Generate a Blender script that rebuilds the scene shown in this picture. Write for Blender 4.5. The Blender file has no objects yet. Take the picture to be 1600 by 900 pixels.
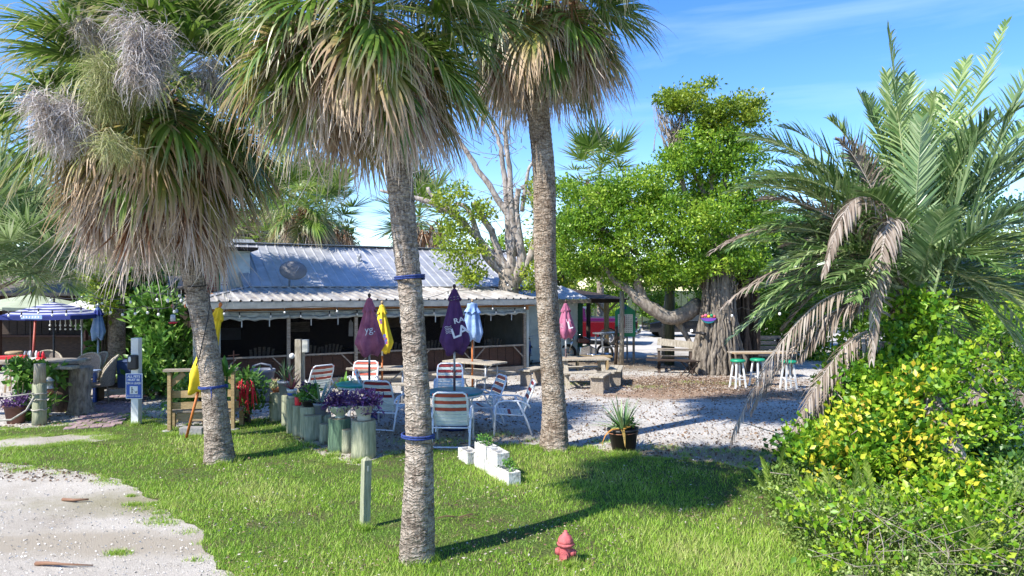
import bpy, math, random
import numpy as np
from mathutils import Vector, Matrix, Euler
random.seed(7); RNG = np.random.default_rng(7)
PI = math.pi; rad = math.radians
S = bpy.context.scene
C = S.collection
# ------------------------------------------------------------------ camera
F, H = 1067.0, 2.7
cam = bpy.data.cameras.new('camera'); cam.lens = 24.0; cam.sensor_width = 36.0
cam.clip_start = 0.1; cam.clip_end = 3000
co = bpy.data.objects.new('camera', cam); C.objects.link(co)
co.location = (0, 0, H); co.rotation_euler = (rad(90), 0, 0)
S.camera = co
# ------------------------------------------------------------------ sky and sun
SUN_EL = rad(46)
TO_SUN = Vector((-0.8*math.cos(SUN_EL), -0.6*math.cos(SUN_EL), math.sin(SUN_EL)))
w = bpy.data.worlds.new('World'); S.world = w; w.use_nodes = True
wn = w.node_tree.nodes; wl = w.node_tree.links
bgn = wn['Background']
sky = wn.new('ShaderNodeTexSky'); sky.sky_type = 'NISHITA'; sky.sun_disc = False
sky.sun_elevation = SUN_EL
sky.sun_rotation = math.atan2(TO_SUN.x, TO_SUN.y)
sky.air_density = 1.0; sky.dust_density = 0.15; sky.ozone_density = 3.2
tc = wn.new('ShaderNodeTexCoord')
mp = wn.new('ShaderNodeMapping'); mp.inputs['Scale'].default_value = (1.1, 1.1, 7.0)
mp.inputs['Rotation'].default_value = (0.0, 0.12, 0.4)
nz = wn.new('ShaderNodeTexNoise'); nz.inputs['Scale'].default_value = 1.7; nz.inputs['Detail'].default_value = 7; nz.inputs['Roughness'].default_value = 0.55
nz.inputs['Distortion'].default_value = 0.4
cr = wn.new('ShaderNodeValToRGB'); cr.color_ramp.elements[0].position = 0.50; cr.color_ramp.elements[1].position = 0.85
cr.color_ramp.elements[1].color = (0.20, 0.20, 0.20, 1)
mx = wn.new('ShaderNodeMix'); mx.data_type = 'RGBA'
mx.inputs[7].default_value = (6.2, 7.0, 8.0, 1)
hs = wn.new('ShaderNodeHueSaturation'); hs.inputs['Saturation'].default_value = 1.30; hs.inputs['Value'].default_value = 0.92; hs.inputs['Hue'].default_value = 0.512
wl.new(tc.outputs['Generated'], mp.inputs['Vector']); wl.new(mp.outputs['Vector'], nz.inputs['Vector'])
wl.new(nz.outputs['Fac'], cr.inputs['Fac']); wl.new(cr.outputs['Color'], mx.inputs['Factor'])
wl.new(sky.outputs['Color'], hs.inputs['Color']); wl.new(hs.outputs['Color'], mx.inputs[6])
wl.new(mx.outputs[2], bgn.inputs['Color'])
bgn.inputs['Strength'].default_value = 0.15
sl = bpy.data.lights.new('sun', 'SUN'); sl.energy = 4.3; sl.angle = rad(0.53); sl.color = (1.0, 0.95, 0.87)
so = bpy.data.objects.new('sun', sl); C.objects.link(so)
so.rotation_euler = TO_SUN.to_track_quat('Z', 'Y').to_euler()
S.view_settings.view_transform = 'Standard'; S.view_settings.look = 'None'
S.view_settings.exposure = 1.1; S.view_settings.gamma = 1.0
S.render.engine = 'CYCLES'
S.cycles.max_bounces = 6; S.cycles.transparent_max_bounces = 8

# ------------------------------------------------------------------ pixels to places
def G(px, py):
    D = F*H/(py-450.0); return ((px-800)/F*D, D)
def W(px, py, D):
    return Vector(((px-800)/F*D, D, H-(py-450)/F*D))
def X(px, D): return (px-800)/F*D
def ZZ(py, D): return H-(py-450)/F*D

# ------------------------------------------------------------------ materials
MATS = {}
def _new(name):
    m = bpy.data.materials.new(name); m.use_nodes = True
    nt = m.node_tree; b = nt.nodes['Principled BSDF']
    return m, nt, b
def mat(name, c1, c2=None, scale=6.0, rough=0.7, metal=0.0, bump=0.15, stretch=(1,1,1), detail=5, spec=0.4, thr=(0.35, 0.65), bscale=None, c3=None, coord='Object'):
    if name in MATS: return MATS[name]
    m, nt, b = _new(name); N = nt.nodes; L = nt.links
    b.inputs['Roughness'].default_value = rough; b.inputs['Metallic'].default_value = metal
    b.inputs['Specular IOR Level'].default_value = spec
    if c2 is None: c2 = tuple(x*0.75 for x in c1)
    t = N.new('ShaderNodeTexCoord'); mpn = N.new('ShaderNodeMapping'); mpn.inputs['Scale'].default_value = stretch
    L.new(t.outputs[coord], mpn.inputs['Vector'])
    n = N.new('ShaderNodeTexNoise'); n.inputs['Scale'].default_value = scale; n.inputs['Detail'].default_value = detail
    n.inputs['Roughness'].default_value = 0.62
    L.new(mpn.outputs['Vector'], n.inputs['Vector'])
    r = N.new('ShaderNodeValToRGB'); r.color_ramp.elements[0].position = thr[0]; r.color_ramp.elements[1].position = thr[1]
    r.color_ramp.elements[0].color = (*c2, 1); r.color_ramp.elements[1].color = (*c1, 1)
    if c3: e = r.color_ramp.elements.new(min(0.95, thr[1]+0.1)); e.color = (*c3, 1)
    L.new(n.outputs['Fac'], r.inputs['Fac'])
    oi = N.new('ShaderNodeObjectInfo'); hv = N.new('ShaderNodeHueSaturation')
    ma = N.new('ShaderNodeMath'); ma.operation = 'MULTIPLY_ADD'; ma.inputs[1].default_value = 0.22; ma.inputs[2].default_value = 0.89
    L.new(oi.outputs['Random'], ma.inputs[0]); L.new(ma.outputs[0], hv.inputs['Value'])
    L.new(r.outputs['Color'], hv.inputs['Color']); L.new(hv.outputs['Color'], b.inputs['Base Color'])
    if bump:
        n2 = N.new('ShaderNodeTexNoise'); n2.inputs['Scale'].default_value = bscale or scale*3; n2.inputs['Detail'].default_value = 4
        L.new(mpn.outputs['Vector'], n2.inputs['Vector'])
        bp = N.new('ShaderNodeBump'); bp.inputs['Strength'].default_value = bump; bp.inputs['Distance'].default_value = 0.02
        L.new(n2.outputs['Fac'], bp.inputs['Height']); L.new(bp.outputs['Normal'], b.inputs['Normal'])
    MATS[name] = m; return m
def leafmat(name, cols, transl=0.35, rough=0.42, tip=None, tipat=0.7):
    """cols: list of colours over the face attribute 'tint'; tip: colour reached along the blade (attribute 'along')"""
    if name in MATS: return MATS[name]
    m, nt, b = _new(name); N = nt.nodes; L = nt.links
    a = N.new('ShaderNodeAttribute'); a.attribute_name = 'tint'
    oi = N.new('ShaderNodeObjectInfo')
    ma = N.new('ShaderNodeMath'); ma.operation = 'MULTIPLY_ADD'; ma.inputs[1].default_value = 0.24; ma.use_clamp = True
    sb = N.new('ShaderNodeMath'); sb.operation = 'SUBTRACT'; sb.inputs[1].default_value = 0.12
    L.new(oi.outputs['Random'], ma.inputs[0]); L.new(a.outputs['Fac'], sb.inputs[0]); L.new(sb.outputs[0], ma.inputs[2])
    r = N.new('ShaderNodeValToRGB')
    n = len(cols)
    for i, c in enumerate(cols):
        if i < 2: e = r.color_ramp.elements[i]; e.position = i/(n-1)
        else: e = r.color_ramp.elements.new(i/(n-1))
        e.color = (*c, 1)
    L.new(ma.outputs[0], r.inputs['Fac'])
    out = r.outputs['Color']
    if tip:
        al = N.new('ShaderNodeAttribute'); al.attribute_name = 'along'
        mr = N.new('ShaderNodeMapRange'); mr.inputs['From Min'].default_value = tipat-0.25; mr.inputs['From Max'].default_value = tipat+0.15
        mx = N.new('ShaderNodeMix'); mx.data_type = 'RGBA'; mx.inputs[7].default_value = (*tip, 1)
        ad = N.new('ShaderNodeMath'); ad.operation = 'ADD'; 
        s2 = N.new('ShaderNodeMath'); s2.operation = 'MULTIPLY_ADD'; s2.inputs[1].default_value = 0.35; s2.inputs[2].default_value = -0.17
        L.new(a.outputs['Fac'], s2.inputs[0]); L.new(s2.outputs[0], ad.inputs[0]); L.new(al.outputs['Fac'], ad.inputs[1])
        L.new(ad.outputs[0], mr.inputs['Value']); L.new(mr.outputs[0], mx.inputs['Factor'])
        L.new(out, mx.inputs[6]); out = mx.outputs[2]
    L.new(out, b.inputs['Base Color']); b.inputs['Roughness'].default_value = rough
    b.inputs['Specular IOR Level'].default_value = 0.45
    if transl > 0:
        tr = N.new('ShaderNodeBsdfTranslucent'); L.new(out, tr.inputs['Color'])
        ms = N.new('ShaderNodeMixShader'); ms.inputs['Fac'].default_value = transl
        L.new(b.outputs[0], ms.inputs[1]); L.new(tr.outputs[0], ms.inputs[2])
        L.new(ms.outputs[0], N['Material Output'].inputs['Surface'])
    MATS[name] = m; return m

wood_grey = mat('weathered_wood', (0.36,0.31,0.25), (0.17,0.14,0.11), scale=3, stretch=(2,14,14), rough=0.85, bump=0.35)
wood_tan = mat('tan_wood', (0.45,0.33,0.20), (0.26,0.18,0.10), scale=3, stretch=(2,14,14), rough=0.8, bump=0.3)
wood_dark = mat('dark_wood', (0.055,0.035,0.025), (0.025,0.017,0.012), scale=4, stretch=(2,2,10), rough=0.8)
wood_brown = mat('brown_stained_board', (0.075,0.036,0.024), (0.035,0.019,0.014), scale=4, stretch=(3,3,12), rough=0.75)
wood_orange = mat('orange_lumber', (0.50,0.25,0.10), (0.30,0.13,0.05), scale=4, stretch=(3,10,10), rough=0.7)
wood_olive = mat('treated_olive_wood', (0.40,0.29,0.15), (0.24,0.17,0.08), scale=3, stretch=(3,12,12), rough=0.85, bump=0.3)
post_wood = mat('bleached_post_wood', (0.50,0.45,0.36), (0.26,0.22,0.16), scale=5, stretch=(9,9,1.2), rough=0.9, bump=0.4)
log_green = mat('greenish_treated_log', (0.40,0.40,0.27), (0.20,0.22,0.14), scale=4, stretch=(7,7,0.9), rough=0.9, bump=0.45, c3=(0.45,0.44,0.33))
log_deep = mat('deep_green_log', (0.12,0.20,0.12), (0.05,0.09,0.06), scale=4, stretch=(7,7,0.9), rough=0.85, bump=0.4)
log_end = mat('log_top', (0.30,0.26,0.17), (0.12,0.10,0.06), scale=14, rough=0.9)
white_paint = mat('white_paint', (0.78,0.79,0.78), (0.60,0.61,0.60), scale=5, rough=0.5, bump=0.08)
fascia_paint = mat('fascia_paint', (0.39,0.40,0.38), (0.25,0.26,0.24), scale=4, rough=0.55, bump=0.08)
clap_paint = mat('pale_clapboard_paint', (0.52,0.58,0.55), (0.38,0.43,0.41), scale=3, rough=0.6, bump=0.05)
green_paint = mat('green_paint', (0.01,0.26,0.12), (0.008,0.18,0.08), scale=5, rough=0.5, bump=0.05)
dkgreen_paint = mat('dark_green_paint', (0.012,0.09,0.05), (0.008,0.06,0.03), scale=5, rough=0.5)
galv = mat('galvanised_metal', (0.50,0.51,0.53), (0.38,0.385,0.40), scale=2.5, rough=0.42, metal=0.35, bump=0.03)
galv_old = mat('weathered_corrugated_metal', (0.46,0.44,0.40), (0.20,0.175,0.15), scale=1.6, stretch=(3,0.7,1), rough=0.6, metal=0.2, bump=0.05, thr=(0.3,0.62))
alu = mat('white_powder_coated_tube', (0.80,0.82,0.85), (0.66,0.68,0.72), scale=8, rough=0.4, bump=0.03)
steel = mat('galvanised_tube', (0.50,0.53,0.56), (0.34,0.36,0.38), scale=8, rough=0.4, metal=0.6, bump=0.05)
chrome = mat('chrome', (0.75,0.75,0.77), (0.6,0.6,0.62), scale=3, rough=0.15, metal=1.0, bump=0)
black_plastic = mat('black_plastic', (0.025,0.025,0.028), (0.015,0.015,0.017), scale=8, rough=0.5, bump=0.05)
rubber = mat('tyre_rubber', (0.02,0.02,0.02), (0.012,0.012,0.012), scale=20, rough=0.9)
dish_grey = mat('dish_grey', (0.20,0.195,0.19), (0.15,0.145,0.14), scale=4, rough=0.6, bump=0.02)
brick_red = mat('red_brick', (0.34,0.10,0.07), (0.24,0.07,0.05), scale=9, rough=0.9, bump=0.2)
mortar = mat('mortar', (0.40,0.32,0.28), (0.28,0.23,0.2), scale=9, rough=0.95)
concrete = mat('white_concrete_block', (0.62,0.61,0.57), (0.30,0.28,0.23), scale=7, rough=0.95, bump=0.5, thr=(0.3,0.48))
concrete_grey = mat('grey_concrete', (0.34,0.33,0.31), (0.22,0.21,0.2), scale=9, rough=0.95, bump=0.4)
terracotta = mat('terracotta', (0.50,0.19,0.09), (0.36,0.13,0.07), scale=8, rough=0.85)
soil = mat('potting_soil', (0.05,0.035,0.025), (0.02,0.015,0.01), scale=30, rough=1.0, bump=0.6)
rope_blue = mat('blue_rope', (0.03,0.06,0.24), (0.015,0.03,0.12), scale=40, rough=0.85, bump=0.5)
rope_tan = mat('tan_rope', (0.46,0.43,0.38), (0.30,0.28,0.24), scale=40, rough=0.9, bump=0.5)
red_paint = mat('faded_red_paint', (0.52,0.13,0.13), (0.33,0.07,0.07), scale=16, rough=0.75, c3=(0.62,0.34,0.32), bump=0.3)
glass_dark = mat('dark_glass', (0.012,0.014,0.018), (0.01,0.012,0.015), scale=1, rough=0.06, bump=0, spec=0.6)
bulb_mat = mat('white_bulb_glass', (0.85,0.85,0.82), (0.75,0.75,0.72), scale=3, rough=0.15, bump=0)
purple_cloth = mat('purple_canvas', (0.095,0.035,0.13), (0.065,0.022,0.09), scale=5, rough=0.85, bump=0.1)
maroon_cloth = mat('maroon_canvas', (0.46,0.15,0.21), (0.15,0.03,0.08), scale=2.2, rough=0.85, bump=0.1)
pink_cloth = mat('faded_maroon_canvas', (0.40,0.13,0.21), (0.25,0.07,0.13), scale=3, rough=0.85, bump=0.1)
yellow_cloth = mat('yellow_canvas', (0.82,0.60,0.03), (0.62,0.42,0.02), scale=4, rough=0.8, bump=0.1)
blue_cloth = mat('pale_blue_canvas', (0.32,0.45,0.66), (0.12,0.22,0.46), scale=3.5, rough=0.85, bump=0.1)
sage_cloth = mat('sage_canvas', (0.42,0.47,0.33), (0.33,0.37,0.26), scale=3, rough=0.85)
white_cloth = mat('white_canvas', (0.80,0.80,0.76), (0.68,0.68,0.66), scale=3, rough=0.85)
navy_cloth = mat('navy_canvas', (0.02,0.035,0.20), (0.015,0.025,0.13), scale=3, rough=0.85)
pole_brown = mat('brown_pole', (0.07,0.035,0.03), (0.04,0.02,0.02), scale=8, rough=0.5)
pole_orange = mat('orange_varnished_pole', (0.62,0.20,0.05), (0.48,0.14,0.035), scale=8, rough=0.5)
maroon_strap = mat('maroon_vinyl', (0.27,0.03,0.03), (0.20,0.02,0.025), scale=8, rough=0.55, bump=0.05)
rust_strap = mat('rust_red_vinyl', (0.42,0.09,0.05), (0.32,0.06,0.04), scale=8, rough=0.55, bump=0.05)
white_strap = mat('pale_vinyl', (0.66,0.72,0.66), (0.54,0.60,0.55), scale=8, rough=0.5, bump=0.05)
teal_plastic = mat('teal_plastic', (0.02,0.21,0.24), (0.015,0.15,0.18), scale=5, rough=0.35, bump=0.04)
green_plastic = mat('green_plastic', (0.02,0.36,0.27), (0.015,0.26,0.2), scale=5, rough=0.35, bump=0.04)
seat_green = mat('green_vinyl_seat', (0.015,0.30,0.15), (0.01,0.2,0.1), scale=5, rough=0.4, bump=0.04)
grey_plastic = mat('blue_grey_plastic', (0.17,0.19,0.24), (0.12,0.14,0.18), scale=5, rough=0.5, bump=0.05)
pot_grey = mat('grey_blue_pot', (0.24,0.28,0.34), (0.17,0.2,0.25), scale=6, rough=0.6, bump=0.05)
blue_paint = mat('blue_paint', (0.03,0.10,0.42), (0.02,0.07,0.32), scale=5, rough=0.5, bump=0.03)
truck_red = mat('dark_red_car_paint', (0.085,0.003,0.006), (0.075,0.003,0.005), scale=2, rough=0.15, bump=0, spec=0.7)  # red darkened in place of tree shade over the pickup
truck_purple = mat('purple_red_car_paint', (0.06,0.008,0.06), (0.05,0.006,0.05), scale=2, rough=0.15, bump=0, spec=0.7)
bark_grey = mat('grey_bark', (0.38,0.33,0.27), (0.16,0.13,0.10), scale=5, stretch=(3,3,0.8), rough=0.95, bump=0.7)
bark_ficus = mat('ficus_root_bark', (0.30,0.26,0.21), (0.08,0.065,0.05), scale=5, stretch=(4,4,0.5), rough=0.95, bump=0.8)
bark_dead = mat('bleached_dead_wood', (0.46,0.42,0.38), (0.17,0.135,0.11), scale=4, stretch=(3,3,0.8), rough=0.95, bump=0.6)
bark_brown = mat('dark_brown_bark', (0.12,0.085,0.06), (0.05,0.035,0.025), scale=6, stretch=(3,3,1), rough=0.95, bump=0.7)
clear_curtain = mat('rolled_vinyl_curtain', (0.42,0.46,0.44), (0.22,0.25,0.25), scale=4, stretch=(1,6,6), rough=0.3, bump=0.3)

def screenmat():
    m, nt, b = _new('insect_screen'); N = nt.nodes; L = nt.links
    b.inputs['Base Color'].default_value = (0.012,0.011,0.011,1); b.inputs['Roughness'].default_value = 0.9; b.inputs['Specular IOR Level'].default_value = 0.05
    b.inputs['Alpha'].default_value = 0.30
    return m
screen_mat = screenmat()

# palm bark: rows of broken leaf scars
def palmbark(name, cols):
    m, nt, b = _new(name); N = nt.nodes; L = nt.links
    t = N.new('ShaderNodeTexCoord')
    wv = N.new('ShaderNodeMapping'); wv.inputs['Scale'].default_value = (9,9,52)
    n1 = N.new('ShaderNodeTexVoronoi'); n1.feature = 'F1'; n1.inputs['Scale'].default_value = 1.0; n1.inputs['Randomness'].default_value = 0.9
    n2 = N.new('ShaderNodeTexNoise'); n2.inputs['Scale'].default_value = 3.2; n2.inputs['Detail'].default_value = 8; n2.inputs['Roughness'].default_value=0.7
    m3 = N.new('ShaderNodeMapping'); m3.inputs['Scale'].default_value = (45,45,18)
    n3 = N.new('ShaderNodeTexNoise'); n3.inputs['Scale'].default_value = 1.0; n3.inputs['Detail'].default_value = 4
    n4 = N.new('ShaderNodeTexNoise'); n4.inputs['Scale'].default_value = 14; n4.inputs['Detail'].default_value = 5
    dv = N.new('ShaderNodeMix'); dv.data_type='RGBA'; dv.inputs['Factor'].default_value = 0.10
    L.new(t.outputs['Object'], n4.inputs['Vector'])
    L.new(t.outputs['Object'], dv.inputs[6]); L.new(n4.outputs['Color'], dv.inputs[7]); L.new(dv.outputs[2], wv.inputs['Vector'])
    L.new(wv.outputs[0], n1.inputs['Vector']); L.new(t.outputs['Object'], n2.inputs['Vector'])
    L.new(t.outputs['Object'], m3.inputs['Vector']); L.new(m3.outputs[0], n3.inputs['Vector'])
    r = N.new('ShaderNodeValToRGB'); r.color_ramp.elements[0].position = 0.38; r.color_ramp.elements[0].color = (*cols[0],1)
    r.color_ramp.elements[1].position = 0.62; r.color_ramp.elements[1].color = (*cols[2],1)
    e = r.color_ramp.elements.new(0.5); e.color = (*cols[1],1)
    mxn = N.new('ShaderNodeMath'); mxn.operation='MULTIPLY_ADD'; mxn.inputs[1].default_value = 0.45
    sc = N.new('ShaderNodeMath'); sc.operation='MULTIPLY'; sc.inputs[1].default_value=0.55
    L.new(n2.outputs['Fac'], sc.inputs[0]); L.new(n3.outputs['Fac'], mxn.inputs[0]); L.new(sc.outputs[0], mxn.inputs[2])
    L.new(mxn.outputs[0], r.inputs['Fac'])
    dk = N.new('ShaderNodeMapRange'); dk.inputs['From Min'].default_value=0.35; dk.inputs['From Max'].default_value=0.85; dk.inputs['To Min'].default_value=1; dk.inputs['To Max'].default_value=0.45
    L.new(n1.outputs['Distance'], dk.inputs['Value'])
    mu = N.new('ShaderNodeMix'); mu.data_type='RGBA'; mu.blend_type='MULTIPLY'; mu.inputs['Factor'].default_value=1
    L.new(r.outputs['Color'], mu.inputs[6]); L.new(dk.outputs[0], mu.inputs[7]); L.new(mu.outputs[2], b.inputs['Base Color'])
    bp = N.new('ShaderNodeBump'); bp.inputs['Strength'].default_value=1.0; bp.inputs['Distance'].default_value=0.03; bp.invert=True
    ad = N.new('ShaderNodeMath'); ad.operation='MULTIPLY_ADD'; ad.inputs[1].default_value=-0.5
    L.new(n3.outputs['Fac'], ad.inputs[0]); L.new(n1.outputs['Distance'], ad.inputs[2])
    L.new(ad.outputs[0], bp.inputs['Height']); L.new(bp.outputs['Normal'], b.inputs['Normal'])
    b.inputs['Roughness'].default_value=0.95; b.inputs['Specular IOR Level'].default_value=0.1
    return m
bark_palm = palmbark('palm_trunk_bark', [(0.15,0.115,0.09),(0.36,0.30,0.24),(0.52,0.46,0.39)])
bark_palm2 = palmbark('brown_palm_trunk_bark', [(0.14,0.095,0.065),(0.35,0.28,0.215),(0.54,0.475,0.40)])

# ------------------------------------------------------------------ mesh helpers
class MB:
    def __init__(s): s.v = []; s.f = []; s.sm = []
    def add(s, vs, fs, smooth=False):
        o = len(s.v); s.v += [tuple(p) for p in vs]
        for f in fs: s.f.append(tuple(i+o for i in f)); s.sm.append(smooth)
        return s
    def box(s, c, d, rz=0.0, M=None):
        x, y, z = d[0]/2, d[1]/2, d[2]/2
        vs = [Vector((a*x, b*y, q*z)) for a in (-1,1) for b in (-1,1) for q in (-1,1)]
        if M is None: M = Matrix.Rotation(rz, 3, 'Z')
        vs = [M @ v + Vector(c) for v in vs]
        return s.add(vs, [(0,1,3,2),(4,6,7,5),(0,4,5,1),(2,3,7,6),(0,2,6,4),(1,5,7,3)])
    def beam(s, p0, p1, a, b=None, up=(0,0,1)):
        """rectangular bar from p0 to p1, width a across, height b"""
        b = b or a; p0 = Vector(p0); p1 = Vector(p1); d = p1-p0; L = d.length
        z = d.normalized(); u = Vector(up)
        if abs(z.dot(u)) > 0.98: u = Vector((1,0,0))
        x = u.cross(z).normalized(); y = z.cross(x)
        M = Matrix((x, y, z)).transposed()
        return s.box((p0+p1)/2, (a, b, L), M=M)
    def tube(s, pts, r, n=8, cap=True, smooth=True, closed=False):
        pts = [Vector(p) for p in pts]; m = len(pts)
        rs = r if isinstance(r, (list, tuple, np.ndarray)) else [r]*m
        ref = None; rings = []
        for i, p in enumerate(pts):
            if closed: t = pts[(i+1) % m]-pts[i-1]
            else: t = pts[min(i+1, m-1)]-pts[max(i-1, 0)]
            t.normalize()
            if ref is None:
                ref = Vector((0,0,1)) if abs(t.z) < 0.9 else Vector((1,0,0))
            x = (ref - t*ref.dot(t)).normalized(); ref = x; y = t.cross(x)
            rings.append([p + (x*math.cos(2*PI*k/n)+y*math.sin(2*PI*k/n))*rs[i] for k in range(n)])
        vs = [q for g in rings for q in g]; fs = []
        for i in range(m if closed else m-1):
            j = (i+1) % m
            for k in range(n): fs.append((i*n+k, i*n+(k+1)%n, j*n+(k+1)%n, j*n+k))
        s.add(vs, fs, smooth)
        if cap and not closed:
            o = len(s.v)-len(vs)
            s.f.append(tuple(o+k for k in reversed(range(n)))); s.sm.append(False)
            s.f.append(tuple(o+(m-1)*n+k for k in range(n))); s.sm.append(False)
        return s
    def lathe(s, prof, c=(0,0,0), n=20, smooth=True, rf=None):
        vs = []; 
        for (r, z) in prof:
            for k in range(n):
                a = 2*PI*k/n; q = r*(rf(a, z) if rf else 1)
                vs.append((c[0]+q*math.cos(a), c[1]+q*math.sin(a), c[2]+z))
        fs = [(i*n+k, i*n+(k+1)%n, (i+1)*n+(k+1)%n, (i+1)*n+k) for i in range(len(prof)-1) for k in range(n)]
        s.add(vs, fs, smooth)
        o = len(s.v)-len(vs)
        if prof[0][0] > 1e-4: s.f.append(tuple(o+k for k in reversed(range(n)))); s.sm.append(False)
        if prof[-1][0] > 1e-4: s.f.append(tuple(o+(len(prof)-1)*n+k for k in range(n))); s.sm.append(False)
        return s
    def sphere(s, c, r, n=12, m=8, sc=(1,1,1)):
        prof = [(max(1e-5, math.sin(PI*i/m)), -math.cos(PI*i/m)) for i in range(m+1)]
        vs = []
        for (q, z) in prof:
            for k in range(n):
                a = 2*PI*k/n; vs.append((c[0]+q*math.cos(a)*r*sc[0], c[1]+q*math.sin(a)*r*sc[1], c[2]+z*r*sc[2]))
        fs = [(i*n+k, i*n+(k+1)%n, (i+1)*n+(k+1)%n, (i+1)*n+k) for i in range(m) for k in range(n)]
        return s.add(vs, fs, True)
    def prism(s, poly, d, axis='y', c=(0,0,0)):
        """poly in the two other axes, extruded d along axis, centred"""
        n = len(poly); vs = []
        for e in (-d/2, d/2):
            for (a, b) in poly:
                vs.append({'y': (a, e, b), 'x': (e, a, b), 'z': (a, b, e)}[axis])
        vs = [(v[0]+c[0], v[1]+c[1], v[2]+c[2]) for v in vs]
        fs = [tuple(range(n)), tuple(reversed(range(n, 2*n)))]+[(i, i+n, (i+1)%n+n, (i+1)%n) for i in range(n)]
        return s.add(vs, fs)
    def build(s, name, m, parent=None, bevel=0.0, loc=None, **kw):
        me = bpy.data.meshes.new(name); me.from_pydata(s.v, [], s.f); 
        me.polygons.foreach_set('use_smooth', s.sm); me.update()
        return link(name, me, m, parent, bevel, loc, **kw)
def link(name, me, m, parent=None, bevel=0.0, loc=None, label=None, kind=None):
    if m is not None and not me.materials: me.materials.append(m)
    o = bpy.data.objects.new(name, me); C.objects.link(o)
    if parent: o.parent = parent
    if loc is not None: o.location = loc
    if bevel:
        b = o.modifiers.new('bevel', 'BEVEL'); b.width = bevel; b.segments = 2; b.limit_method = 'ANGLE'
    if label: o['label'] = label
    if kind: o['kind'] = kind
    return o
def tag(o, label, cat, group=None):
    o['label'] = label; o['category'] = cat
    if group: o['group'] = group
    return o
def thing(name, label, cat, loc=(0,0,0), rz=0.0, group=None):
    o = bpy.data.objects.new(name, None); C.objects.link(o); o.empty_display_size = 0.2
    o.location = loc; o.rotation_euler = (0, 0, rz)
    return tag(o, label, cat, group)
def struct(o): o['kind'] = 'structure'; return o
def dup(root, loc=None, rz=None, label=None, scale=None, group=None):
    r = root.copy(); C.objects.link(r)
    if loc is not None: r.location = loc
    if rz is not None: r.rotation_euler = (root.rotation_euler[0], root.rotation_euler[1], rz)
    if label: r['label'] = label
    if group: r['group'] = group
    if scale: r.scale = scale if isinstance(scale, tuple) else (scale,)*3
    def rec(a, b):
        for ch in a.children:
            c = ch.copy(); C.objects.link(c); c.parent = b; rec(ch, c)
    rec(root, r); return r
def fast(name, V, Fc, tint=None, along=None, smooth=False):
    """V (n,3) float, Fc (m,k) int"""
    me = bpy.data.meshes.new(name); V = np.ascontiguousarray(V, dtype=np.float32); Fc = np.ascontiguousarray(Fc, dtype=np.int32)
    m, k = Fc.shape
    me.vertices.add(len(V)); me.vertices.foreach_set('co', V.ravel())
    me.loops.add(m*k); me.loops.foreach_set('vertex_index', Fc.ravel())
    me.polygons.add(m); me.polygons.foreach_set('loop_start', np.arange(0, m*k, k, dtype=np.int32))
    try: me.polygons.foreach_set('loop_total', np.full(m, k, dtype=np.int32))
    except Exception: pass
    me.update(calc_edges=True)
    if smooth: me.polygons.foreach_set('use_smooth', np.ones(m, dtype=bool))
    if tint is not None:
        a = me.attributes.new('tint', 'FLOAT', 'FACE'); a.data.foreach_set('value', np.ascontiguousarray(tint, dtype=np.float32))
    if along is not None:
        a = me.attributes.new('along', 'FLOAT', 'POINT'); a.data.foreach_set('value', np.ascontiguousarray(along, dtype=np.float32))
    return me
def nrm(a): return a/np.maximum(np.linalg.norm(a, axis=-1, keepdims=True), 1e-9)
def leaves(P, Dr, size, tint, wid=0.5, fold=0.25):
    """rhomb leaves folded along the midrib. P,Dr (n,3); size (n,), tint (n,)"""
    n = len(P); Dr = nrm(Dr)
    R = nrm(RNG.normal(size=(n,3))); Sd = nrm(np.cross(Dr, R)); Nn = np.cross(Dr, Sd)
    # let faces look up more than down
    fl = np.where(Nn[:,2:3] < 0, -1, 1); Nn = Nn*fl
    s = size[:,None]
    a = P; t = P+Dr*s; mid = P+Dr*s*0.48
    l = mid+Sd*s*wid*0.5+Nn*s*fold*0.3; r = mid-Sd*s*wid*0.5+Nn*s*fold*0.3
    V = np.stack([a, l, t, r], 1).reshape(-1,3)
    b = np.arange(n)[:,None]*4
    Fc = np.concatenate([b+np.array([[0,1,2]]), b+np.array([[0,2,3]])], 1).reshape(-1,3)
    return V, Fc, np.repeat(tint, 2)
def puffs(blobs, k=7, f=.42):
    out = []
    for bl in blobs:
        c, r, n = Vector(bl[0]), bl[1], bl[2]; t = bl[3] if len(bl) > 3 else 0.0
        kk = max(3, int(k*(n/300)**.5))
        for i in range(kk):
            d = Vector(RNG.normal(size=3)); d.normalize(); q = random.uniform(.45, .95)
            s = random.uniform(.65, 1.25)*f
            out.append((c+Vector((d.x*r[0]*q, d.y*r[1]*q, d.z*r[2]*q)), (r[0]*s, r[1]*s*1.1, r[2]*s*.8), max(3, int(n/kk*s/f)), t+random.uniform(-.24,.18)))
    return out
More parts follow.
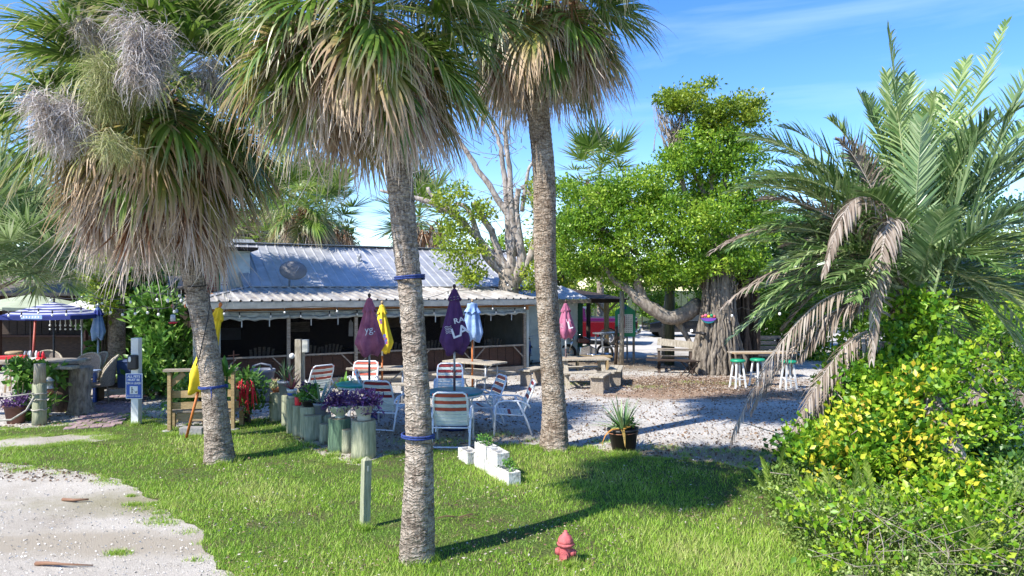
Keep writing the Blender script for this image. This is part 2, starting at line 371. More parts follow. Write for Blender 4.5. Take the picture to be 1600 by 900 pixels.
def crown(name, m, blobs, leaf=0.1, per=9, parent=None, dens=1.0, wid=0.5, spread=0.16, up=0.35, tb=(0.0,1.0), shell=0.6, kind=None, label=None, puff=False):
    """blobs: (centre, radii, number of clumps[, tint offset]). clumps of leaves fill each blob, thicker near the surface"""
    VV=[];FF=[];TT=[];off=0
    if puff: blobs = puffs(blobs, *((puff,) if puff is not True else ()))
    for bl in blobs:
        c, r, n = bl[:3]; toff = bl[3] if len(bl) > 3 else 0.0
        n = int(n*dens); d = nrm(RNG.normal(size=(n,3)))
        ph = RNG.uniform(0, 6.28, 6)
        lump = 1+0.16*np.sin(d[:,0]*5+ph[0])*np.sin(d[:,1]*4+ph[1])+0.14*np.sin(d[:,2]*7+ph[2]+d[:,0]*3)+0.08*np.sin(d[:,0]*13+d[:,2]*11+ph[3])
        q = (shell+(1-shell)*RNG.random(n)**0.7)*lump
        cc = np.array(c)[None]+d*np.array(r)[None]*q[:,None]
        cc[:,2] = np.maximum(cc[:,2], 0.05)
        ct = RNG.random(n)*0.45
        k = per
        P = np.repeat(cc, k, 0)+RNG.normal(size=(n*k,3))*spread*np.array([1,1,0.6])
        Dr = nrm(np.repeat(d, k, 0)*0.7+RNG.normal(size=(n*k,3))*0.8+np.array([0,0,up]))
        sz = leaf*RNG.uniform(0.6, 1.3, n*k)
        ti = np.clip(tb[0]+(tb[1]-tb[0])*(np.repeat(ct, k)+RNG.random(n*k)*0.55)+toff, 0, 1)
        V, Fc, T = leaves(P, Dr, sz, ti, wid)
        VV.append(V); FF.append(Fc+off); TT.append(T); off += len(V)
    me = fast(name, np.concatenate(VV), np.concatenate(FF), np.concatenate(TT))
    return link(name, me, m, parent, label=label, kind=kind)
def inpoly(x, y, poly):
    ins = np.zeros(len(x), bool); n = len(poly)
    for i in range(n):
        x0, y0 = poly[i]; x1, y1 = poly[(i+1) % n]
        c = ((y0 > y) != (y1 > y)) & (x < (x1-x0)*(y-y0)/(y1-y0+1e-12)+x0); ins ^= c
    return ins

# ------------------------------------------------------------------ ground
def groundmat(name, cols, sc1=1.2, sc2=45, bump=0.6, patches=None, dark=0.5):
    m, nt, b = _new(name); N = nt.nodes; L = nt.links
    t = N.new('ShaderNodeTexCoord')
    def noise(s, d=6, r=0.6):
        n = N.new('ShaderNodeTexNoise'); n.inputs['Scale'].default_value = s; n.inputs['Detail'].default_value = d; n.inputs['Roughness'].default_value = r
        L.new(t.outputs['Object'], n.inputs['Vector']); return n
    n1 = noise(sc1); n2 = noise(sc2, 3, 0.7)
    r = N.new('ShaderNodeValToRGB'); k = len(cols)
    for i, c in enumerate(cols):
        p = 0.3+0.4*i/(k-1)
        if i < 2: e = r.color_ramp.elements[i]; e.position = p
        else: e = r.color_ramp.elements.new(p)
        e.color = (*c, 1)
    L.new(n1.outputs['Fac'], r.inputs['Fac'])
    v = N.new('ShaderNodeTexVoronoi'); v.inputs['Scale'].default_value = sc2; L.new(t.outputs['Object'], v.inputs['Vector'])
    mr = N.new('ShaderNodeMapRange'); mr.inputs['From Min'].default_value = 0.3; mr.inputs['From Max'].default_value = 0.7; mr.inputs['To Min'].default_value = dark; mr.inputs['To Max'].default_value = 1.15
    L.new(n2.outputs['Fac'], mr.inputs['Value'])
    mu = N.new('ShaderNodeMix'); mu.data_type = 'RGBA'; mu.blend_type = 'MULTIPLY'; mu.inputs['Factor'].default_value = 1.0
    L.new(r.outputs['Color'], mu.inputs[6]); L.new(mr.outputs[0], mu.inputs[7])
    out = mu.outputs[2]
    for (cx, cy, rx, ry, col, soft) in (patches or []):
        mp_ = N.new('ShaderNodeMapping'); mp_.inputs['Location'].default_value = (-cx/rx, -cy/ry, 0); mp_.inputs['Scale'].default_value = (1/rx, 1/ry, 0)
        L.new(t.outputs['Object'], mp_.inputs['Vector'])
        ln = N.new('ShaderNodeVectorMath'); ln.operation = 'LENGTH'; L.new(mp_.outputs[0], ln.inputs[0])
        nn = noise(2.2, 7, 0.75)
        ad = N.new('ShaderNodeMath'); ad.operation = 'MULTIPLY_ADD'; ad.inputs[1].default_value = 1.8; L.new(nn.outputs['Fac'], ad.inputs[0]); L.new(ln.outputs['Value'], ad.inputs[2])
        rr = N.new('ShaderNodeMapRange'); rr.inputs['From Min'].default_value = 1.9-soft; rr.inputs['From Max'].default_value = 1.9+soft; rr.inputs['To Min'].default_value = 0.85; rr.inputs['To Max'].default_value = 0
        L.new(ad.outputs[0], rr.inputs['Value'])
        m2 = N.new('ShaderNodeMix'); m2.data_type = 'RGBA'; m2.inputs[7].default_value = (*col, 1)
        L.new(rr.outputs[0], m2.inputs['Factor']); L.new(out, m2.inputs[6]); out = m2.outputs[2]
    L.new(out, b.inputs['Base Color']); b.inputs['Roughness'].default_value = 0.95; b.inputs['Specular IOR Level'].default_value = 0.15
    ad2 = N.new('ShaderNodeMath'); ad2.operation = 'MULTIPLY_ADD'; ad2.inputs[1].default_value = 0.6
    L.new(n2.outputs['Fac'], ad2.inputs[0]); L.new(v.outputs['Distance'], ad2.inputs[2])
    bp = N.new('ShaderNodeBump'); bp.inputs['Strength'].default_value = bump; bp.inputs['Distance'].default_value = 0.02
    L.new(ad2.outputs[0], bp.inputs['Height']); L.new(bp.outputs['Normal'], b.inputs['Normal'])
    return m
fc = G(1090, 600)
shell_mat = groundmat('crushed_shell', [(0.36,0.32,0.265),(0.49,0.46,0.415),(0.585,0.56,0.515)], 0.8, 22, 0.8,
    patches=[(fc[0]-0.3, fc[1]+0.4, 2.8, 1.3, (0.27,0.18,0.12), 0.4), (5.0, 17.4, 3.0, 1.0, (0.24,0.15,0.09), 0.25),
             (X(1010,24), 24.5, 3.5, 2.2, (0.16,0.12,0.08), 0.3), (3.2, 11.0, 3.4, 0.6, (0.28,0.22,0.13), 0.3), (-1.8, 12.2, 2.0, 1.2, (0.25,0.2,0.13), 0.4)], dark=0.55)
drive_mat = groundmat('gravel_mix', [(0.36,0.32,0.265),(0.49,0.45,0.39),(0.57,0.53,0.47)], 0.7, 95, 0.45, dark=0.5,
    patches=[(-4.6,7.2,2.2,.35,(0.30,0.26,0.20),.4),(-6.0,6.0,2.6,.3,(0.32,0.28,0.22),.4),(-3.6,8.6,2.2,.5,(0.22,0.20,0.12),.4)])
road_mat = groundmat('pale_road_surface', [(0.38,0.36,0.33),(0.45,0.435,0.41),(0.48,0.465,0.44)], 0.4, 20, 0.2, dark=0.85)
turf_mat = groundmat('turf_soil', [(0.10,0.085,0.045),(0.09,0.12,0.03),(0.075,0.14,0.022)], 3.0, 30, 0.9, dark=0.6)
def sheet(name, pts, z, m, jag=0.0, step=0.12):
    P = []
    for i in range(len(pts)):
        a = Vector((*pts[i], 0)); b = Vector((*pts[(i+1) % len(pts)], 0)); L = (b-a).length
        n = max(1, int(L/step)) if jag else 1; nn = Vector((-(b-a).y, (b-a).x, 0)).normalized()
        for k in range(n):
            q = a.lerp(b, k/n)
            if jag and n > 1: q = q+nn*(random.uniform(-1,1)*jag+math.sin(q.x*3.1+q.y*1.7)*jag*0.8+math.sin(q.x*7.3-q.y*5.1)*jag*0.4)
            P.append((q.x, q.y, z))
    mb = MB(); mb.add(P, [tuple(range(len(P)))]); return struct(mb.build(name, m)), P
struct(MB().add([(-400,-60,0),(400,-60,0),(400,700,0),(-400,700,0)], [(0,1,2,3)]).build('ground', shell_mat))
# far street beyond the yard
rdp = [(2.5,29.5),(60,34),(200,60),(200,75),(60,47),(6,42.5),(-6,42),(-6,29)]
sheet('road', rdp, 0.006, road_mat)
lawn_px = [(-160,668),(0,672),(60,668),(130,664),(200,648),(262,668),(330,668),(400,655),(432,655),(470,700),(520,716),(556,727),(600,712),(660,703),(720,705),(800,694),(900,697),(1000,714),(1100,722),(1190,736),(1260,760)]
lawn = [G(*p) for p in lawn_px]+[(6.5,9.5),(9,7),(9,1.2),(-1.4,1.2)]+[G(*p) for p in [(372,915),(330,870),(318,830),(270,800),(215,768),(150,742),(80,730),(-10,722),(-160,712)]]
_, lawn_edge = sheet('lawn', lawn, 0.008, turf_mat, jag=0.05)
lawn2 = [(p[0], p[1]) for p in lawn_edge]
drive = [G(*p) for p in [(372,915),(330,870),(318,830),(270,800),(215,768),(150,742),(80,730),(-10,722),(-160,712)]]
drive = [(x+0.12, y+0.1) for x, y in drive]+[(-16,8.5),(-16,-6),(-1.0,-6),(-1.25,1.2)]
sheet('gravel_driveway', drive, 0.004, drive_mat)
# sandy wheel track across the left of the lawn
sandy = [G(*p) for p in [(-80,706),(20,702),(90,696),(160,688),(172,682),(140,678),(60,682),(0,686),(-80,690)]]
sheet('sandy_track', sandy, 0.013, drive_mat, jag=0.09)

far_mat = groundmat('far_undergrowth', [(0.04,0.05,0.02),(0.06,0.08,0.025),(0.09,0.09,0.04)], 0.5, 8, 0.8)
sheet('far_ground', [(-400,36),(-7,36),(-5.5,45),(2,49),(26,52.5),(58,60),(58,74),(200,82),(400,82),(400,690),(-400,690)], 0.010, far_mat)
# grass blades
grass_mat = leafmat('grass_blade', [(0.11,0.23,0.02),(0.20,0.38,0.03),(0.34,0.52,0.055),(0.54,0.53,0.20)], transl=0.35, rough=0.5)
def grow(name, poly, N, hmin, hmax, wid, m, dmin=2.0, excl=None, tall=None, zone=None):
    xs = [p[0] for p in poly]; ys = [p[1] for p in poly]
    x = RNG.uniform(min(xs), max(xs), N*6); 
    y = 1/RNG.uniform(1/max(ys), 1/max(dmin, min(ys)), N*6)      # denser close by
    ok = inpoly(x, y, poly)&(np.abs(x/y) < 0.9)
    if excl: ok &= ~(inpoly(x, y, excl)&(RNG.random(N*6) < .45+.5*(np.sin(x*5+y*9)+np.sin(x*11-y*7) > -.3)))
    bare = np.sin(x*2.3+1.7*np.sin(y*1.9))+np.sin(y*2.7+1.3*np.sin(x*1.1+2)); ok &= ~((bare > 1.45)&(RNG.random(N*6) < .72))
    lo = np.sin(x*1.3+y*0.7)+np.sin(x*0.5-y*1.9+1)+np.sin(x*3.7+y*2.9)*0.6+np.sin(x*8.1-y*6.3)*0.35
    ok &= RNG.random(N*6) < (0.80+0.18*np.clip(lo,-1,1))
    x = x[ok][:N]; y = y[ok][:N]; lo = lo[ok][:N]; n = len(x)
    h = RNG.uniform(hmin, hmax, n)*(1+0.18*lo)
    a = RNG.uniform(0, 2*PI, n); le = RNG.uniform(0.1, 0.9, n)*h; b = RNG.uniform(0, 2*PI, n)
    wd = wid*RNG.uniform(0.7, 1.3, n)*(0.6+0.055*y)
    P0 = np.stack([x-np.cos(a)*wd, y-np.sin(a)*wd, np.full(n, .006)], 1); P1 = np.stack([x+np.cos(a)*wd, y+np.sin(a)*wd, np.full(n, .006)], 1)
    T = np.stack([x+np.cos(b)*le, y+np.sin(b)*le, h], 1)
    V = np.stack([P0, P1, T], 1).reshape(-1,3); Fc = np.arange(n*3).reshape(-1,3)
    ti = np.clip(0.32+RNG.random(n)*0.42+0.12*lo-0.05, 0, 1); dead = RNG.random(n) < (0.05+0.10*(np.sin(x*1.9-y*1.1)+np.sin(y*3.1+x*.6) > .9)); ti[dead] = 0.97
    return link(name, fast(name, V, Fc, ti), m, kind='stuff')
grow('grass', lawn2, 330000, 0.025, 0.07, 0.0042, grass_mat, excl=sandy)
# sparse tufts where the lawn thins into gravel and shell
def tufts(name, spots, m):
    VV=[];TT=[]
    for (cx, cy, r, n, hh) in spots:
        g = RNG.normal(size=(n,2))*r*0.5
        k = len(g); x = cx+g[:,0]; y = cy+g[:,1]*0.6; a = RNG.uniform(0,2*PI,k); h = RNG.uniform(0.4,1,k)*hh; wd = 0.005
        b = RNG.uniform(0,2*PI,k); le = h*RNG.uniform(.2,1,k)
        V = np.stack([np.stack([x-np.cos(a)*wd,y-np.sin(a)*wd,np.zeros(k)],1), np.stack([x+np.cos(a)*wd,y+np.sin(a)*wd,np.zeros(k)],1), np.stack([x+np.cos(b)*le,y+np.sin(b)*le,h],1)],1)
        VV.append(V.reshape(-1,3)); TT.append(RNG.uniform(.2,1,k))
    V = np.concatenate(VV); return link(name, fast(name, V, np.arange(len(V)).reshape(-1,3), np.concatenate(TT)), m, kind='stuff')
ts = []
for i in range(520):
    p = random.choice(lawn_edge); ts.append((p[0]+random.gauss(0,.16), p[1]+random.gauss(0,.16), random.uniform(.05,.24), random.randint(30,170), 0.05))
for px, py, r in [(800,762,.1),(210,790,.1),(185,866,.1),(420,890,.2),(490,730,.2),(700,690,.35),(770,680,.3),(640,690,.3),(1040,700,.3),(1120,705,.35),(1180,710,.3),(950,690,.3),(240,640,.35),(270,650,.3),(140,645,.3),(900,600,.5),(1080,598,.4),(1140,600,.4),(1010,605,.4)]:
    x, y = G(px, py); ts.append((x, y, r*1.3, 260, 0.06))
for px, py, r in [(630,872,.09),(650,884,.12),(672,876,.10),(320,722,.1),(345,728,.12),(366,722,.1),(848,704,.1),(870,710,.13),(886,704,.1),(562,826,.05),(572,830,.06),(880,888,.07),(893,888,.06),(735,722,.1),(765,738,.12),(795,758,.13),(815,752,.1),(975,714,.12),(990,712,.1),(960,712,.1),(560,724,.14),(520,714,.12),(480,698,.12),(440,672,.12),(270,682,.08),(365,680,.08),(210,666,.08)]:
    x, y = G(px, py); ts.append((x, y, r*1.1, 200, 0.12))
for i in range(110):
    k_ = random.randrange(len(sandy)); a_, b_ = Vector(sandy[k_]), Vector(sandy[(k_+1)%len(sandy)]); q_ = a_.lerp(b_, random.random()); ts.append((q_.x+random.gauss(0,.12), q_.y+random.gauss(0,.06), random.uniform(.08,.25), 130, .05))
tufts('grass_tuft_scatter', ts, grass_mat)
# chips of shell, twigs and dry leaves on the ground
def litter(name, n, area, size, m, flat=0.25, seed=1):
    x = RNG.uniform(area[0], area[1], n); y = 1/RNG.uniform(1/area[3], 1/area[2], n)
    ok = ~inpoly(x, y, lawn)
    x = x[ok]; y = y[ok]; n = len(x)
    Dr = nrm(np.stack([RNG.normal(size=n), RNG.normal(size=n), RNG.normal(size=n)*flat], 1))
    V, Fc, T = leaves(np.stack([x, y, RNG.uniform(.006,.02,n)], 1), Dr, size*RNG.uniform(.5,1.4,n), RNG.random(n), 0.6, 0.8)
    return link(name, fast(name, V, Fc, T), m, kind='stuff')
litter_mat = leafmat('dry_leaf', [(0.09,0.05,0.03),(0.20,0.12,0.07),(0.30,0.22,0.15),(0.5,0.46,0.4)], transl=0.1, rough=0.8)
shellchip = leafmat('shell_chip', [(0.25,0.22,0.18),(0.55,0.52,0.46),(0.72,0.70,0.66),(0.8,0.78,0.75)], transl=0.0, rough=0.8)
litter('dry_leaf_litter', 21000, (-10,9,9.5,26), 0.05, litter_mat)
litter('shell_chips', 30000, (-13,9,5.0,24), 0.022, shellchip)
mulchx = [(fc[0]+random.gauss(0,1.6), fc[1]+random.gauss(0,.9)) for i in range(6000)]
V, Fc, T = leaves(np.array([(a, b, .012) for a, b in mulchx]), nrm(RNG.normal(size=(6000,3))*np.array([1,1,.2])), RNG.uniform(.03,.08,6000), RNG.random(6000)*.8, 0.5, 0.8)
link('mulch', fast('mulch', V, Fc, T), litter_mat, kind='stuff')
xs_ = RNG.uniform(-7,5,9000); ys_ = 1/RNG.uniform(1/13,1/6,9000); ok_ = inpoly(xs_, ys_, lawn2)&(np.sin(xs_*2.1+ys_)+np.sin(ys_*2.9-xs_) > .1); xs_, ys_ = xs_[ok_][:2600], ys_[ok_][:2600]; n_ = len(xs_)
V, Fc, T = leaves(np.stack([xs_, ys_, RNG.uniform(.03,.06,n_)],1), nrm(RNG.normal(size=(n_,3))*np.array([1,1,.25])), RNG.uniform(.015,.045,n_), RNG.random(n_), 0.45, 0.6)
link('lawn_litter', fast('lawn_litter', V, Fc, T), litter_mat, kind='stuff')
# two fallen brown strips of frond on the gravel
for pts, lb in [([(56,884),(75,886),(100,888),(145,887)], 'curved brown dry frond stalk lying nearest on the gravel'), ([(98,783),(115,786),(138,785)], 'short thin brown dry stalk farther back on the gravel')]:
    q = [Vector((*G(*p), 0.02+0.02*math.sin(i))) for i, p in enumerate(pts)]
    mb = MB(); mb.tube(q, [0.022, 0.018, 0.012, 0.006][:len(q)], 6)
    tag(mb.build('dry_stalk', mat('dry_stalk', (0.26,0.14,0.08), (0.18,0.09,0.05))), lb, 'dead frond', 'dry stalks on the gravel')
for px, py, n_ in [(715,815,14)]:
    mb = MB(); cx, cy = G(px, py)
    for k in range(n_):
        a = random.uniform(-0.6, 0.6)+ (PI if k % 2 else 0); l = random.uniform(.15,.3)
        mb.tube([(cx, cy, .05), (cx+math.cos(a)*l*.6, cy+math.sin(a)*l*.6, .07), (cx+math.cos(a)*l, cy+math.sin(a)*l, .05)], 0.003, 4)
    tag(mb.build('dead_twig', litter_mat, kind='stuff'), 'small tangle of bare pale twigs lying in the lawn right of the middle palm', 'twigs')
# ================================================================== fan palms
live_mat = leafmat('palm_leaf', [(0.035,0.085,0.012),(0.10,0.19,0.025),(0.22,0.33,0.055),(0.42,0.48,0.16)], transl=0.35, rough=0.38, tip=(0.48,0.40,0.25), tipat=0.86)
old_mat = leafmat('yellowing_palm_leaf', [(0.10,0.16,0.03),(0.22,0.26,0.05),(0.36,0.31,0.08),(0.42,0.34,0.14)], transl=0.35, rough=0.5, tip=(0.52,0.37,0.23), tipat=0.62)
dead_mat = leafmat('dead_palm_leaf', [(0.13,0.05,0.02),(0.36,0.18,0.09),(0.54,0.41,0.29),(0.70,0.61,0.52)], transl=0.25, rough=0.7, tip=(0.62,0.53,0.45), tipat=0.55)
silver_mat = leafmat('silvery_palm_leaf', [(0.14,0.23,0.07),(0.24,0.34,0.13),(0.36,0.46,0.23),(0.52,0.58,0.38)], transl=0.35, rough=0.38, tip=(0.46,0.45,0.30), tipat=0.95)
seed_mat = leafmat('seed_stalk', [(0.26,0.20,0.16),(0.42,0.36,0.32),(0.56,0.51,0.48),(0.70,0.66,0.63)], transl=0.15, rough=0.8)
seedgreen_mat = leafmat('young_seed_stalk', [(0.16,0.20,0.05),(0.28,0.31,0.10),(0.42,0.42,0.2),(0.45,0.4,0.25)], transl=0.2, rough=0.7)
def fan_mesh(name, elev, droop, pet=0.8, L=1.0, nl=46, span=105, seed=0, curl=0.25, fold=1.0, seg=6, wmul=1.0):
    rg = np.random.default_rng(seed)
    e = rad(elev); f = np.array([math.cos(e), 0, math.sin(e)]); side = np.array([0,1.0,0]); up = np.cross(f, side)*-1
    if up[2] < 0: up = -up
    V=[];Fc=[];T=[];A=[]
    # petiole: a flat strip bending down
    ps = []; p = np.zeros(3); d = f.copy()
    for i in range(6):
        ps.append(p.copy()); p = p+d*pet/5; d = nrm(d+np.array([0,0,-0.05*droop]))
    Hs = ps[-1]; f2 = nrm(ps[-1]-ps[-2]); up2 = np.cross(side, f2); up2 = up2 if up2[2]*1 > -9 else -up2
    for w0, ax in ((0.017, side), (0.012, up)):
        o = len(V)
        for i, q in enumerate(ps): V += [q-ax*w0*(1.3-.1*i), q+ax*w0*(1.3-.1*i)]; A += [0,0]
        for i in range(5): Fc.append((o+2*i, o+2*i+1, o+2*i+3, o+2*i+2)); T.append(0.75)
    for i in range(nl):
        a = rad(-span+2*span*i/(nl-1)+rg.normal()*1.5)
        k = 1-abs(a)/rad(span)
        base = Hs+f2*0.28*L*k**0.6+np.array([0,0,-0.10*k*k*L])*min(1.5, droop)
        d = f2*math.cos(a)+side*math.sin(a)+up2*(-0.35*fold*(1-k)+rg.normal()*0.10)
        d = nrm(d); ll = L*(0.55+0.45*k)*rg.uniform(0.85,1.05)
        sd = nrm(np.cross(d, up2)); p = base; o = len(V); dr = droop*rg.uniform(0.6,1.5)
        ts = rg.uniform(0,1); cx = rg.normal()*curl
        for j in range(seg+1):
            t = j/seg
            w = wmul*(0.010+0.030*min(t,0.36)/0.36*L)*(1 if t < .36 else max(0.10, (1-(t-.36)/.64)**.9))*0.5
            V += [p-sd*w, p+sd*w]; A += [t,t]
            d = nrm(d+np.array([0,0,-1.0])*dr*(0.05+0.75*t**1.6)/seg*2.2+sd*cx*t/seg*2)
            p = p+d*ll/seg
        for j in range(seg): Fc.append((o+2*j, o+2*j+1, o+2*j+3, o+2*j+2)); T.append(min(1,max(0,.15+.7*ts)))
    return fast(name, np.array(V), np.array(Fc), np.array(T), np.array(A))
def dead_mesh(name, seed, L=1.0, nl=42, pet=0.45, splay=0.35):
    """a dead fan folded against the trunk, leaflets hanging"""
    rg = np.random.default_rng(seed); V=[];Fc=[];T=[];A=[]
    ps = [np.array([0,0,0.0]), np.array([.2*pet/.45,0,.05]), np.array([.36*pet/.45,0,-.04]), np.array([.42*pet/.45,0,-.2])]
    for ax in (np.array([0,1.,0]), np.array([.7,0,.7])):
        o = len(V)
        for q in ps: V += [q-ax*.016, q+ax*.016]; A += [0,0]
        for i in range(3): Fc.append((o+2*i,o+2*i+1,o+2*i+3,o+2*i+2)); T.append(.45)
    for i in range(nl):
        a = rg.uniform(-1,1); p = ps[-1]+np.array([rg.normal()*.03, a*.07, rg.uniform(-.1,.12)])
        d = nrm(np.array([rg.normal()*.28*splay/.35+.12, a*splay*1.2+rg.normal()*.1, -1+rg.uniform(0,.35)])); ll = L*rg.uniform(.6,1.05)
        sd = nrm(np.cross(d, rg.normal(size=3))); o = len(V); cx = rg.normal(size=3)*.5; ts = rg.uniform(0,1)
        for j in range(6):
            t = j/5; w = .013*(1.1-t)
            V += [p-sd*w, p+sd*w]; A += [t,t]
            d = nrm(d+cx*.16*(t+.3)+np.array([0,0,-.16])); p = p+d*ll/5; sd = nrm(sd+rg.normal(size=3)*.12)
        for j in range(5): Fc.append((o+2*j,o+2*j+1,o+2*j+3,o+2*j+2)); T.append(ts)
    return fast(name, np.array(V), np.array(Fc), np.array(T), np.array(A))
FAN = {}
for e, dr in ((80,.5),(55,.95),(35,1.5),(15,2.2),(-8,3.0),(-30,3.4)):
    FAN[e] = [fan_mesh('frond', e, dr*1.15, seed=int(e)*7+k+500, nl=58, curl=.4, seg=7) for k in range(4)]
FAND = [dead_mesh('dead_frond', 50+k) for k in range(6)]
STIFF = {e: [fan_mesh('frond', e, .25 if e > 0 else .6, seed=e*3+k+900, nl=44, pet=.8, L=1.0, wmul=1.35, curl=.08, fold=.6, span=115) for k in range(2)] for e in (75,45,20,-5,-30)}
LOW = {e: [fan_mesh('frond', e, .10, seed=e*3+k+1500, nl=22, seg=3, pet=.8, L=1.0, curl=.1, wmul=1.9) for k in range(2)] for e in (75,45,15,-15,-40)}
def uselib(lib, m):
    for v in (lib.values() if isinstance(lib, dict) else [lib]):
        for me in v:
            if not me.materials: me.materials.append(m)
def withmat(me, m, cache={}):
    k = (me.name, m.name)
    if k not in cache: c = me.copy(); c.materials.clear(); c.materials.append(m); cache[k] = c
    return cache[k]
def put(name, me, parent, loc, az, sc, roll=0.0, tilt=0.0, label=None):
    o = bpy.data.objects.new(name, me); C.objects.link(o); o.parent = parent
    o.location = loc; o.rotation_euler = (roll, tilt, az); o.scale = (sc,)*3 if not isinstance(sc, tuple) else sc
    if label: o['label'] = label
    return o
def trunk(parent, pts, rads, m, n=28, step=0.03, ridge=0.012, name='trunk'):
    """tapered trunk with uneven leaf-scar rings"""
    P = [Vector(p) for p in pts]; out=[];rr=[]
    L = sum((P[i+1]-P[i]).length for i in range(len(P)-1)); N_ = int(L/step)
    # catmull-rom through the points
    def cat(t):
        u = t*(len(P)-1); i = min(int(u), len(P)-2); f = u-i
        p0 = P[max(i-1,0)]; p1 = P[i]; p2 = P[i+1]; p3 = P[min(i+2,len(P)-1)]
        q = 0.5*((2*p1)+(p2-p0)*f+(2*p0-5*p1+4*p2-p3)*f*f+(3*p1-p0-3*p2+p3)*f**3)
        return q, rads[i]*(1-f)+rads[i+1]*f
    ring = [cat(k/N_) for k in range(N_+1)]
    V=[];Fc=[]
    ph = [random.uniform(0,6.28) for _ in range(8)]
    for k, (q, r) in enumerate(ring):
        for j in range(n):
            a = 2*PI*j/n; z = q.z
            saw = ((z*11+0.35*math.sin(a*2+ph[0])+0.25*math.sin(a*5+z*2+ph[1])) % 1.0)
            r2 = r*(1+0.05*math.sin(a*2+ph[2]+z*1.3)+0.03*math.sin(a*3+ph[3]-z*2))+ridge*(1-saw)+random.uniform(-.2,.2)*ridge
            V.append((q.x+r2*math.cos(a), q.y+r2*math.sin(a), q.z))
    for k in range(len(ring)-1):
        for j in range(n): Fc.append((k*n+j, k*n+(j+1)%n, (k+1)*n+(j+1)%n, (k+1)*n+j))
    return link(name, fast('trunk', np.array(V), np.array(Fc), smooth=True), m, parent)
def palm(name, label, base, pts, rads, C0, sc, nlive=56, ndead=34, bark=None, group=None, lib=None, lmat=None, deadz=(-0.55,-0.05), dsc=1.0, dead=True, emax=80, dr=0.13, shaft=True, bias=None, elo=-38):
    base = Vector((*base, 0)); lib = lib or FAN; lmat = lmat or live_mat
    t = thing(name, label, 'palm tree', base, 0, group)
    if pts: trunk(t, [Vector(p)-base for p in pts], rads, bark or bark_palm)
    c = Vector(C0)-base
    ks = sorted(lib.keys(), reverse=True)
    ga = 2.39996
    for i in range(nlive):
        u = (i+.5)/nlive; e = emax-u**0.85*(emax-elo)
        key = min(ks, key=lambda q: abs(q-e)); me = random.choice(lib[key])
        mm = lmat if (e > -5 or random.random() < .25 or lib is not FAN) else old_mat
        o = put('frond', withmat(me, mm), t, c+Vector((0,0,.25*sc*(1-u))), i*ga+random.uniform(-.2,.2), sc*(1.04-.16*u)*random.uniform(.85,1.1), roll=random.uniform(-.35,.35), tilt=rad(key-e)*.7)
    if dead:
        for i in range(ndead):
            a = i*ga+random.uniform(-.3,.3); z = random.uniform(*deadz)*sc
            s = dsc*sc*random.uniform(.8,1.15)
            put('dead_frond', withmat(random.choice(FAND), dead_mat), t, c+Vector((math.cos(a)*dr*sc, math.sin(a)*dr*sc, z)), a, s, roll=random.uniform(-.12,.12), tilt=random.uniform(-.22,.15))
    if shaft:
        mb = MB()
        for i in range(46):       # old leaf bases crossing around the top of the trunk
            a = i*ga; z0 = -.75+.7*i/46; r = .15*sc
            p0 = c+Vector((math.cos(a)*r*.8, math.sin(a)*r*.8, z0*sc)); p1 = c+Vector((math.cos(a+.35)*r*1.6, math.sin(a+.35)*r*1.6, (z0+.22)*sc))
            mb.tube([p0, p1], [.035*sc,.018*sc], 5)
        mb.build('leaf_base', mat('leaf_base_fibre', (0.24,0.12,0.05), (0.10,0.05,0.03), scale=20, stretch=(1,1,.4), rough=.95, bump=.6), t)
    return t, c
def threads(name, parent, c, R, n, m, kind='droop', w=0.006, L=0.5, seg=4):
    """a cluster of thin crossing stalks filling an ellipsoid"""
    K_ = max(5, n//110); cs = RNG.normal(size=(K_,3))*.42; cs[:,2] = cs[:,2]*.8+.2; ci = RNG.integers(0, K_, n)
    P = np.array(c)[None]+(cs[ci]+RNG.normal(size=(n,3))*.16)*np.array(R)[None]
    D = nrm(RNG.normal(size=(n,3))*.9+cs[ci]*.9+np.array([0,0,-.55])); Sd = nrm(np.cross(D, RNG.normal(size=(n,3))))
    V=[];Fc=[]
    ll = L*RNG.uniform(.5,1.1,n)
    rows=[]
    for j in range(seg+1):
        ww = w*(1-.6*j/seg); rows += [P-Sd*ww, P+Sd*ww]
        D = nrm(D+RNG.normal(size=(n,3))*.38+np.array([0,0,-.40])); P = P+D*(ll/seg)[:,None]
    V = np.stack(rows, 1).reshape(-1,3); b = np.arange(n)[:,None]*(2*(seg+1))
    Fc = np.concatenate([b+np.array([[2*j,2*j+1,2*j+3,2*j+2]]) for j in range(seg)], 1).reshape(-1,4)
    return link(name, fast(name, V, Fc, np.repeat(RNG.random(n), seg)), m, parent)
def rope(parent, c, r, name='rope', turns=2, m=None, tilt=.1, knot=True):
    mb = MB(); pts=[]
    for i in range(turns*28+1):
        a = 2*PI*i/28; pts.append((c[0]+r*math.cos(a), c[1]+r*math.sin(a), c[2]+.012*i/28*1.6+math.cos(a)*tilt*r))
    mb.tube(pts, .011, 6)
    if knot:
        mb.sphere((c[0]+.3*r, c[1]-r*1.02, c[2]+.01), .022, 8, 6)
        mb.tube([(c[0]+.3*r, c[1]-r*1.03, c[2]), (c[0]+.36*r, c[1]-r*1.1, c[2]-.09), (c[0]+.3*r, c[1]-r*1.1, c[2]-.16)], .007, 5)
    return mb.build(name, m or rope_blue)

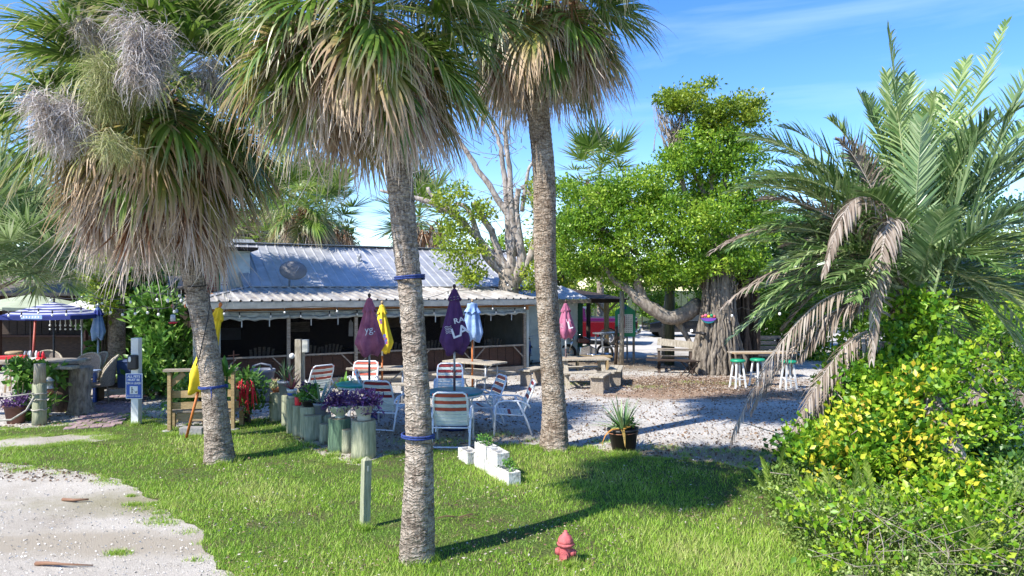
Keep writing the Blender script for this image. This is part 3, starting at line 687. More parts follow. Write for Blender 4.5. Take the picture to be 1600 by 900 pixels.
# --- the middle palm, nearest the camera
D = 6.75; bx, by = G(650, 876)
mid_pts = [(bx,by,-.05), W(655,700,D), W(645,500,D), W(633,380,D+.05), W(622,260,D+.05), W(606,150,D+.1), W(580,60,D+.1)]
palmA, cA = palm('sabal_palm', 'nearest palm with a straight blue-roped trunk and thick grey-brown skirt, centre of the lawn', (bx,by), mid_pts, [.17,.128,.114,.12,.12,.14,.12], W(566,35,D+.1), .96, nlive=84, ndead=62, deadz=(-.74,.2), dsc=.92, dr=.17, bark=bark_palm)
for py, r in ((437,.145),(684,.158)):
    q = W(640 if py < 500 else 653, py, D); rp = rope(None, (0,0,0), r, tilt=.06 if py < 500 else -.05, knot=False); rp.location = q
    tag(rp, 'blue rope tied round the nearest palm trunk at '+('roof height' if py < 500 else 'the height of the chair seats'), 'rope', 'ropes round the palm trunks')
# --- third palm, right of centre
D3 = 11.5; bx3, by3 = G(866, 702)
pts3 = [(bx3,by3,-.05), W(866,640,D3), W(858,520,D3), W(852,400,D3), W(850,280,D3), W(838,150,D3), W(826,60,D3), W(822,30,D3)]
palmC, cC = palm('sabal_palm', 'tall palm right of centre whose trunk rises beside the folded lawn chair and leans left', (bx3,by3), pts3, [.25,.20,.185,.175,.175,.185,.16,.15], W(846,20,D3), 1.28, nlive=66, ndead=34, deadz=(-.55,.2), dsc=1.0, bark=bark_palm2)
# --- left palm
D1 = 10.6; bx1, by1 = G(343, 722)
pts1 = [(bx1,by1,-.05), W(340,680,D1), W(330,580,D1), W(312,480,D1), W(296,410,D1), W(283,330,D1), W(272,240,D1)]
palmB, cB = palm('sabal_palm', 'large left palm with grey seed clusters and a broad brown skirt, beside the wooden bench', (bx1,by1), pts1, [.24,.19,.175,.16,.145,.15,.14], W(250,165,D1), 1.42, nlive=84, ndead=80, deadz=(-1.18,-.1), dsc=.80, dr=.2)
for (px, py, rx, rz_, dd, mm, n) in [(228,95,.20,.44,-2.1,seed_mat,1800),(105,195,.30,.38,-2.0,seed_mat,1700),(330,125,.28,.30,-1.0,seed_mat,700),(180,140,.40,.42,-2.0,seedgreen_mat,1500),(145,50,.26,.3,-1.2,seed_mat,400),(190,225,.2,.3,-2.1,seedgreen_mat,300)]:
    q = W(px, py, D1+dd)-Vector((bx1,by1,0))
    threads('seed_cluster', palmB, q, (rx*.85, .28, rz_*.95), int(n*1.3), mm, w=.0045, L=.42)
    mb = MB(); mb.tube([cB, (cB*0.4+q*0.6)+Vector((0,0,.25)), q+Vector((0,0,rz_*.4))], [.03,.02,.012], 6); mb.build('seed_stalk', seed_mat if mm is seed_mat else live_mat, palmB)
q = W(333, 606, D1); rp = rope(None, (0,0,0), .208, tilt=.05); rp.location = q; tag(rp, 'knotted blue rope round the left palm trunk at bench height', 'rope', 'ropes round the palm trunks')
# dark cord with a loop down the left trunk
mb = MB(); mb.tube([W(306,446,D1)+Vector((math.cos(t)*.17, math.sin(t)*.17, .02*math.sin(t))) for t in [PI*2*k/20 for k in range(21)]], .009, 5)
mb.tube([W(326,450,D1-.22), W(328,475,D1-.22), W(322,510,D1-.23), W(312,555,D1-.24), W(306,572,D1-.24)], .009, 5)
tag(mb.build('electric_cord', black_plastic), 'black cord looped round the left palm trunk under its skirt and hanging down', 'cord')
# --- taller palm behind the left one (throws its shade on the metal roof)
px4, py4 = -10.7, 18.4
palm('sabal_palm', 'tall palm behind the patio umbrellas at the left, its crown behind the large left palm', (px4,py4), [(px4,py4,-.05),(px4+.05,py4,2),(px4,py4,4.5),(px4+.1,py4,7.2)], [.22,.19,.17,.16], (px4+.1,py4,7.7), 1.55, nlive=64, ndead=22)
palm('sabal_palm', 'tall dark palm at the far upper left edge, half hidden by the large left palm', (-17,21), [(-17,21,-.05),(-17,21,3),(-16.8,21,6.2)], [.22,.19,.16], (-16.8,21,6.6), 1.5, nlive=40, ndead=30)
palm('sabal_palm', 'palm peeking out between the two left crowns above the roof end', (-7.6,25.5), [(-7.6,25.5,-.05),(-7.6,25.5,3),(-7.7,25.5,5.2)], [.2,.18,.15], (-7.7,25.5,5.6), 1.2, nlive=34, ndead=16)
# --- low silvery fan palms at the left edge
for (px, py, D, s, lb) in [(-8,392,13.2,1.05,'low silvery fan palm cut by the left edge of the photo'),(66,415,13.0,.82,'low silvery fan palm hanging over the striped patio umbrella')]:
    q = W(px, py, D)
    palm('fan_palm', lb, (-12.8,14.0), [(-12.8,14.0,-.05),(-12.6,13.9,1.2),(q.x-1.3,q.y+.2,q.z-.6),(q.x,q.y,q.z-.1)], [.13,.11,.08,.05], q, s, nlive=36, ndead=0, dead=False, lib=STIFF, lmat=silver_mat, shaft=False, emax=75, elo=-22)
# --- palms behind the roof and the trees
for (px, py, D, s, lb, tz) in [(508,345,33,1.55,'round-crowned palm above the middle of the metal roof',0),(655,345,34,1.6,'palm behind the roof between the nearest trunk and the dead tree',0),(428,372,29,1.0,'short palm just behind the ridge beside the roof vent',0),(938,275,40,1.7,'palm top rising behind the bright green tree',0),(470,330,37,1.6,'palm half hidden behind the round-crowned palm above the roof',0),(395,330,34,1.7,'dark palm above the left end of the roof ridge',0)]:
    q = W(px, py, D)
    palm('sabal_palm', lb, (q.x,q.y), [(q.x,q.y,-.05),(q.x,q.y,q.z*.5),(q.x,q.y,q.z-.1)], [.22,.18,.15], q, s, nlive=30, ndead=14, lib=LOW, shaft=False)

# ================================================================== feather palm at the right
fe_live = leafmat('feather_leaflet', [(0.05,0.11,0.03),(0.13,0.23,0.065),(0.28,0.38,0.14),(0.48,0.54,0.28)], transl=0.28, rough=0.33)
fe_pale = leafmat('pale_feather_leaflet', [(0.10,0.19,0.07),(0.19,0.30,0.13),(0.32,0.43,0.21),(0.48,0.56,0.33)], transl=0.28, rough=0.33)
fe_dead = leafmat('dead_feather_leaflet', [(0.10,0.07,0.05),(0.21,0.165,0.13),(0.33,0.28,0.235),(0.48,0.43,0.38)], transl=0.15, rough=0.75)
def feather(parent, p0, p1, p2, p3, m, nl=58, ll=0.42, w=0.019, limp=0.2, seed=0, vee=0.55, rach=0.018):
    """pinnate frond along a bezier p0..p3"""
    rg = np.random.default_rng(seed); B = [np.array(p) for p in (p0,p1,p2,p3)]
    def bz(t): return (1-t)**3*B[0]+3*(1-t)**2*t*B[1]+3*(1-t)*t*t*B[2]+t**3*B[3]
    def db(t): return nrm(3*(1-t)**2*(B[1]-B[0])+6*(1-t)*t*(B[2]-B[1])+3*t*t*(B[3]-B[2]))
    V=[];Fc=[];T=[];A=[]
    K = 16
    for ax in range(2):
        o = len(V)
        for i in range(K+1):
            t = i/K; d = db(t); s = nrm(np.cross(d, [0,0,1.0]) if abs(d[2]) < .97 else np.cross(d, [0,1.0,0])); u = np.cross(s, d)
            a = s if ax == 0 else u; r = rach*(1-.8*t); q = bz(t); V += [q-a*r, q+a*r]; A += [t,t]
        for i in range(K): Fc.append((o+2*i,o+2*i+1,o+2*i+3,o+2*i+2)); T.append(.9)
    for i in range(nl):
        t = .12+.88*(i/(nl-1))**.92; q = bz(t); d = db(t)
        s = np.cross(d, [0,0,1.0]); s = nrm(s if np.linalg.norm(s) > .1 else np.cross(d, [0,1.0,0])); u = np.cross(s, d)
        k = min(1, (t-.05)/.22)*(1 if t < .65 else 1-.68*(t-.65)/.35)
        for sg in (-1,1):
            ang = .95-.45*t+rg.normal()*.06
            dd = nrm(s*sg*math.sin(ang)+d*math.cos(ang)+u*(vee*rg.uniform(.5,1.3)))
            L = ll*k*rg.uniform(.85,1.1); wd = np.cross(dd, nrm(u+s*sg*.3+rg.normal(size=3)*.25)); wd = nrm(wd)
            o = len(V); p = q.copy(); lp = limp*rg.uniform(.5,1.6)
            for j in range(4):
                x = j/3; ww = w*(.55,1,.8,.06)[j]
                V += [p-wd*ww, p+wd*ww]; A += [x,x]
                dd = nrm(dd+np.array([0,0,-1.0])*lp*(.3+x)); p = p+dd*L/3
            ti = min(1, max(0, rg.uniform(.05,.8)))
            for j in range(3): Fc.append((o+2*j,o+2*j+1,o+2*j+3,o+2*j+2)); T.append(ti)
    return link('frond', fast('frond', np.array(V), np.array(Fc), np.array(T), np.array(A)), m, parent)
fbx, fby = 5.2, 9.2
fp = thing('feather_palm', 'big grey-green feather palm with arching fronds rising out of the vine mound', 'palm tree', (fbx, fby, 0))
cF = W(1425, 430, 9.2)-Vector((fbx,fby,0))
trunk(fp, [(0,0,-.05),(.02,0,1.2),(cF.x,cF.y,cF.z-.2)], [.26,.24,.22], bark_palm2)
def fr(tip, D, up=.35, m=None, st=None, ll=.47, limp=.2, out=.35, seed=None, nl=52, vee=.40, w=.0155):
    base = (W(*st)-Vector((fbx,fby,0))) if st else cF+Vector((random.uniform(-.15,.15), random.uniform(-.12,.12), random.uniform(-.45,.35)))
    T_ = W(tip[0], tip[1], D)-Vector((fbx,fby,0)); v = T_-base; L = v.length
    if not st: up *= .62
    p1 = base+v*out+Vector((0,0,L*up)); p2 = base+v*.75+Vector((0,0,L*up*.75))
    return feather(fp, base, p1, p2, T_, m or fe_live, ll=ll, limp=limp, seed=seed if seed is not None else random.randint(0,9999), nl=nl, vee=vee, w=w)
fr((1388,48),9.4,.10,fe_live, vee=.3); fr((1572,36),9.6,.10,fe_live, vee=.25, ll=.40); fr((1510,95),10.0,.1,fe_live, vee=.3); fr((1465,150),10.3,.1)
fr((1345,150),9.9,.22,fe_live); fr((1300,190),9.3,.3,fe_live); fr((1165,212),9.2,.30,fe_live,limp=.12); fr((1225,200),9.9,.36,fe_live)
fr((1140,300),9.6,.38,fe_live,limp=.25); fr((1180,360),9.0,.34,fe_live,limp=.3); fr((1112,395),9.4,.42,fe_dead,limp=.35); fr((1130,480),9.2,.40,fe_dead,limp=.45); fr((1180,490),8.7,.36,fe_live,limp=.2)
fr((1230,420),8.6,.42,fe_live,limp=.3); fr((1200,280),8.6,.36,fe_live)
fr((1620,105),8.7,.16,fe_pale,ll=.55,limp=.1,vee=.35,nl=64,w=.018,st=(1462,540,8.8)); fr((1650,215),8.2,.22,fe_pale,ll=.5,limp=.12,vee=.35,w=.018); fr((1600,330),7.9,.3,fe_pale,ll=.45,limp=.15,w=.017)
fr((1440,190),8.5,.05,fe_pale,ll=.46,vee=.3,w=.017,limp=.06); fr((1530,210),8.6,.08,fe_pale,ll=.5,vee=.35,w=.018,limp=.08,st=(1450,500,8.7))
fr((1690,420),8.6,.34,fe_live); fr((1640,520),8.0,.36,mat_y:=leafmat('yellow_green_leaflet', [(0.22,0.28,0.08),(0.33,0.38,0.14),(0.45,0.47,0.22),(0.5,0.5,0.3)], transl=.3, rough=.4),ll=.42,limp=.3)
fr((1620,590),8.6,.34,fe_pale,limp=.35); fr((1720,300),9.4,.3); fr((1670,160),9.9,.3); fr((1580,250),10.5,.25); fr((1400,260),10.6,.2); fr((1330,260),10.4,.3)
fr((1290,330),10.4,.3); fr((1240,330),10.2,.35); fr((1480,330),8.0,.25,fe_pale,ll=.4); fr((1350,300),8.2,.25); fr((1300,440),8.0,.3); fr((1335,470),8.0,.25); fr((1560,420),7.9,.22)
fr((1258,260),9.6,.3); fr((1420,120),10.3,.12); fr((1500,180),10.6,.15)
for k in range(50):
    fr((random.uniform(1125,1350), random.uniform(215,540)), random.uniform(8.7,10.4), random.uniform(.25,.42), random.choice([fe_live,fe_live,fe_pale,fe_live,fe_pale,fe_dead]), limp=random.uniform(.1,.4), ll=.40)
for k in range(30):
    fr((random.uniform(1500,1750), random.uniform(130,580)), random.uniform(8.0,10.4), random.uniform(.15,.34), random.choice([fe_live,fe_pale]), limp=random.uniform(.1,.3))
for k in range(6):
    fr((random.uniform(1340,1560), random.uniform(110,240)), random.uniform(9.2,10.6), random.uniform(.05,.2), fe_live, limp=.1)
# dead fronds that hang to the ground
for a in [((1142,690),8.6,.45,.9,(1395,480,9.0)),((1235,690),8.4,.35,1.0,(1400,520,8.9)),((1175,640),8.9,.42,.9,(1400,500,9.0)),((1268,660),8.6,.35,1.0,(1400,540,8.8)),
          ((1288,425),8.2,1.05,1.2,(1405,430,8.8)),((1362,560),8.1,1.1,1.3,(1410,420,8.8)),((1506,745),7.5,.14,1.2,(1440,575,8.3)),((1620,640),8.2,.2,.9,(1500,560,8.8)),((1528,620),8.0,.12,1.1,(1480,560,8.6)),((1250,560),8.8,.3,.8,(1400,470,9.0)), ((1210,470),9.6,.35,.8,(1400,430,9.2))]:
    fr(a[0], a[1], a[2], fe_dead, st=a[4], ll=.40, limp=a[3]*.8, nl=52, vee=.05, w=.012)

# ================================================================== leafy trees, vines and shrubs
bright_leaf = leafmat('bright_tree_leaf', [(0.045,0.12,0.012),(0.13,0.27,0.02),(0.27,0.44,0.035),(0.46,0.58,0.07)], transl=0.45)
olive_leaf = leafmat('olive_tree_leaf', [(0.07,0.13,0.012),(0.17,0.27,0.02),(0.32,0.41,0.035),(0.48,0.52,0.07)], transl=0.42)
deep_leaf = leafmat('deep_green_leaf', [(0.02,0.06,0.01),(0.04,0.11,0.02),(0.08,0.19,0.03),(0.16,0.28,0.06)], transl=0.3)
vine_leaf = leafmat('vine_leaf', [(0.05,0.16,0.015),(0.16,0.34,0.02),(0.34,0.50,0.035),(0.56,0.60,0.05)], transl=0.4)
yellow_leaf = leafmat('yellow_vine_leaf', [(0.28,0.44,0.03),(0.42,0.54,0.04),(0.60,0.58,0.04),(0.64,0.42,0.05)], transl=0.35)
scrub_leaf = leafmat('scrub_leaf', [(0.08,0.14,0.025),(0.17,0.27,0.05),(0.28,0.38,0.10),(0.42,0.47,0.20)], transl=0.35)
fern_leaf = leafmat('fern_leaflet', [(0.12,0.22,0.03),(0.22,0.34,0.05),(0.34,0.44,0.09),(0.42,0.48,0.14)], transl=0.4)
def limb(mb, pts, rads, n=9, sub=4, wob=.02):
    P = [Vector(p) for p in pts]; out=[]; rr=[]
    for i in range(len(P)-1):
        for k in range(sub):
            f = k/sub; p0 = P[max(i-1,0)]; p1 = P[i]; p2 = P[i+1]; p3 = P[min(i+2,len(P)-1)]
            out.append(0.5*((2*p1)+(p2-p0)*f+(2*p0-5*p1+4*p2-p3)*f*f+(3*p1-p0-3*p2+p3)*f**3)+Vector((random.gauss(0,wob),random.gauss(0,wob),0)))
            rr.append((rads[i]*(1-f)+rads[i+1]*f)*random.uniform(.93,1.07))
    out.append(P[-1]); rr.append(rads[-1]); mb.tube(out, rr, n); return mb
# --- the big ficus
TD = 22.3; tb = G(1122, 583)
fic = thing('ficus_tree', 'broad bright green tree with a massive root-wrapped trunk and one low limb', 'tree', (tb[0],tb[1],0)); FB = Vector((tb[0],tb[1],0))
def Wf(px, py, D=TD): return W(px, py, D)-FB
mb = MB()
for i in range(84):
    a = 2*PI*i/84+random.uniform(-.1,.1); kk = random.uniform(.9,1.12); x0 = math.cos(a)*.68*kk; y0 = math.sin(a)*.52*kk; r = random.uniform(.02,.075)
    top = random.uniform(2.6,4.2); tw = random.uniform(-.5,.5)
    pts = [Vector((x0*1.12, y0*1.12, -.05)), Vector((x0*1.0+tw*.1, y0, .7)), Vector((x0*.74+tw*.25+random.gauss(0,.05), y0*.8, 1.7)), Vector((x0*.62+tw*.45, y0*.65, 2.6)), Vector((x0*.6+tw*.8, y0*.7, top))]
    limb(mb, pts, [r*1.5, r, r*.9, r*.9, r*.6], 7, wob=.025)
limb(mb, [(0,0,-.05),(0,0,1.2),(.05,0,2.6),(.1,0,4.5)], [.56,.48,.4,.3], 14)
mb.build('trunk', bark_ficus, fic)
mb = MB()
for i in range(46):
    q = Wf(random.gauss(1163,11), random.uniform(395,440), TD+random.uniform(-.3,.8)); limb(mb, [q, Vector((q.x+random.gauss(0,.08),q.y,1.2)), Vector((q.x+random.gauss(0,.15),q.y,-.03))], [.03,.035,.05] if i%3 else [.06,.07,.1], 6)
mb.build('hanging_root', bark_brown, fic, kind='stuff')
mb = MB()
limb(mb, [Wf(1088,478), Wf(1050,497,TD-.2), Wf(1012,478,TD-.3), Wf(985,455,TD-.3), Wf(962,440,TD-.3), Wf(935,405,TD-.3)], [.27,.235,.20,.13,.10,.06], 12, wob=.035)
limb(mb, [Wf(1012,478,TD-.3), Wf(998,450,TD-.3), Wf(992,425,TD-.3), Wf(965,360,TD-.2)], [.16,.14,.11,.07], 10, wob=.03)
limb(mb, [Wf(1058,500), Wf(1075,530), Wf(1082,560)], [.12,.08,.09], 8)
mb.build('low_limb', bark_grey, fic, label='thick smooth limb reaching left')
mb = MB()
for (a, b, c, r) in [((1125,420),(1110,330),(1080,260),.2),((1130,400),(1150,330),(1175,290),.16),((1105,420),(1040,360),(980,310),.15),((1110,400),(1070,300),(1060,200),.14),((1110,330),(1115,240),(1110,170),.12),((1120,330),(1140,250),(1165,200),.1),((1000,400),(930,350),(890,330),.09),((1060,380),(1010,330),(930,300),.09)]:
    limb(mb, [Wf(*a), Wf(*b), Wf(*c)], [r, r*.7, r*.3], 8)
for k in range(70):
    p = Wf(1052+random.gauss(0,9), random.uniform(205,250), TD+random.uniform(-.2,.6)); q = Wf(random.uniform(1015,1085), random.uniform(150,185), TD+random.uniform(-.3,1)); limb(mb, [p, (p+q)/2+Vector((random.gauss(0,.12), 0, random.gauss(0,.1))), q], [.020,.014,.006], 4, sub=2)
mb.build('branch', bark_grey, fic)
mb = MB(); mb.tube([Wf(1049,245,TD+.4), Wf(1050,205,TD+.4)], [.13,.12], 10); mb.build('cut_trunk_stub', bark_dead, fic)
B = lambda px, py, rx, rz_, n, ry=1.3, dd=0, t=0: (Wf(px,py,TD+dd), (rx/F*TD, ry, rz_/F*TD), n, t)
crown('crown', bright_leaf, [B(925,330,62,48,620), B(985,310,65,50,620), B(930,395,66,50,560), B(1000,385,70,55,620,1.5), B(1060,290,62,52,560), B(1075,370,62,58,560,1.4), B(1130,300,55,60,520), B(1150,380,50,60,450), B(890,370,36,50,300), B(905,415,36,20,120,1.0,.8), B(965,425,45,20,200,1.0), B(1040,430,60,24,260,1.0), B(1180,330,45,50,300), B(1100,430,55,25,160,.8), B(880,300,22,22,110), B(1120,240,55,36,360,1.1,0,-.1), B(1160,245,36,34,200,1.0), B(1085,225,30,24,120), B(1060,255,36,24,160), B(1125,410,50,28,260,.6,-1.1), B(1090,350,60,50,260,.6,-1.6), B(1170,420,30,30,120,.6,-.9), B(1060,425,40,18,110,.5,-1.1)], leaf=.12, per=15, parent=fic, spread=.14, shell=.42, puff=16, dens=.74)
crown('upper_crown', olive_leaf, [B(1075,150,42,26,230,1.0), B(1045,160,26,20,110,.8), B(1110,165,42,34,240,1.0), B(1150,185,42,32,230,1.0), B(1120,215,40,30,190,.9), B(1095,190,20,22,70,.7), B(1172,180,20,20,80,.7)], leaf=.12, per=11, parent=fic, spread=.12, shell=.4, puff=10, label='olive green upper crown against the sky')
# --- dead tree behind the porch
DD = 23.5; db_ = (X(800,DD), DD); dt = thing('dead_tree', 'bare bleached tree with sawn-off limbs behind the right end of the porch roof', 'tree', (*db_,0)); DB = Vector((*db_,0))
def Wd(px, py, D=DD): return W(px, py, D)-DB
mb = MB(); limb(mb, [(0,0,-.05),(0,0,1.2), Wd(795,450), Wd(790,425)], [.42,.38,.33,.28], 14); mb.build('trunk', bark_grey, dt)
mb = MB()
for pts, r in [([(800,450),(815,400),(800,350),(770,300),(740,255),(715,215),(702,198)],[.34,.22,.17,.15,.13,.1,.07]),
               ([(800,430),(795,370),(790,300),(785,250),(778,215),(768,190)],[.25,.18,.14,.12,.09,.06]),
               ([(795,420),(770,400),(735,360),(705,330),(660,312),(620,305),(594,297)],[.28,.2,.17,.15,.12,.09,.06]),
               ([(790,430),(760,400),(745,365),(735,330),(715,318)],[.25,.2,.16,.12,.1]),
               ([(790,420),(775,380),(758,345),(738,318)],[.2,.17,.15,.12]),
               ([(805,440),(830,400),(838,350),(832,310),(815,290)],[.25,.18,.15,.12,.1]),
               ([(800,400),(800,330),(795,260),(790,215),(792,187)],[.22,.16,.13,.12,.1]),
               ([(815,330),(822,285),(830,255),(850,225)],[.12,.09,.07,.05]),
               ([(812,420),(812,370),(808,320),(810,295)],[.2,.15,.12,.14]),
               ([(690,330),(672,300),(668,293)],[.13,.1,.08])]:
    limb(mb, [Wd(*p) for p in pts], [q*.72 for q in r], 9)
mb.build('limb', bark_dead, dt)
mb = MB()
for k in range(170):
    x, y = random.choice([(760,240),(790,230),(800,300),(770,330),(740,330),(820,330),(700,300),(650,310),(810,290),(790,380)]); x += random.gauss(0,18); y += random.gauss(0,18)
    p = Wd(x, y, DD+random.uniform(-.4,.4)); v = Vector((random.gauss(0,.5), random.gauss(0,.4), random.uniform(-.1,.6)))
    mb.tube([p, p+v*.6, p+v+Vector((random.gauss(0,.1),0,random.gauss(0,.1)))], [.014,.009,.004], 4)
mb.build('twig', bark_dead, dt, kind='stuff')
Bd = lambda px, py, rx, rz_, n, ry=.7: (Wd(px,py,DD-.3), (rx/F*DD, ry, rz_/F*DD), n)
crown('climbing_leaves', olive_leaf, [Bd(712,345,26,28,70), Bd(708,385,30,34,100), Bd(738,395,24,22,60), Bd(735,428,28,14,56), Bd(755,330,18,18,50), Bd(720,300,15,12,40), Bd(835,300,14,25,50), Bd(830,430,22,22,70), Bd(845,360,14,40,50), Bd(738,440,12,8,26), Bd(690,310,18,14,40)], leaf=.14, per=8, parent=dt, spread=.14, shell=.35)

# --- dense growth, trees and hedges behind everything
def tree(label, x, y, h, r, m, n=420, leaf=.22, tr=.16, cat='tree', name='broadleaf_tree', group=None, ratio=.75, bark=None, low=.45):
    t = thing(name, label, cat, (x,y,0), 0, group)
    mb = MB(); limb(mb, [(0,0,-.05),(.1,0,h*.35),(-.05,0,h*.7)], [tr,tr*.8,tr*.5], 8)
    bl=[]
    for k in range(7):
        a = 2*PI*k/7+random.uniform(-.3,.3); q = Vector((math.cos(a)*r*.55, math.sin(a)*r*.5, h*random.uniform(low,.8)))
        limb(mb, [(0,0,h*.35), q*.6+Vector((0,0,h*.15)), q], [tr*.5,tr*.3,tr*.1], 6)
        bl.append((q, (r*.55, r*.5, h*.2), n//8))
    bl.append((Vector((0,0,h*.82)), (r*.55,r*.5,h*.2), n//6))
    mb.build('trunk', bark or bark_brown, t)
    crown('crown', m, bl, leaf=leaf, per=9, parent=t, spread=.22, shell=.3, puff=6); return t
for (x, y, h, r, m, lb) in [(-19,33,8.5,4,deep_leaf,'dark broad tree behind the patio at the far left'),(-14,34,6.2,3.2,deep_leaf,'dark tree behind the left palm, left of the roof'),(-9.8,38,6.0,3,deep_leaf,'mid green tree behind the roof ridge under the small palms'),(-24,30,9,4,deep_leaf,'tall dark tree outside the left edge of the roof palms'),
                            (-5,42,4.4,2.6,olive_leaf,'low yellowish tree behind the roof right of the nearest trunk'),(-1.5,40,5.6,2.6,bright_leaf,'light green tree behind the dead tree'),(2.6,36,6.2,2.8,olive_leaf,'green tree between the dead tree and the third palm'),
                            (17,40,8,4.2,deep_leaf,'dark tree beyond the street, behind the fronds'),(23,38,8.5,4.5,olive_leaf,'olive tree beyond the street behind the right fronds'),(29,36,8.5,4.5,deep_leaf,'dark tree beyond the street at the right edge'),(12,30,7.0,3.0,deep_leaf,'shady tree right behind the big root-wrapped trunk')]:
    tree(lb, x, y, h, r, m, n=560, leaf=.26)
def hedge(label, x0, y0, x1, y1, h, d, m, n, leaf=.16, name='hedge'):
    L = math.hypot(x1-x0, y1-y0); t = thing(name, label, 'hedge', ((x0+x1)/2, (y0+y1)/2, 0), math.atan2(y1-y0, x1-x0)); k = max(1, int(L/1.6))
    crown('foliage', m, [((-L/2+L*(i+.5)/k, random.uniform(-.2,.2), h*random.uniform(.42,.5)), (L/k*.75, d, h*random.uniform(.5,.62)), n//k) for i in range(k)], leaf=leaf, per=9, parent=t, spread=.2, shell=.3, puff=7)
    mb = MB()
    for i in range(k*3):
        xx = -L/2+L*(i+.5)/(k*3); mb.tube([(xx,0,-.02),(xx+random.gauss(0,.15),random.gauss(0,.1),h*.6)], [.035,.015], 5)
    mb.build('stem', bark_brown, t); return t
hedge('bright green hedge along the far side of the street', 2, 44.5, 26, 48, 4.2, 1.2, bright_leaf, 5200, .2)
hedge('darker hedge along the street farther right behind the fronds', 26, 48, 55, 54, 5.2, 1.6, deep_leaf, 4500, .25)
tree('broad green tree filling the view behind the right fronds', 15.5, 18, 6.0, 3.2, olive_leaf, n=900, leaf=.16)
hedge('leafy green thicket between the root-wrapped tree and the feather palm', 8.8, 26.5, 16, 25, 4.0, 1.2, bright_leaf, 2600, .17)
hedge('loose green bushes behind the vine mound at the right edge', 8.6, 13.2, 14, 15.5, 2.7, .8, vine_leaf, 1500, .12)
hedge('taller dark thicket at the right between the yard and the street', 13, 20, 22, 23, 3.8, 1.2, deep_leaf, 1700, .2)
hedge('dark hedge across the back of the patio', -30, 27, -12.5, 29, 5.6, 1.5, deep_leaf, 4200, .22)
hedge('taller dark thicket behind the patio hedge at the left', -40, 34, -14, 36, 7.5, 1.8, deep_leaf, 4500, .28)
hedge('tall dark growth behind the building', -12, 40, 2, 44, 3.6, 1.3, deep_leaf, 1500, .24)

# --- big-leaved vines and shrubs left of the building
def shrub(name, label, x, y, blobs, m, leaf, per=8, cat='shrub', wid=.5, stems=10, spread=.15, shell=.45, group=None):
    t = thing(name, label, cat, (x,y,0), 0, group)
    crown('foliage', m, blobs, leaf=leaf, per=per, parent=t, wid=wid, spread=spread, shell=shell)
    mb = MB()
    for i in range(stems):
        b = random.choice(blobs); q = Vector(b[0])+Vector((random.gauss(0,b[1][0]*.4), random.gauss(0,b[1][1]*.3), 0))
        limb(mb, [(random.gauss(0,b[1][0]*.3),random.gauss(0,.1),-.02), Vector((q.x*.6,q.y*.6,q.z*.5)), q], [.025,.018,.008], 5, sub=2)
    mb.build('stem', bark_brown, t); return t
def sh(name, label, px0, D, rows, m, leaf, **k):
    x = X(px0, D); bl = [((X(px,D)-x, dd, ZZ(py,D)), (rx/F*D, ry, rz_/F*D), n) for (px,py,rx,rz_,ry,n,dd) in rows]
    return shrub(name, label, x, D, bl, m, leaf, **k)
sh('climbing_vine', 'tall dark big-leaved vine wall between the patio umbrellas and the building', 185, 19.5, [(175,430,38,40,.6,200,0),(165,480,25,45,.5,150,0),(178,540,22,50,.5,140,0),(200,440,40,35,.6,170,.2),(225,470,35,30,.5,130,.2)], deep_leaf, .30, wid=.62, per=6)
sh('leafy_shrub', 'bright lance-leaved shrub growing by the left end wall of the porch', 250, 17.2, [(262,545,34,34,.6,240,0),(245,580,36,22,.6,190,-.2),(272,580,25,20,.5,120,-.2),(245,500,25,25,.4,110,.1),(236,480,16,26,.3,60,.1)], leafmat('lance_leaf', [(0.03,0.10,0.015),(0.08,0.20,0.025),(0.17,0.33,0.05),(0.34,0.46,0.12)], transl=.3), .24, wid=.38, per=7)
sh('leafy_shrub', 'yellow-green creeper on the beam above the white umbrella', 165, 18.2, [(160,440,22,18,.4,110,0),(170,470,20,18,.4,80,0),(155,420,18,14,.3,60,0)], olive_leaf, .16, wid=.5, per=8)
sh('leafy_shrub', 'low green plants behind the wooden bench', 330, 14.0, [(305,603,22,10,.2,60,0),(290,625,22,10,.2,46,0),(350,600,14,12,.2,34,.0)], leafmat('lance_leaf', []), .15, wid=.45, per=7)
sh('flowering_shrub', 'shrub hung with red tassel flowers right of the bench', 385, 13.6, [(383,602,13,12,.2,46,0),(388,625,12,14,.2,46,0)], deep_leaf, .12, wid=.5, per=8)
for o_ in [o for o in bpy.data.objects if o.name.startswith('flowering_shrub')]:
    mb = MB(); fl = mat('red_tassel_flower', (0.75,0.03,0.06), (0.5,0.02,0.04), scale=30, rough=.8, bump=.4)
    for k in range(26):
        p = Vector((X(random.uniform(368,398),13.3)-o_.location.x, -.3+random.uniform(-.1,.05), ZZ(random.uniform(592,615),13.3)))
        mb.tube([p, p+Vector((random.gauss(0,.02),0,-.12)), p+Vector((random.gauss(0,.03),0,-random.uniform(.15,.5)))], [.008,.013,.006], 5)
    mb.build('tassel_flower', fl, o_)
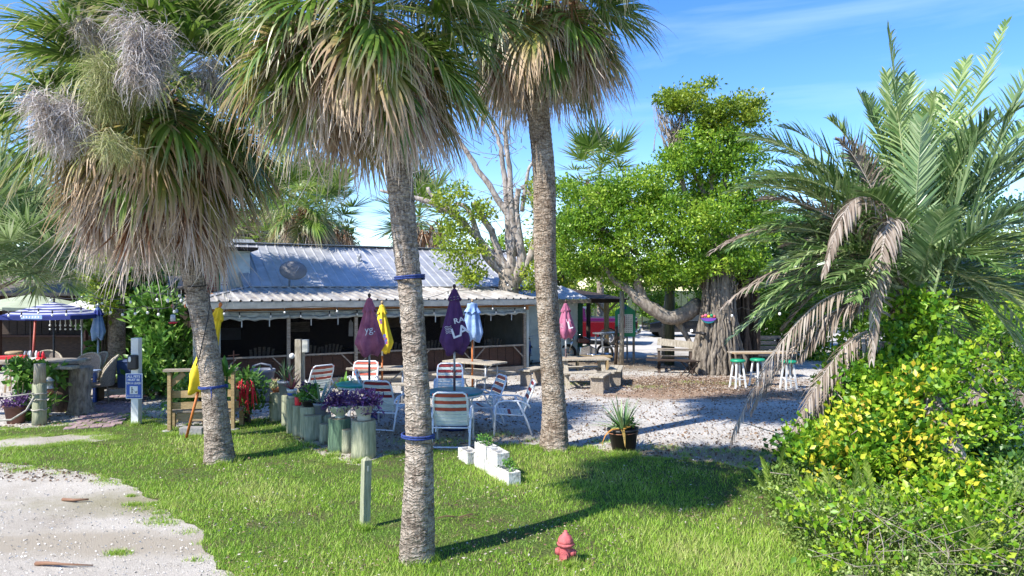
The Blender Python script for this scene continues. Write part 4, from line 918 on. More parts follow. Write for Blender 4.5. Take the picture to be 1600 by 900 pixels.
# --- vine mound under the feather palm
vx, vy = G(1400, 800); vx += .2; vy += .6
vm = thing('vine_mound', 'dense green and yellow vine mound smothering the foot of the feather palm at the right', 'vine', (vx,vy,0))
def Wv(px, py, D): return W(px, py, D)-Vector((vx,vy,0))
Bv = lambda px, py, rx, rz_, n, D=8.2, ry=.7: (Wv(px,py,D), (rx/F*D, ry, rz_/F*D), int(n*1.15))
crown('green_foliage', vine_leaf, [Bv(1390,690,105,75,800,8.3), Bv(1460,690,85,75,560,8.4), Bv(1320,720,75,60,420,8.2), Bv(1420,600,60,60,360,8.8), Bv(1540,740,65,70,330,8.5,.6), Bv(1590,800,60,90,340,7.6), Bv(1400,540,45,50,170,8.9,.4), Bv(1440,500,34,50,130,8.9,.4), Bv(1350,580,40,40,130,8.8,.4), Bv(1480,560,40,40,110,8.9,.4), Bv(1470,780,90,60,420,7.6), Bv(1330,600,40,40,120,9.2,.5), Bv(1520,590,40,30,60,8.8), Bv(1310,430,30,24,24,9.6,.4), Bv(1390,600,65,38,230,8.4,.5), Bv(1450,590,50,40,160,8.5,.5), Bv(1500,640,60,50,200,8.5,.5)], leaf=.085, per=11, parent=vm, wid=.62, spread=.10, shell=.45, puff=16)
crown('yellow_foliage', yellow_leaf, [Bv(1340,690,70,65,20,7.8,.35), Bv(1390,640,100,60,22,7.75,.4), Bv(1430,735,100,55,15,7.4,.4), Bv(1295,715,25,45,9,7.6,.35), Bv(1410,820,90,32,7,7.0,.3), Bv(1450,690,80,60,18,7.7), Bv(1520,780,50,40,5,7.4,.3)], leaf=.078, per=10, parent=vm, wid=.6, spread=.10, shell=.55, puff=20, label='yellow and orange leaves on the front of the mound')
crown('dark_foliage', deep_leaf, [Bv(1270,740,50,40,220,8.4), Bv(1520,640,60,70,200,8.7), Bv(1560,760,60,60,200,7.9), Bv(1440,800,120,60,260,8.0)], leaf=.08, per=11, parent=vm, wid=.6, spread=.14, shell=.3)
mb = MB()
for k in range(70):
    a = Vector((random.uniform(-1.2,1.6), random.uniform(-.8,.5), 0)); h = random.uniform(.5,1.6)
    limb(mb, [a, a+Vector((random.gauss(0,.3),random.gauss(0,.2),h*.6)), a+Vector((random.gauss(0,.5),random.gauss(0,.3),h))], [.014,.010,.005], 5, sub=3)
mb.build('vine_stem', bark_grey, vm)
# --- low scrub in the right foreground
sg = thing('scrub', 'low tangled light green scrub spilling onto the lawn in the right foreground', 'shrub', (4.3,6.9,0))
def Ws(px, py, D): return W(px, py, D)-Vector((4.3,6.9,0))
Bs = lambda px, py, rx, rz_, n, D, ry=.5: (Ws(px,py,D), (rx/F*D, ry, rz_/F*D), n)
crown('foliage', scrub_leaf, [Bs(1300,800,75,45,520,7.4), Bs(1370,830,90,55,620,7.0), Bs(1450,860,90,55,560,6.7), Bs(1240,760,45,35,240,8.2), Bs(1530,860,80,60,460,6.7), Bs(1390,890,110,40,460,6.4), Bs(1590,880,60,60,300,6.5), Bs(1250,820,30,20,90,7.4,.3), Bs(1620,780,50,70,220,7.0), Bs(1300,860,45,20,160,6.8,.3)], leaf=.045, per=16, parent=sg, wid=.5, spread=.09, shell=.35, puff=16)
crown('bright_sprigs', vine_leaf, [Bs(1290,790,50,25,60,7.0), Bs(1410,800,90,30,80,6.8), Bs(1330,870,60,20,50,6.5), Bs(1500,830,60,40,70,6.5)], leaf=.07, per=8, parent=sg, wid=.6, spread=.09, shell=.7)
mb = MB()
for k in range(240):
    a = Vector((random.uniform(-1.2,1.9), random.uniform(-.9,.6), 0)); h = random.uniform(.25,.7)
    mb.tube([a, a+Vector((random.gauss(0,.12),random.gauss(0,.1),h*.6)), a+Vector((random.gauss(0,.3),random.gauss(0,.2),h))], [.006,.004,.002], 4)
mb.build('bare_stem', bark_grey, sg, kind='stuff')
def fern_frond(name, base, tip, m, parent, w=.05, seed=0):
    b = Vector(base); t = Vector(tip); mid = (b+t)/2+Vector((0,0,.12*(t-b).length))
    return feather(parent, b, b*.5+mid*.5, mid*.4+t*.6+Vector((0,0,.04)), t, m, nl=34, ll=w*2.0, w=.008, limp=.05, vee=.05, seed=seed, rach=.005)
for j, (px, py, D, tips) in enumerate([(1290,850,7.4,[(1228,722),(1262,740),(1300,745)]),(1330,850,7.3,[(1285,728),(1340,730)]),(1380,830,7.3,[(1332,715),(1352,720),(1395,755)]),(1540,870,6.6,[(1500,790),(1560,850),(1590,760),(1620,800)]),(1210,790,8.2,[(1190,715),(1225,700),(1245,735)]),(1310,880,6.9,[(1262,770),(1320,790)]), (1545,860,6.3,[(1480,820),(1530,830)])]):
    q = W(px, py, D); f_ = thing('fern', ['sword fern at the left tip of the scrub','sword fern in front of the yellow vine leaves','pale fern standing in the middle of the scrub','broad arching fern at the lower right edge','dark fern where the lawn meets the shell ground','low fern at the front of the scrub','yellowish fern near the bottom right corner'][j], 'fern', (q.x, q.y, 0))
    for i, (tx, ty) in enumerate(tips+[(px-40,ty_) for ty_ in (py-60,)]):
        tp = W(tx, ty, D-.1)-Vector((q.x,q.y,0)); fern_frond('frond', (random.gauss(0,.03),0,.02), tp, fern_leaf, f_, seed=j*10+i)
# ================================================================== the screened restaurant building
RZ = math.atan2(.484, .875)
bd = thing('restaurant', 'long low restaurant with a silver metal roof and a dark screened porch', 'building', (-7.4,16.6,0), RZ)
def SP(px, v): r = (px-800)/F; return (r*(16.6+.875*v)+7.4+.484*v)/(.875-.484*r)
def LW(s, v, z=0): return Vector((-7.4+.875*s-.484*v, 16.6+.484*s+.875*v, z))
def ribs(a0, a1, pitch, h, w=.035):
    out = [(a0, 0)]; k = math.ceil((a0+w)/pitch)*pitch
    while k < a1-w:
        out += [(k-w,0),(k-w*.45,h),(k+w*.45,h),(k+w,0)]; k += pitch
    out.append((a1, 0)); return out
def panel(a0, a1, f0, f1, zf, m, pitch=.25, h=.04, swap=False, th=.012, ext=0):
    prof = ribs(a0, a1, pitch, h); V=[];Fc=[]
    for (a, hh) in prof:
        for b in (f0(a), f1(a)):
            z = zf(a, b); V.append((b, a, z+hh) if swap else (a, b, z+hh))
    n = len(prof)
    for i in range(n-1): Fc.append((2*i, 2*i+2, 2*i+3, 2*i+1))
    o = len(V); V2 = [(x,y,z-th) for x,y,z in V]; V += V2
    for i in range(n-1): Fc.append((o+2*i, o+2*i+1, o+2*i+3, o+2*i+2)); Fc.append((2*i, o+2*i, o+2*i+2, 2*i+2)); Fc.append((2*i+1, 2*i+3, o+2*i+3, o+2*i+1))
    return MB().add(V, Fc).build('roof_panel', m, bd)
EL = -.35; ER = 9.45; zf = lambda s, v: 2.375+.345*v/3.5
a = EL
while a < ER-.01:
    b = min(a+.9, ER)
    hip = lambda s: min(3.5, max(.004, (s-EL)*2.0)); panel(a, b, lambda s: -.02, hip, zf, galv_old, pitch=.25); a = b
zs = lambda v, s: 2.375+.345*(s-EL)/1.75
a = 0.0
while a < 10.5:
    b = min(a+.9, 10.5)
    panel(a, b, lambda v: EL-.02, lambda v: min(1.4, EL+max(.004, v*.5)), lambda v, s: zs(v, s), galv_old, pitch=.25, swap=True); a = b
MB().beam((EL,0,2.40),(1.4,3.5,2.745),.12,.02).build('hip_cap', galv, bd)
zm = lambda s, v: 2.70+1.55*(v-3.42)/3.58
a = 1.33; MR = 12.3
while a < MR-.01:
    b = min(a+.915, MR); panel(a, b, lambda s: 3.42, lambda s: 7.0, zm, galv, pitch=.305, h=.03); a = b
a = 1.33
while a < MR-.01:
    b = min(a+.915, MR); panel(a, b, lambda s: 7.0, lambda s: 10.6, lambda s, v: 4.25-1.55*(v-7.0)/3.58, galv, pitch=.305, h=.03); a = b
mb = MB(); mb.beam((1.3,6.90,4.262),(MR+.03,6.90,4.262),.25,.02); mb.beam((1.3,7.10,4.255),(MR+.03,7.10,4.255),.25,.02); mb.build('ridge_cap', galv, bd)
mb = MB(); mb.beam((1.31,3.4,2.69),(1.31,7.0,4.24),.05,.10); mb.build('rake_trim', galv, bd)
mb = MB(); mb.beam((MR+.02,3.4,2.69),(MR+.02,7.0,4.24),.05,.12); mb.build('rake_trim', fascia_paint, bd)
mb = MB(); mb.beam((1.45,3.45,2.745),(MR,3.45,2.745),.16,.03); mb.build('roof_flashing', galv_old, bd)
# fascia, beam, rafters
mb = MB(); mb.box(((EL+ER)/2,.0,2.27),(ER-EL,.03,.17)); mb.build('fascia_board', fascia_paint, bd)
mb = MB(); mb.box((EL,5.25,2.27),(.03,10.5,.17)); mb.build('fascia_board', fascia_paint, bd)
mb = MB(); mb.box((ER,1.75,2.33),(.03,3.5,.20)); mb.build('fascia_board', fascia_paint, bd)
mb = MB(); mb.box((4.7,.40,2.10),(9.1,.09,.16)); mb.build('beam', wood_orange, bd)
for k in range(16): MB().beam((.3+k*.6,.05,2.29),(.3+k*.6,3.4,2.62),.05,.10).build('rafter', wood_orange, bd)
MB().box((4.65,.26,2.17),(9.5,.04,.05)).build('soffit_strip', wood_orange, bd)
# porch posts, rails, boards, screens
ps = [.28,1.97,3.76,5.5,7.3,9.1]
for s in ps: MB().box((s,.36,1.06),(.085,.085,2.12)).build('post', wood_grey if s > .5 else fascia_paint, bd)
for i in range(5):
    s0, s1 = ps[i]+.05, ps[i+1]-.05; c = (s0+s1)/2; L = s1-s0
    MB().box((c,.34,.93),(L,.05,.045)).build('rail', wood_grey, bd)
    MB().box((c,.36,.20),(L,.05,.16)).build('skirt_board', wood_grey, bd)
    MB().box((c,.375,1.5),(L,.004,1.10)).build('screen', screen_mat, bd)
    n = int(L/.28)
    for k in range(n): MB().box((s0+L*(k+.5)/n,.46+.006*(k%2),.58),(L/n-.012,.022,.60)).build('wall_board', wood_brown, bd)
    for sg in (-1,1):
        e = s0 if sg < 0 else s1; MB().beam((e,.33,.55),(e-sg*.35,.33,.90),.03,.03).build('brace', wood_grey, bd)
    # rolled clear curtain tied up under the beam
    mb = MB(); m_ = 14; pts = [(s0-.04+(L+.08)*k/m_,.27+.02*math.sin(k*1.3+i),1.97-.05*math.sin(PI*k/m_)-.018*math.sin(k*2.1+i)) for k in range(m_+1)]
    mb.tube(pts, [.05+.012*math.sin(k*1.9) for k in range(m_+1)], 8)
    V=[];Fc=[]
    for k in range(m_+1): V += [(pts[k][0],.30,2.11),(pts[k][0],.27+.02*math.sin(k*2.3),pts[k][2]-.02)]
    for k in range(m_): Fc.append((2*k,2*k+1,2*k+3,2*k+2))
    mb.add(V, Fc); mb.build('rolled_curtain', clear_curtain, bd)
    for f in (.3,.72): MB().box((s0+L*f,.24,1.84),(.025,.01,.26)).build('curtain_strap', steel, bd)
MB().box((4.7,4.0,.06),(9.6,7.2,.12)).build('floor_slab', concrete_grey, bd)
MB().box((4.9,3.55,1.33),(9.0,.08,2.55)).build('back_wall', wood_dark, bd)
MB().box((9.3,2.0,1.15),(.08,3.0,2.28)).build('end_wall', clap_paint, bd)
for k in range(9): MB().box((.22,.55+k*.33,1.05),(.03,.32,2.08)).build('end_board', wood_grey, bd)
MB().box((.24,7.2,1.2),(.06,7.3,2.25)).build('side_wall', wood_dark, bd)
MB().box((-.25,.25,1.08),(.11,.11,2.14)).build('corner_post', fascia_paint, bd)
MB().box((6.0,10.3,1.3),(12.0,.1,2.6)).build('rear_wall', clap_paint, bd)
MB().beam((-.2,.2,1.25),(.25,-.15,1.1),.03,.03).build('pipe_arm', white_paint, bd)
# upper gable and the clapboard block with brick chimney
def lap(x0, x1, z0, z1, y, ex, face=-1, axis='x', cut=None):
    mb = MB(); z = z0
    while z < z1-.01:
        t = min(z+ex, z1); a, b = x0, x1
        if cut: a, b = cut(z, t)
        if b-a > .02:
            if axis == 'x': mb.add([(a,y+face*.022,z),(b,y+face*.022,z),(b,y+face*.004,t),(a,y+face*.004,t),(a,y,z),(b,y,z),(b,y,t),(a,y,t)], [(0,1,2,3),(0,4,5,1),(1,5,6,2),(0,3,7,4)])
            else: mb.add([(y+face*.022,a,z),(y+face*.022,b,z),(y+face*.004,b,t),(y+face*.004,a,t),(y,a,z),(y,b,z),(y,b,t),(y,a,t)], [(0,1,2,3),(0,4,5,1),(1,5,6,2),(0,3,7,4)])
        z += ex
    return mb
lap(3.5,10.5,2.45,4.2,1.62,.13,-1,'y',lambda z,t: (3.5+max(0,(t-2.62))*2.31, 10.5-max(0,(t-2.62))*2.31)).build('gable_siding', clap_paint, bd)
lap(SP(341,4.5),1.6,2.50,3.85,4.5,.13).build('siding', clap_paint, bd)
MB().box(((SP(318,4.5)+1.6)/2,5.3,3.1),(1.6-SP(318,4.5),1.58,1.5)).build('upper_block', clap_paint, bd)
MB().box(((SP(310,4.5)+1.7)/2,5.2,3.92),(1.9-SP(310,4.5),1.95,.08)).build('upper_block_roof', wood_dark, bd)
MB().box((SP(343,4.5),4.46,3.15),(.07,.05,1.35)).build('corner_trim', green_paint, bd)
x0, x1 = SP(319,4.42), SP(340,4.42); ch = MB().box(((x0+x1)/2,4.56,3.3),(x1-x0,.26,1.6)).build('chimney', mortar, bd)
nz_ = 20
mb = MB()
for r_ in range(nz_):
    z = 2.52+r_*.075; off = .1*(r_%2); a = x0-off
    while a < x1:
        p, q = max(a+.006,x0), min(a+.194,x1)
        if q-p > .02: mb.box(((p+q)/2,4.42,z+.0325),(q-p,.02,.062))
        a += .2
o_ = mb.build('brick', brick_red, ch); o_['kind'] = 'stuff'
sx0, sx1 = SP(344.5,4.4), SP(355.5,4.4)
sg_ = thing('hanging_sign', 'small white board with dark red lettering on the clapboard above the porch roof', 'sign', LW((sx0+sx1)/2,4.42,3.02), RZ)
MB().box((0,0,0),(sx1-sx0,.04,.74)).build('board', white_paint, sg_, bevel=.006)
txt_red = mat('sign_red_ink', (0.22,0.03,0.10), (0.18,0.02,0.08), rough=.6, bump=0)
def letter(s, size, M, m, parent, name='lettering', extrude=.002, sx=1.0, font_bold=False, fn=None, spacing=1.0):
    cu = bpy.data.curves.new(name, 'FONT'); cu.body = s; cu.size = size; cu.align_x = 'CENTER'; cu.align_y = 'CENTER'; cu.extrude = extrude; cu.space_character = spacing
    if font_bold: cu.offset = size*.022
    o = bpy.data.objects.new(name, cu); C.objects.link(o)
    dg = bpy.context.evaluated_depsgraph_get(); me = bpy.data.meshes.new_from_object(o.evaluated_get(dg)); bpy.data.objects.remove(o); bpy.data.curves.remove(cu)
    for v in me.vertices:
        p = Vector((v.co.x*sx, v.co.y, v.co.z)); p = M @ p
        v.co = fn(p) if fn else p
    me.materials.clear(); return link(name, me, m, parent)
UPR = Matrix.Rotation(rad(90), 4, 'X')
for s_, z_ in (('RAW',.20),('BAR',.07)):
    pass
mb = MB()
for z_ in (.26,.18,.10,-.06,-.14,-.22):       # lettering too small to read: short worn strokes
    for k in range(4):
        if (k+int(z_*100)) % 5: mb.box(((k-1.5)*.045,-.023,z_),(.026,.004,.045 if k % 2 else .03))
mb.build('lettering', txt_red, sg_)
# roof vent unit and dish and little stack
q = W(372, 366, 25.5); v_ = thing('roof_unit', 'white air handling box standing behind the left end of the roof ridge', 'vent', (q.x, q.y, 3.9), RZ)
MB().box((0,0,.22),(1.15,.8,.44)).build('housing', white_paint, v_, bevel=.03)
MB().prism([(-.6,.44),(.6,.44),(.45,.60),(-.45,.60)],.8,'y').build('cap', white_paint, v_)
MB().box((.2,-.41,.25),(.5,.02,.2)).build('louvre', steel, v_)
mb = MB(); mb.beam((-.45,0,-.9),(-.45,0,0),.06); mb.beam((.45,0,-.9),(.45,0,0),.06); mb.build('stand', steel, v_)
dl = thing('satellite_dish', 'dark grey satellite dish on the seam between the two roofs', 'satellite dish', LW(SP(452,3.3),3.3,2.72), RZ)
MB().tube([(0,0,0),(0,0,.34),(.06,-.06,.42)],.028,8).build('mast', steel, dl)
MB().box((0,0,.012),(.5,.22,.03)).build('mounting_plate', galv_old, dl)
mb = MB(); n=28; rr = [(0.001,.10),(.12,.092),(.24,.065),(.34,.025),(.385,0),(.39,-.008),(.38,-.008),(.24,.05),(.001,.085)]
mb.lathe(rr, (0,0,0), n); d_ = mb.build('reflector', dish_grey, dl); d_.location = (.09,-.10,.52); d_.scale = (1.08,.82,1); d_.rotation_euler = (rad(62), rad(14), rad(-30))
MB().tube([(0,0,.4),(.12,-.18,.38),(.2,-.42,.62)],.014,6).build('feed_arm', steel, dl)
vs_ = thing('roof_stack', 'small metal vent hood on the silver roof right of the dish', 'vent', LW(SP(560,5.6),5.6,3.62), RZ)
MB().tube([(0,0,0),(0,0,.25)],.06,10).build('pipe', galv, vs_); MB().tube([(0,0,.2),(0,-.16,.24),(0,-.2,.14)],.06,10).build('elbow', galv, vs_)
# annex to the right
an = thing('annex', 'small pale clapboard annex with a silver roof and green corner right of the porch', 'building', (-7.4,16.6,0), RZ)
lap(9.36,12.75,.15,2.25,2.75,.155).build('siding', clap_paint, an)
MB().box((11.06,4.3,1.15),(3.36,3.05,2.2)).build('wall', clap_paint, an)
MB().box((12.82,2.72,1.12),(.17,.14,2.24)).build('corner_board', dkgreen_paint, an)
a = 9.5
while a < 12.9:
    b = min(a+.86, 12.95); prof = ribs(a, b, .29, .035); V=[];Fc=[]
    for (s, hh) in prof: 
        vt = 4.6-max(0,(s-12.2))*1.3; V += [(s,2.2,2.30+hh),(s,vt,2.30+(vt-2.2)*.27+hh)]
    for i in range(len(prof)-1): Fc.append((2*i,2*i+2,2*i+3,2*i+1))
    MB().add(V, Fc).build('roof_panel', galv, an); a = b
MB().box((11.2,2.2,2.22),(3.5,.04,.13)).build('fascia_board', wood_grey, an)
lt = thing('lean_to', 'dark timber lean-to with an old grey post between the annex and the pickup', 'shelter', (-7.4,16.6,0), RZ)
MB().box((13.75,2.35,2.22),(1.8,.06,.14)).build('beam', wood_dark, lt)
MB().box((13.8,2.4,1.08),(.13,.13,2.16)).build('post', wood_olive, lt)
MB().beam((13.8,2.4,1.75),(13.35,2.4,2.15),.06).build('brace', wood_olive, lt); MB().beam((13.8,2.4,1.75),(14.25,2.4,2.15),.06).build('brace', wood_olive, lt)
MB().add([(12.9,2.2,2.32),(14.7,2.2,2.30),(14.6,4.5,2.55),(12.9,4.5,2.75),(12.9,2.2,2.28),(14.7,2.2,2.26),(14.6,4.5,2.51),(12.9,4.5,2.71)], [(0,1,2,3),(4,7,6,5),(0,4,5,1),(1,5,6,2),(2,6,7,3),(3,7,4,0)]).build('roof', wood_dark, lt)
MB().box((14.4,4.4,1.2),(.12,.12,2.4)).build('post', wood_dark, lt)
# bicycle parked by the porch end
bc = thing('bicycle', 'dark bicycle standing in the shade between the porch end and the annex wall', 'bicycle', LW(SP(826,2.2),2.2), RZ+rad(50))
for xx in (-.5,.5):
    w_ = MB().tube([(xx+.32*math.cos(t*PI/12),0,.34+.32*math.sin(t*PI/12)) for t in range(24)],.018,6,closed=True).build('wheel', rubber, bc)
    MB().tube([(xx,-.03,.34),(xx,.03,.34)],.03,8).build('hub', steel, w_)
MB().tube([(-.5,0,.34),(-.15,0,.85),(.3,0,.85),(-.02,0,.32),(-.5,0,.34)],.016,6).tube([(-.02,0,.32),(-.18,0,.92)],.015,6).tube([(.3,0,.85),(.5,0,.34)],.016,6).build('frame', blue_paint, bc)
MB().tube([(.28,0,.85),(.26,0,1.02)],.014,6).tube([(.3,-.25,1.05),(.26,0,1.02),(.3,.25,1.05)],.012,6).build('handlebar', steel, bc)
MB().prism([(-.32,.94),(-.05,.95),(-.05,.99),(-.3,1.01)],.13,'y').build('saddle', black_plastic, bc, bevel=.02)
# slat-back chairs and tables inside the porch
def slatchair(loc, rz):
    t = thing('porch_chair', 'grey fan-back wooden chair behind the screens, first from the left', 'chair', loc, rz, 'fan-back chairs behind the screens')
    for k in range(6): x = (k-2.5)*.085; MB().beam((x,.2,.35),(x*1.35,.38,1.02-.01*(k-2.5)**2),.07,.018).build('back_slat', wood_grey, t)
    MB().box((0,0,.38),(.52,.5,.03)).build('seat', wood_grey, t)
    for x in (-.24,.24):
        for y in (-.22,.22): MB().box((x,y,.18),(.05,.05,.37)).build('leg', wood_grey, t)
        MB().box((x*1.2,0,.6),(.08,.55,.025)).build('armrest', wood_grey, t)
    return t
ORD = ['first','second','third','fourth','fifth','sixth','seventh','eighth']
c0 = slatchair(LW(1.4,1.3,.12), RZ+PI)
k = 0
for s, v, r in [(2.6,1.25,PI),(3.2,1.4,PI+.2),(4.4,1.3,PI),(5.0,1.3,PI-.2),(6.3,1.3,PI),(7.4,1.4,PI+.1),(8.3,1.3,PI)]: k += 1; dup(c0, LW(s,v,.12), RZ+r, label='grey fan-back wooden chair behind the screens, '+ORD[k]+' from the left')
tb_ = thing('porch_table', 'long dark porch table behind the leftmost screen', 'table', LW(2.1,2.1,.12), RZ, 'tables inside the screened porch')
MB().box((0,0,.74),(1.5,.8,.04)).build('tabletop', wood_brown, tb_)
for x in (-.65,.65):
    for y in (-.3,.3): MB().box((x,y,.36),(.06,.06,.72)).build('leg', wood_dark, tb_)
for s, lb in ((4.7,'long dark porch table behind the middle screen'),(7.4,'long dark porch table behind the screens right of the purple umbrella')): dup(tb_, LW(s,2.1,.12), label=lb)
for s, zz, hh, mm in ((.9,1.35,.35,grey_plastic),(2.9,1.5,.3,wood_grey),(5.9,1.6,.4,wood_tan),(7.9,1.6,.5,clap_paint)):
    f_ = MB().box((0,0,0),(.6,.03,hh)).build('framed_picture', mm); f_.location = LW(s,3.48,zz); f_.rotation_euler = (0,0,RZ)
    tag(f_, {.9:'blue-grey panel on the porch back wall at its left end',2.9:'grey framed panel on the dark porch wall',5.9:'tan framed panel on the dark porch wall',7.9:'pale panel on the dark porch wall near its right end'}[s], 'picture')
# surf-shaped white board hung at a post (px 553)
wb = MB().prism([(-.06,-.26),(.06,-.26),(.06,.1),(.0,.2),(-.05,.12)],.03,'y').build('white_board', white_paint); wb.location = LW(SP(548,.7),.7,1.62); wb.rotation_euler=(0,0,RZ)
tag(wb, 'narrow white board hanging inside the screen beside the middle porch post', 'board')

# string lights
def lights(label, pts, bulbs, sag=.1, group='string lights', big=False):
    t = thing('light_string', label, 'string lights', pts[0], 0, group); o = Vector(pts[0]); P=[]
    for i in range(len(pts)-1):
        a, b = Vector(pts[i])-o, Vector(pts[i+1])-o
        for k in range(12): f = k/12; P.append(a.lerp(b, f)-Vector((0,0,sag*4*f*(1-f))))
    P.append(Vector(pts[-1])-o)
    MB().tube(P, .007, 5).build('wire', black_plastic, t)
    for i in range(bulbs):
        q = P[int((i+.5)/bulbs*(len(P)-1))]; s = 1.5 if big else 1
        sk = MB().tube([q, q-Vector((0,0,.07*s))],.016*s,7).build('socket', black_plastic, t)
        MB().sphere(q-Vector((0,0,.105*s)), 0.025*s, 10, 7, (1,1,1.25)).build('bulb', bulb_mat, sk)
    return t
lights('string of white bulbs along the porch eave', [LW(EL,-.1,2.2)]+[LW(s,-.1,2.22) for s in (2.5,5,7.2,9.4)], 8, .04)
lights('short bulb string inside the porch beam', [LW(.5,.2,2.1),LW(3.5,.2,2.1),LW(6.5,.2,2.1),LW(9.1,.2,2.1)], 12, .03)
lights('string of bulbs looping from the left palm trunk toward the patio umbrellas', [W(300,462,11.2), W(225,478,13), W(150,470,15), W(60,482,16), W(-20,476,16)], 15, .12)
lights('upper wire of bulbs crossing in front of the vines', [W(300,440,11), W(230,455,13), W(140,462,16), W(60,455,17)], 6, .12)
lights('wire with bulbs from the dead tree down to the annex post', [W(790,440,23), W(845,468,24), W(905,470,24.8), W(945,462,25.6)], 9, .08)
lights('wire from the roof to the purple umbrella and the dead tree', [W(615,462,20), W(700,455,18), W(830,425,23)], 3, .15)
lights('bulbs hanging from the root-wrapped tree toward the right', [W(1100,470,22), W(1160,480,20), W(1240,470,18)], 4, .2, big=True)

# ================================================================== patio bar hut at the left
hut = thing('patio_bar', 'dark open-fronted timber patio bar behind the striped umbrella', 'building', (-15.5,23,0))
for k in range(26): MB().box((-3.8+k*.3,2.2,1.35),(.28,.04,2.7)).build('wall_board', wood_dark, hut)
for k in range(8): MB().box((4.0,-.2+k*.3,1.35),(.04,.28,2.7)).build('side_board', wood_dark, hut)
MB().add([(-4.4,-1,2.55),(4.3,-1,2.55),(4.3,2.6,3.15),(-4.4,2.6,3.15),(-4.4,-1,2.45),(4.3,-1,2.45),(4.3,2.6,3.05),(-4.4,2.6,3.05)], [(0,1,2,3),(4,7,6,5),(0,4,5,1),(1,5,6,2),(2,6,7,3),(3,7,4,0)]).build('roof', mat('old_shingle', (0.20,0.17,0.14),(0.10,0.08,0.06), scale=9, bump=.5), hut)
for x in (-4,-1.2,1.6,4.0): MB().box((x,-.8,1.22),(.14,.14,2.44)).build('post', wood_brown, hut)
MB().box((-.8,.6,1.05),(5.6,.5,.06)).build('bar_counter', wood_brown, hut); MB().box((-.8,.75,.55),(5.4,.06,.95)).build('bar_front', wood_dark, hut)
fnw = thing('board_wall', 'dark board fence between the vines and the porch end', 'fence', (-11.0,22.0,0), rad(5))
for k in range(12): MB().box((-1.7+k*.3,0,1.1),(.28,.03,2.2)).build('board', wood_dark, fnw)
for k in range(7):
    q = W(random.choice([82,88,104,96,112,120])+k*2, 497, 18); h_ = MB().tube([(0,0,0),(0,0,-.18-.05*(k%3))],.012,6).sphere((0,0,-.2),.03,8,6).sphere((0,0,-.3),.025,8,6).build('wind_chime', white_paint); h_.location = (X(78+k*8,17.9),17.9,1.92)
    tag(h_, ORD[k]+' pale hanging ornament string from the left under the striped umbrella edge', 'ornament', 'hanging ornaments under the striped umbrella')
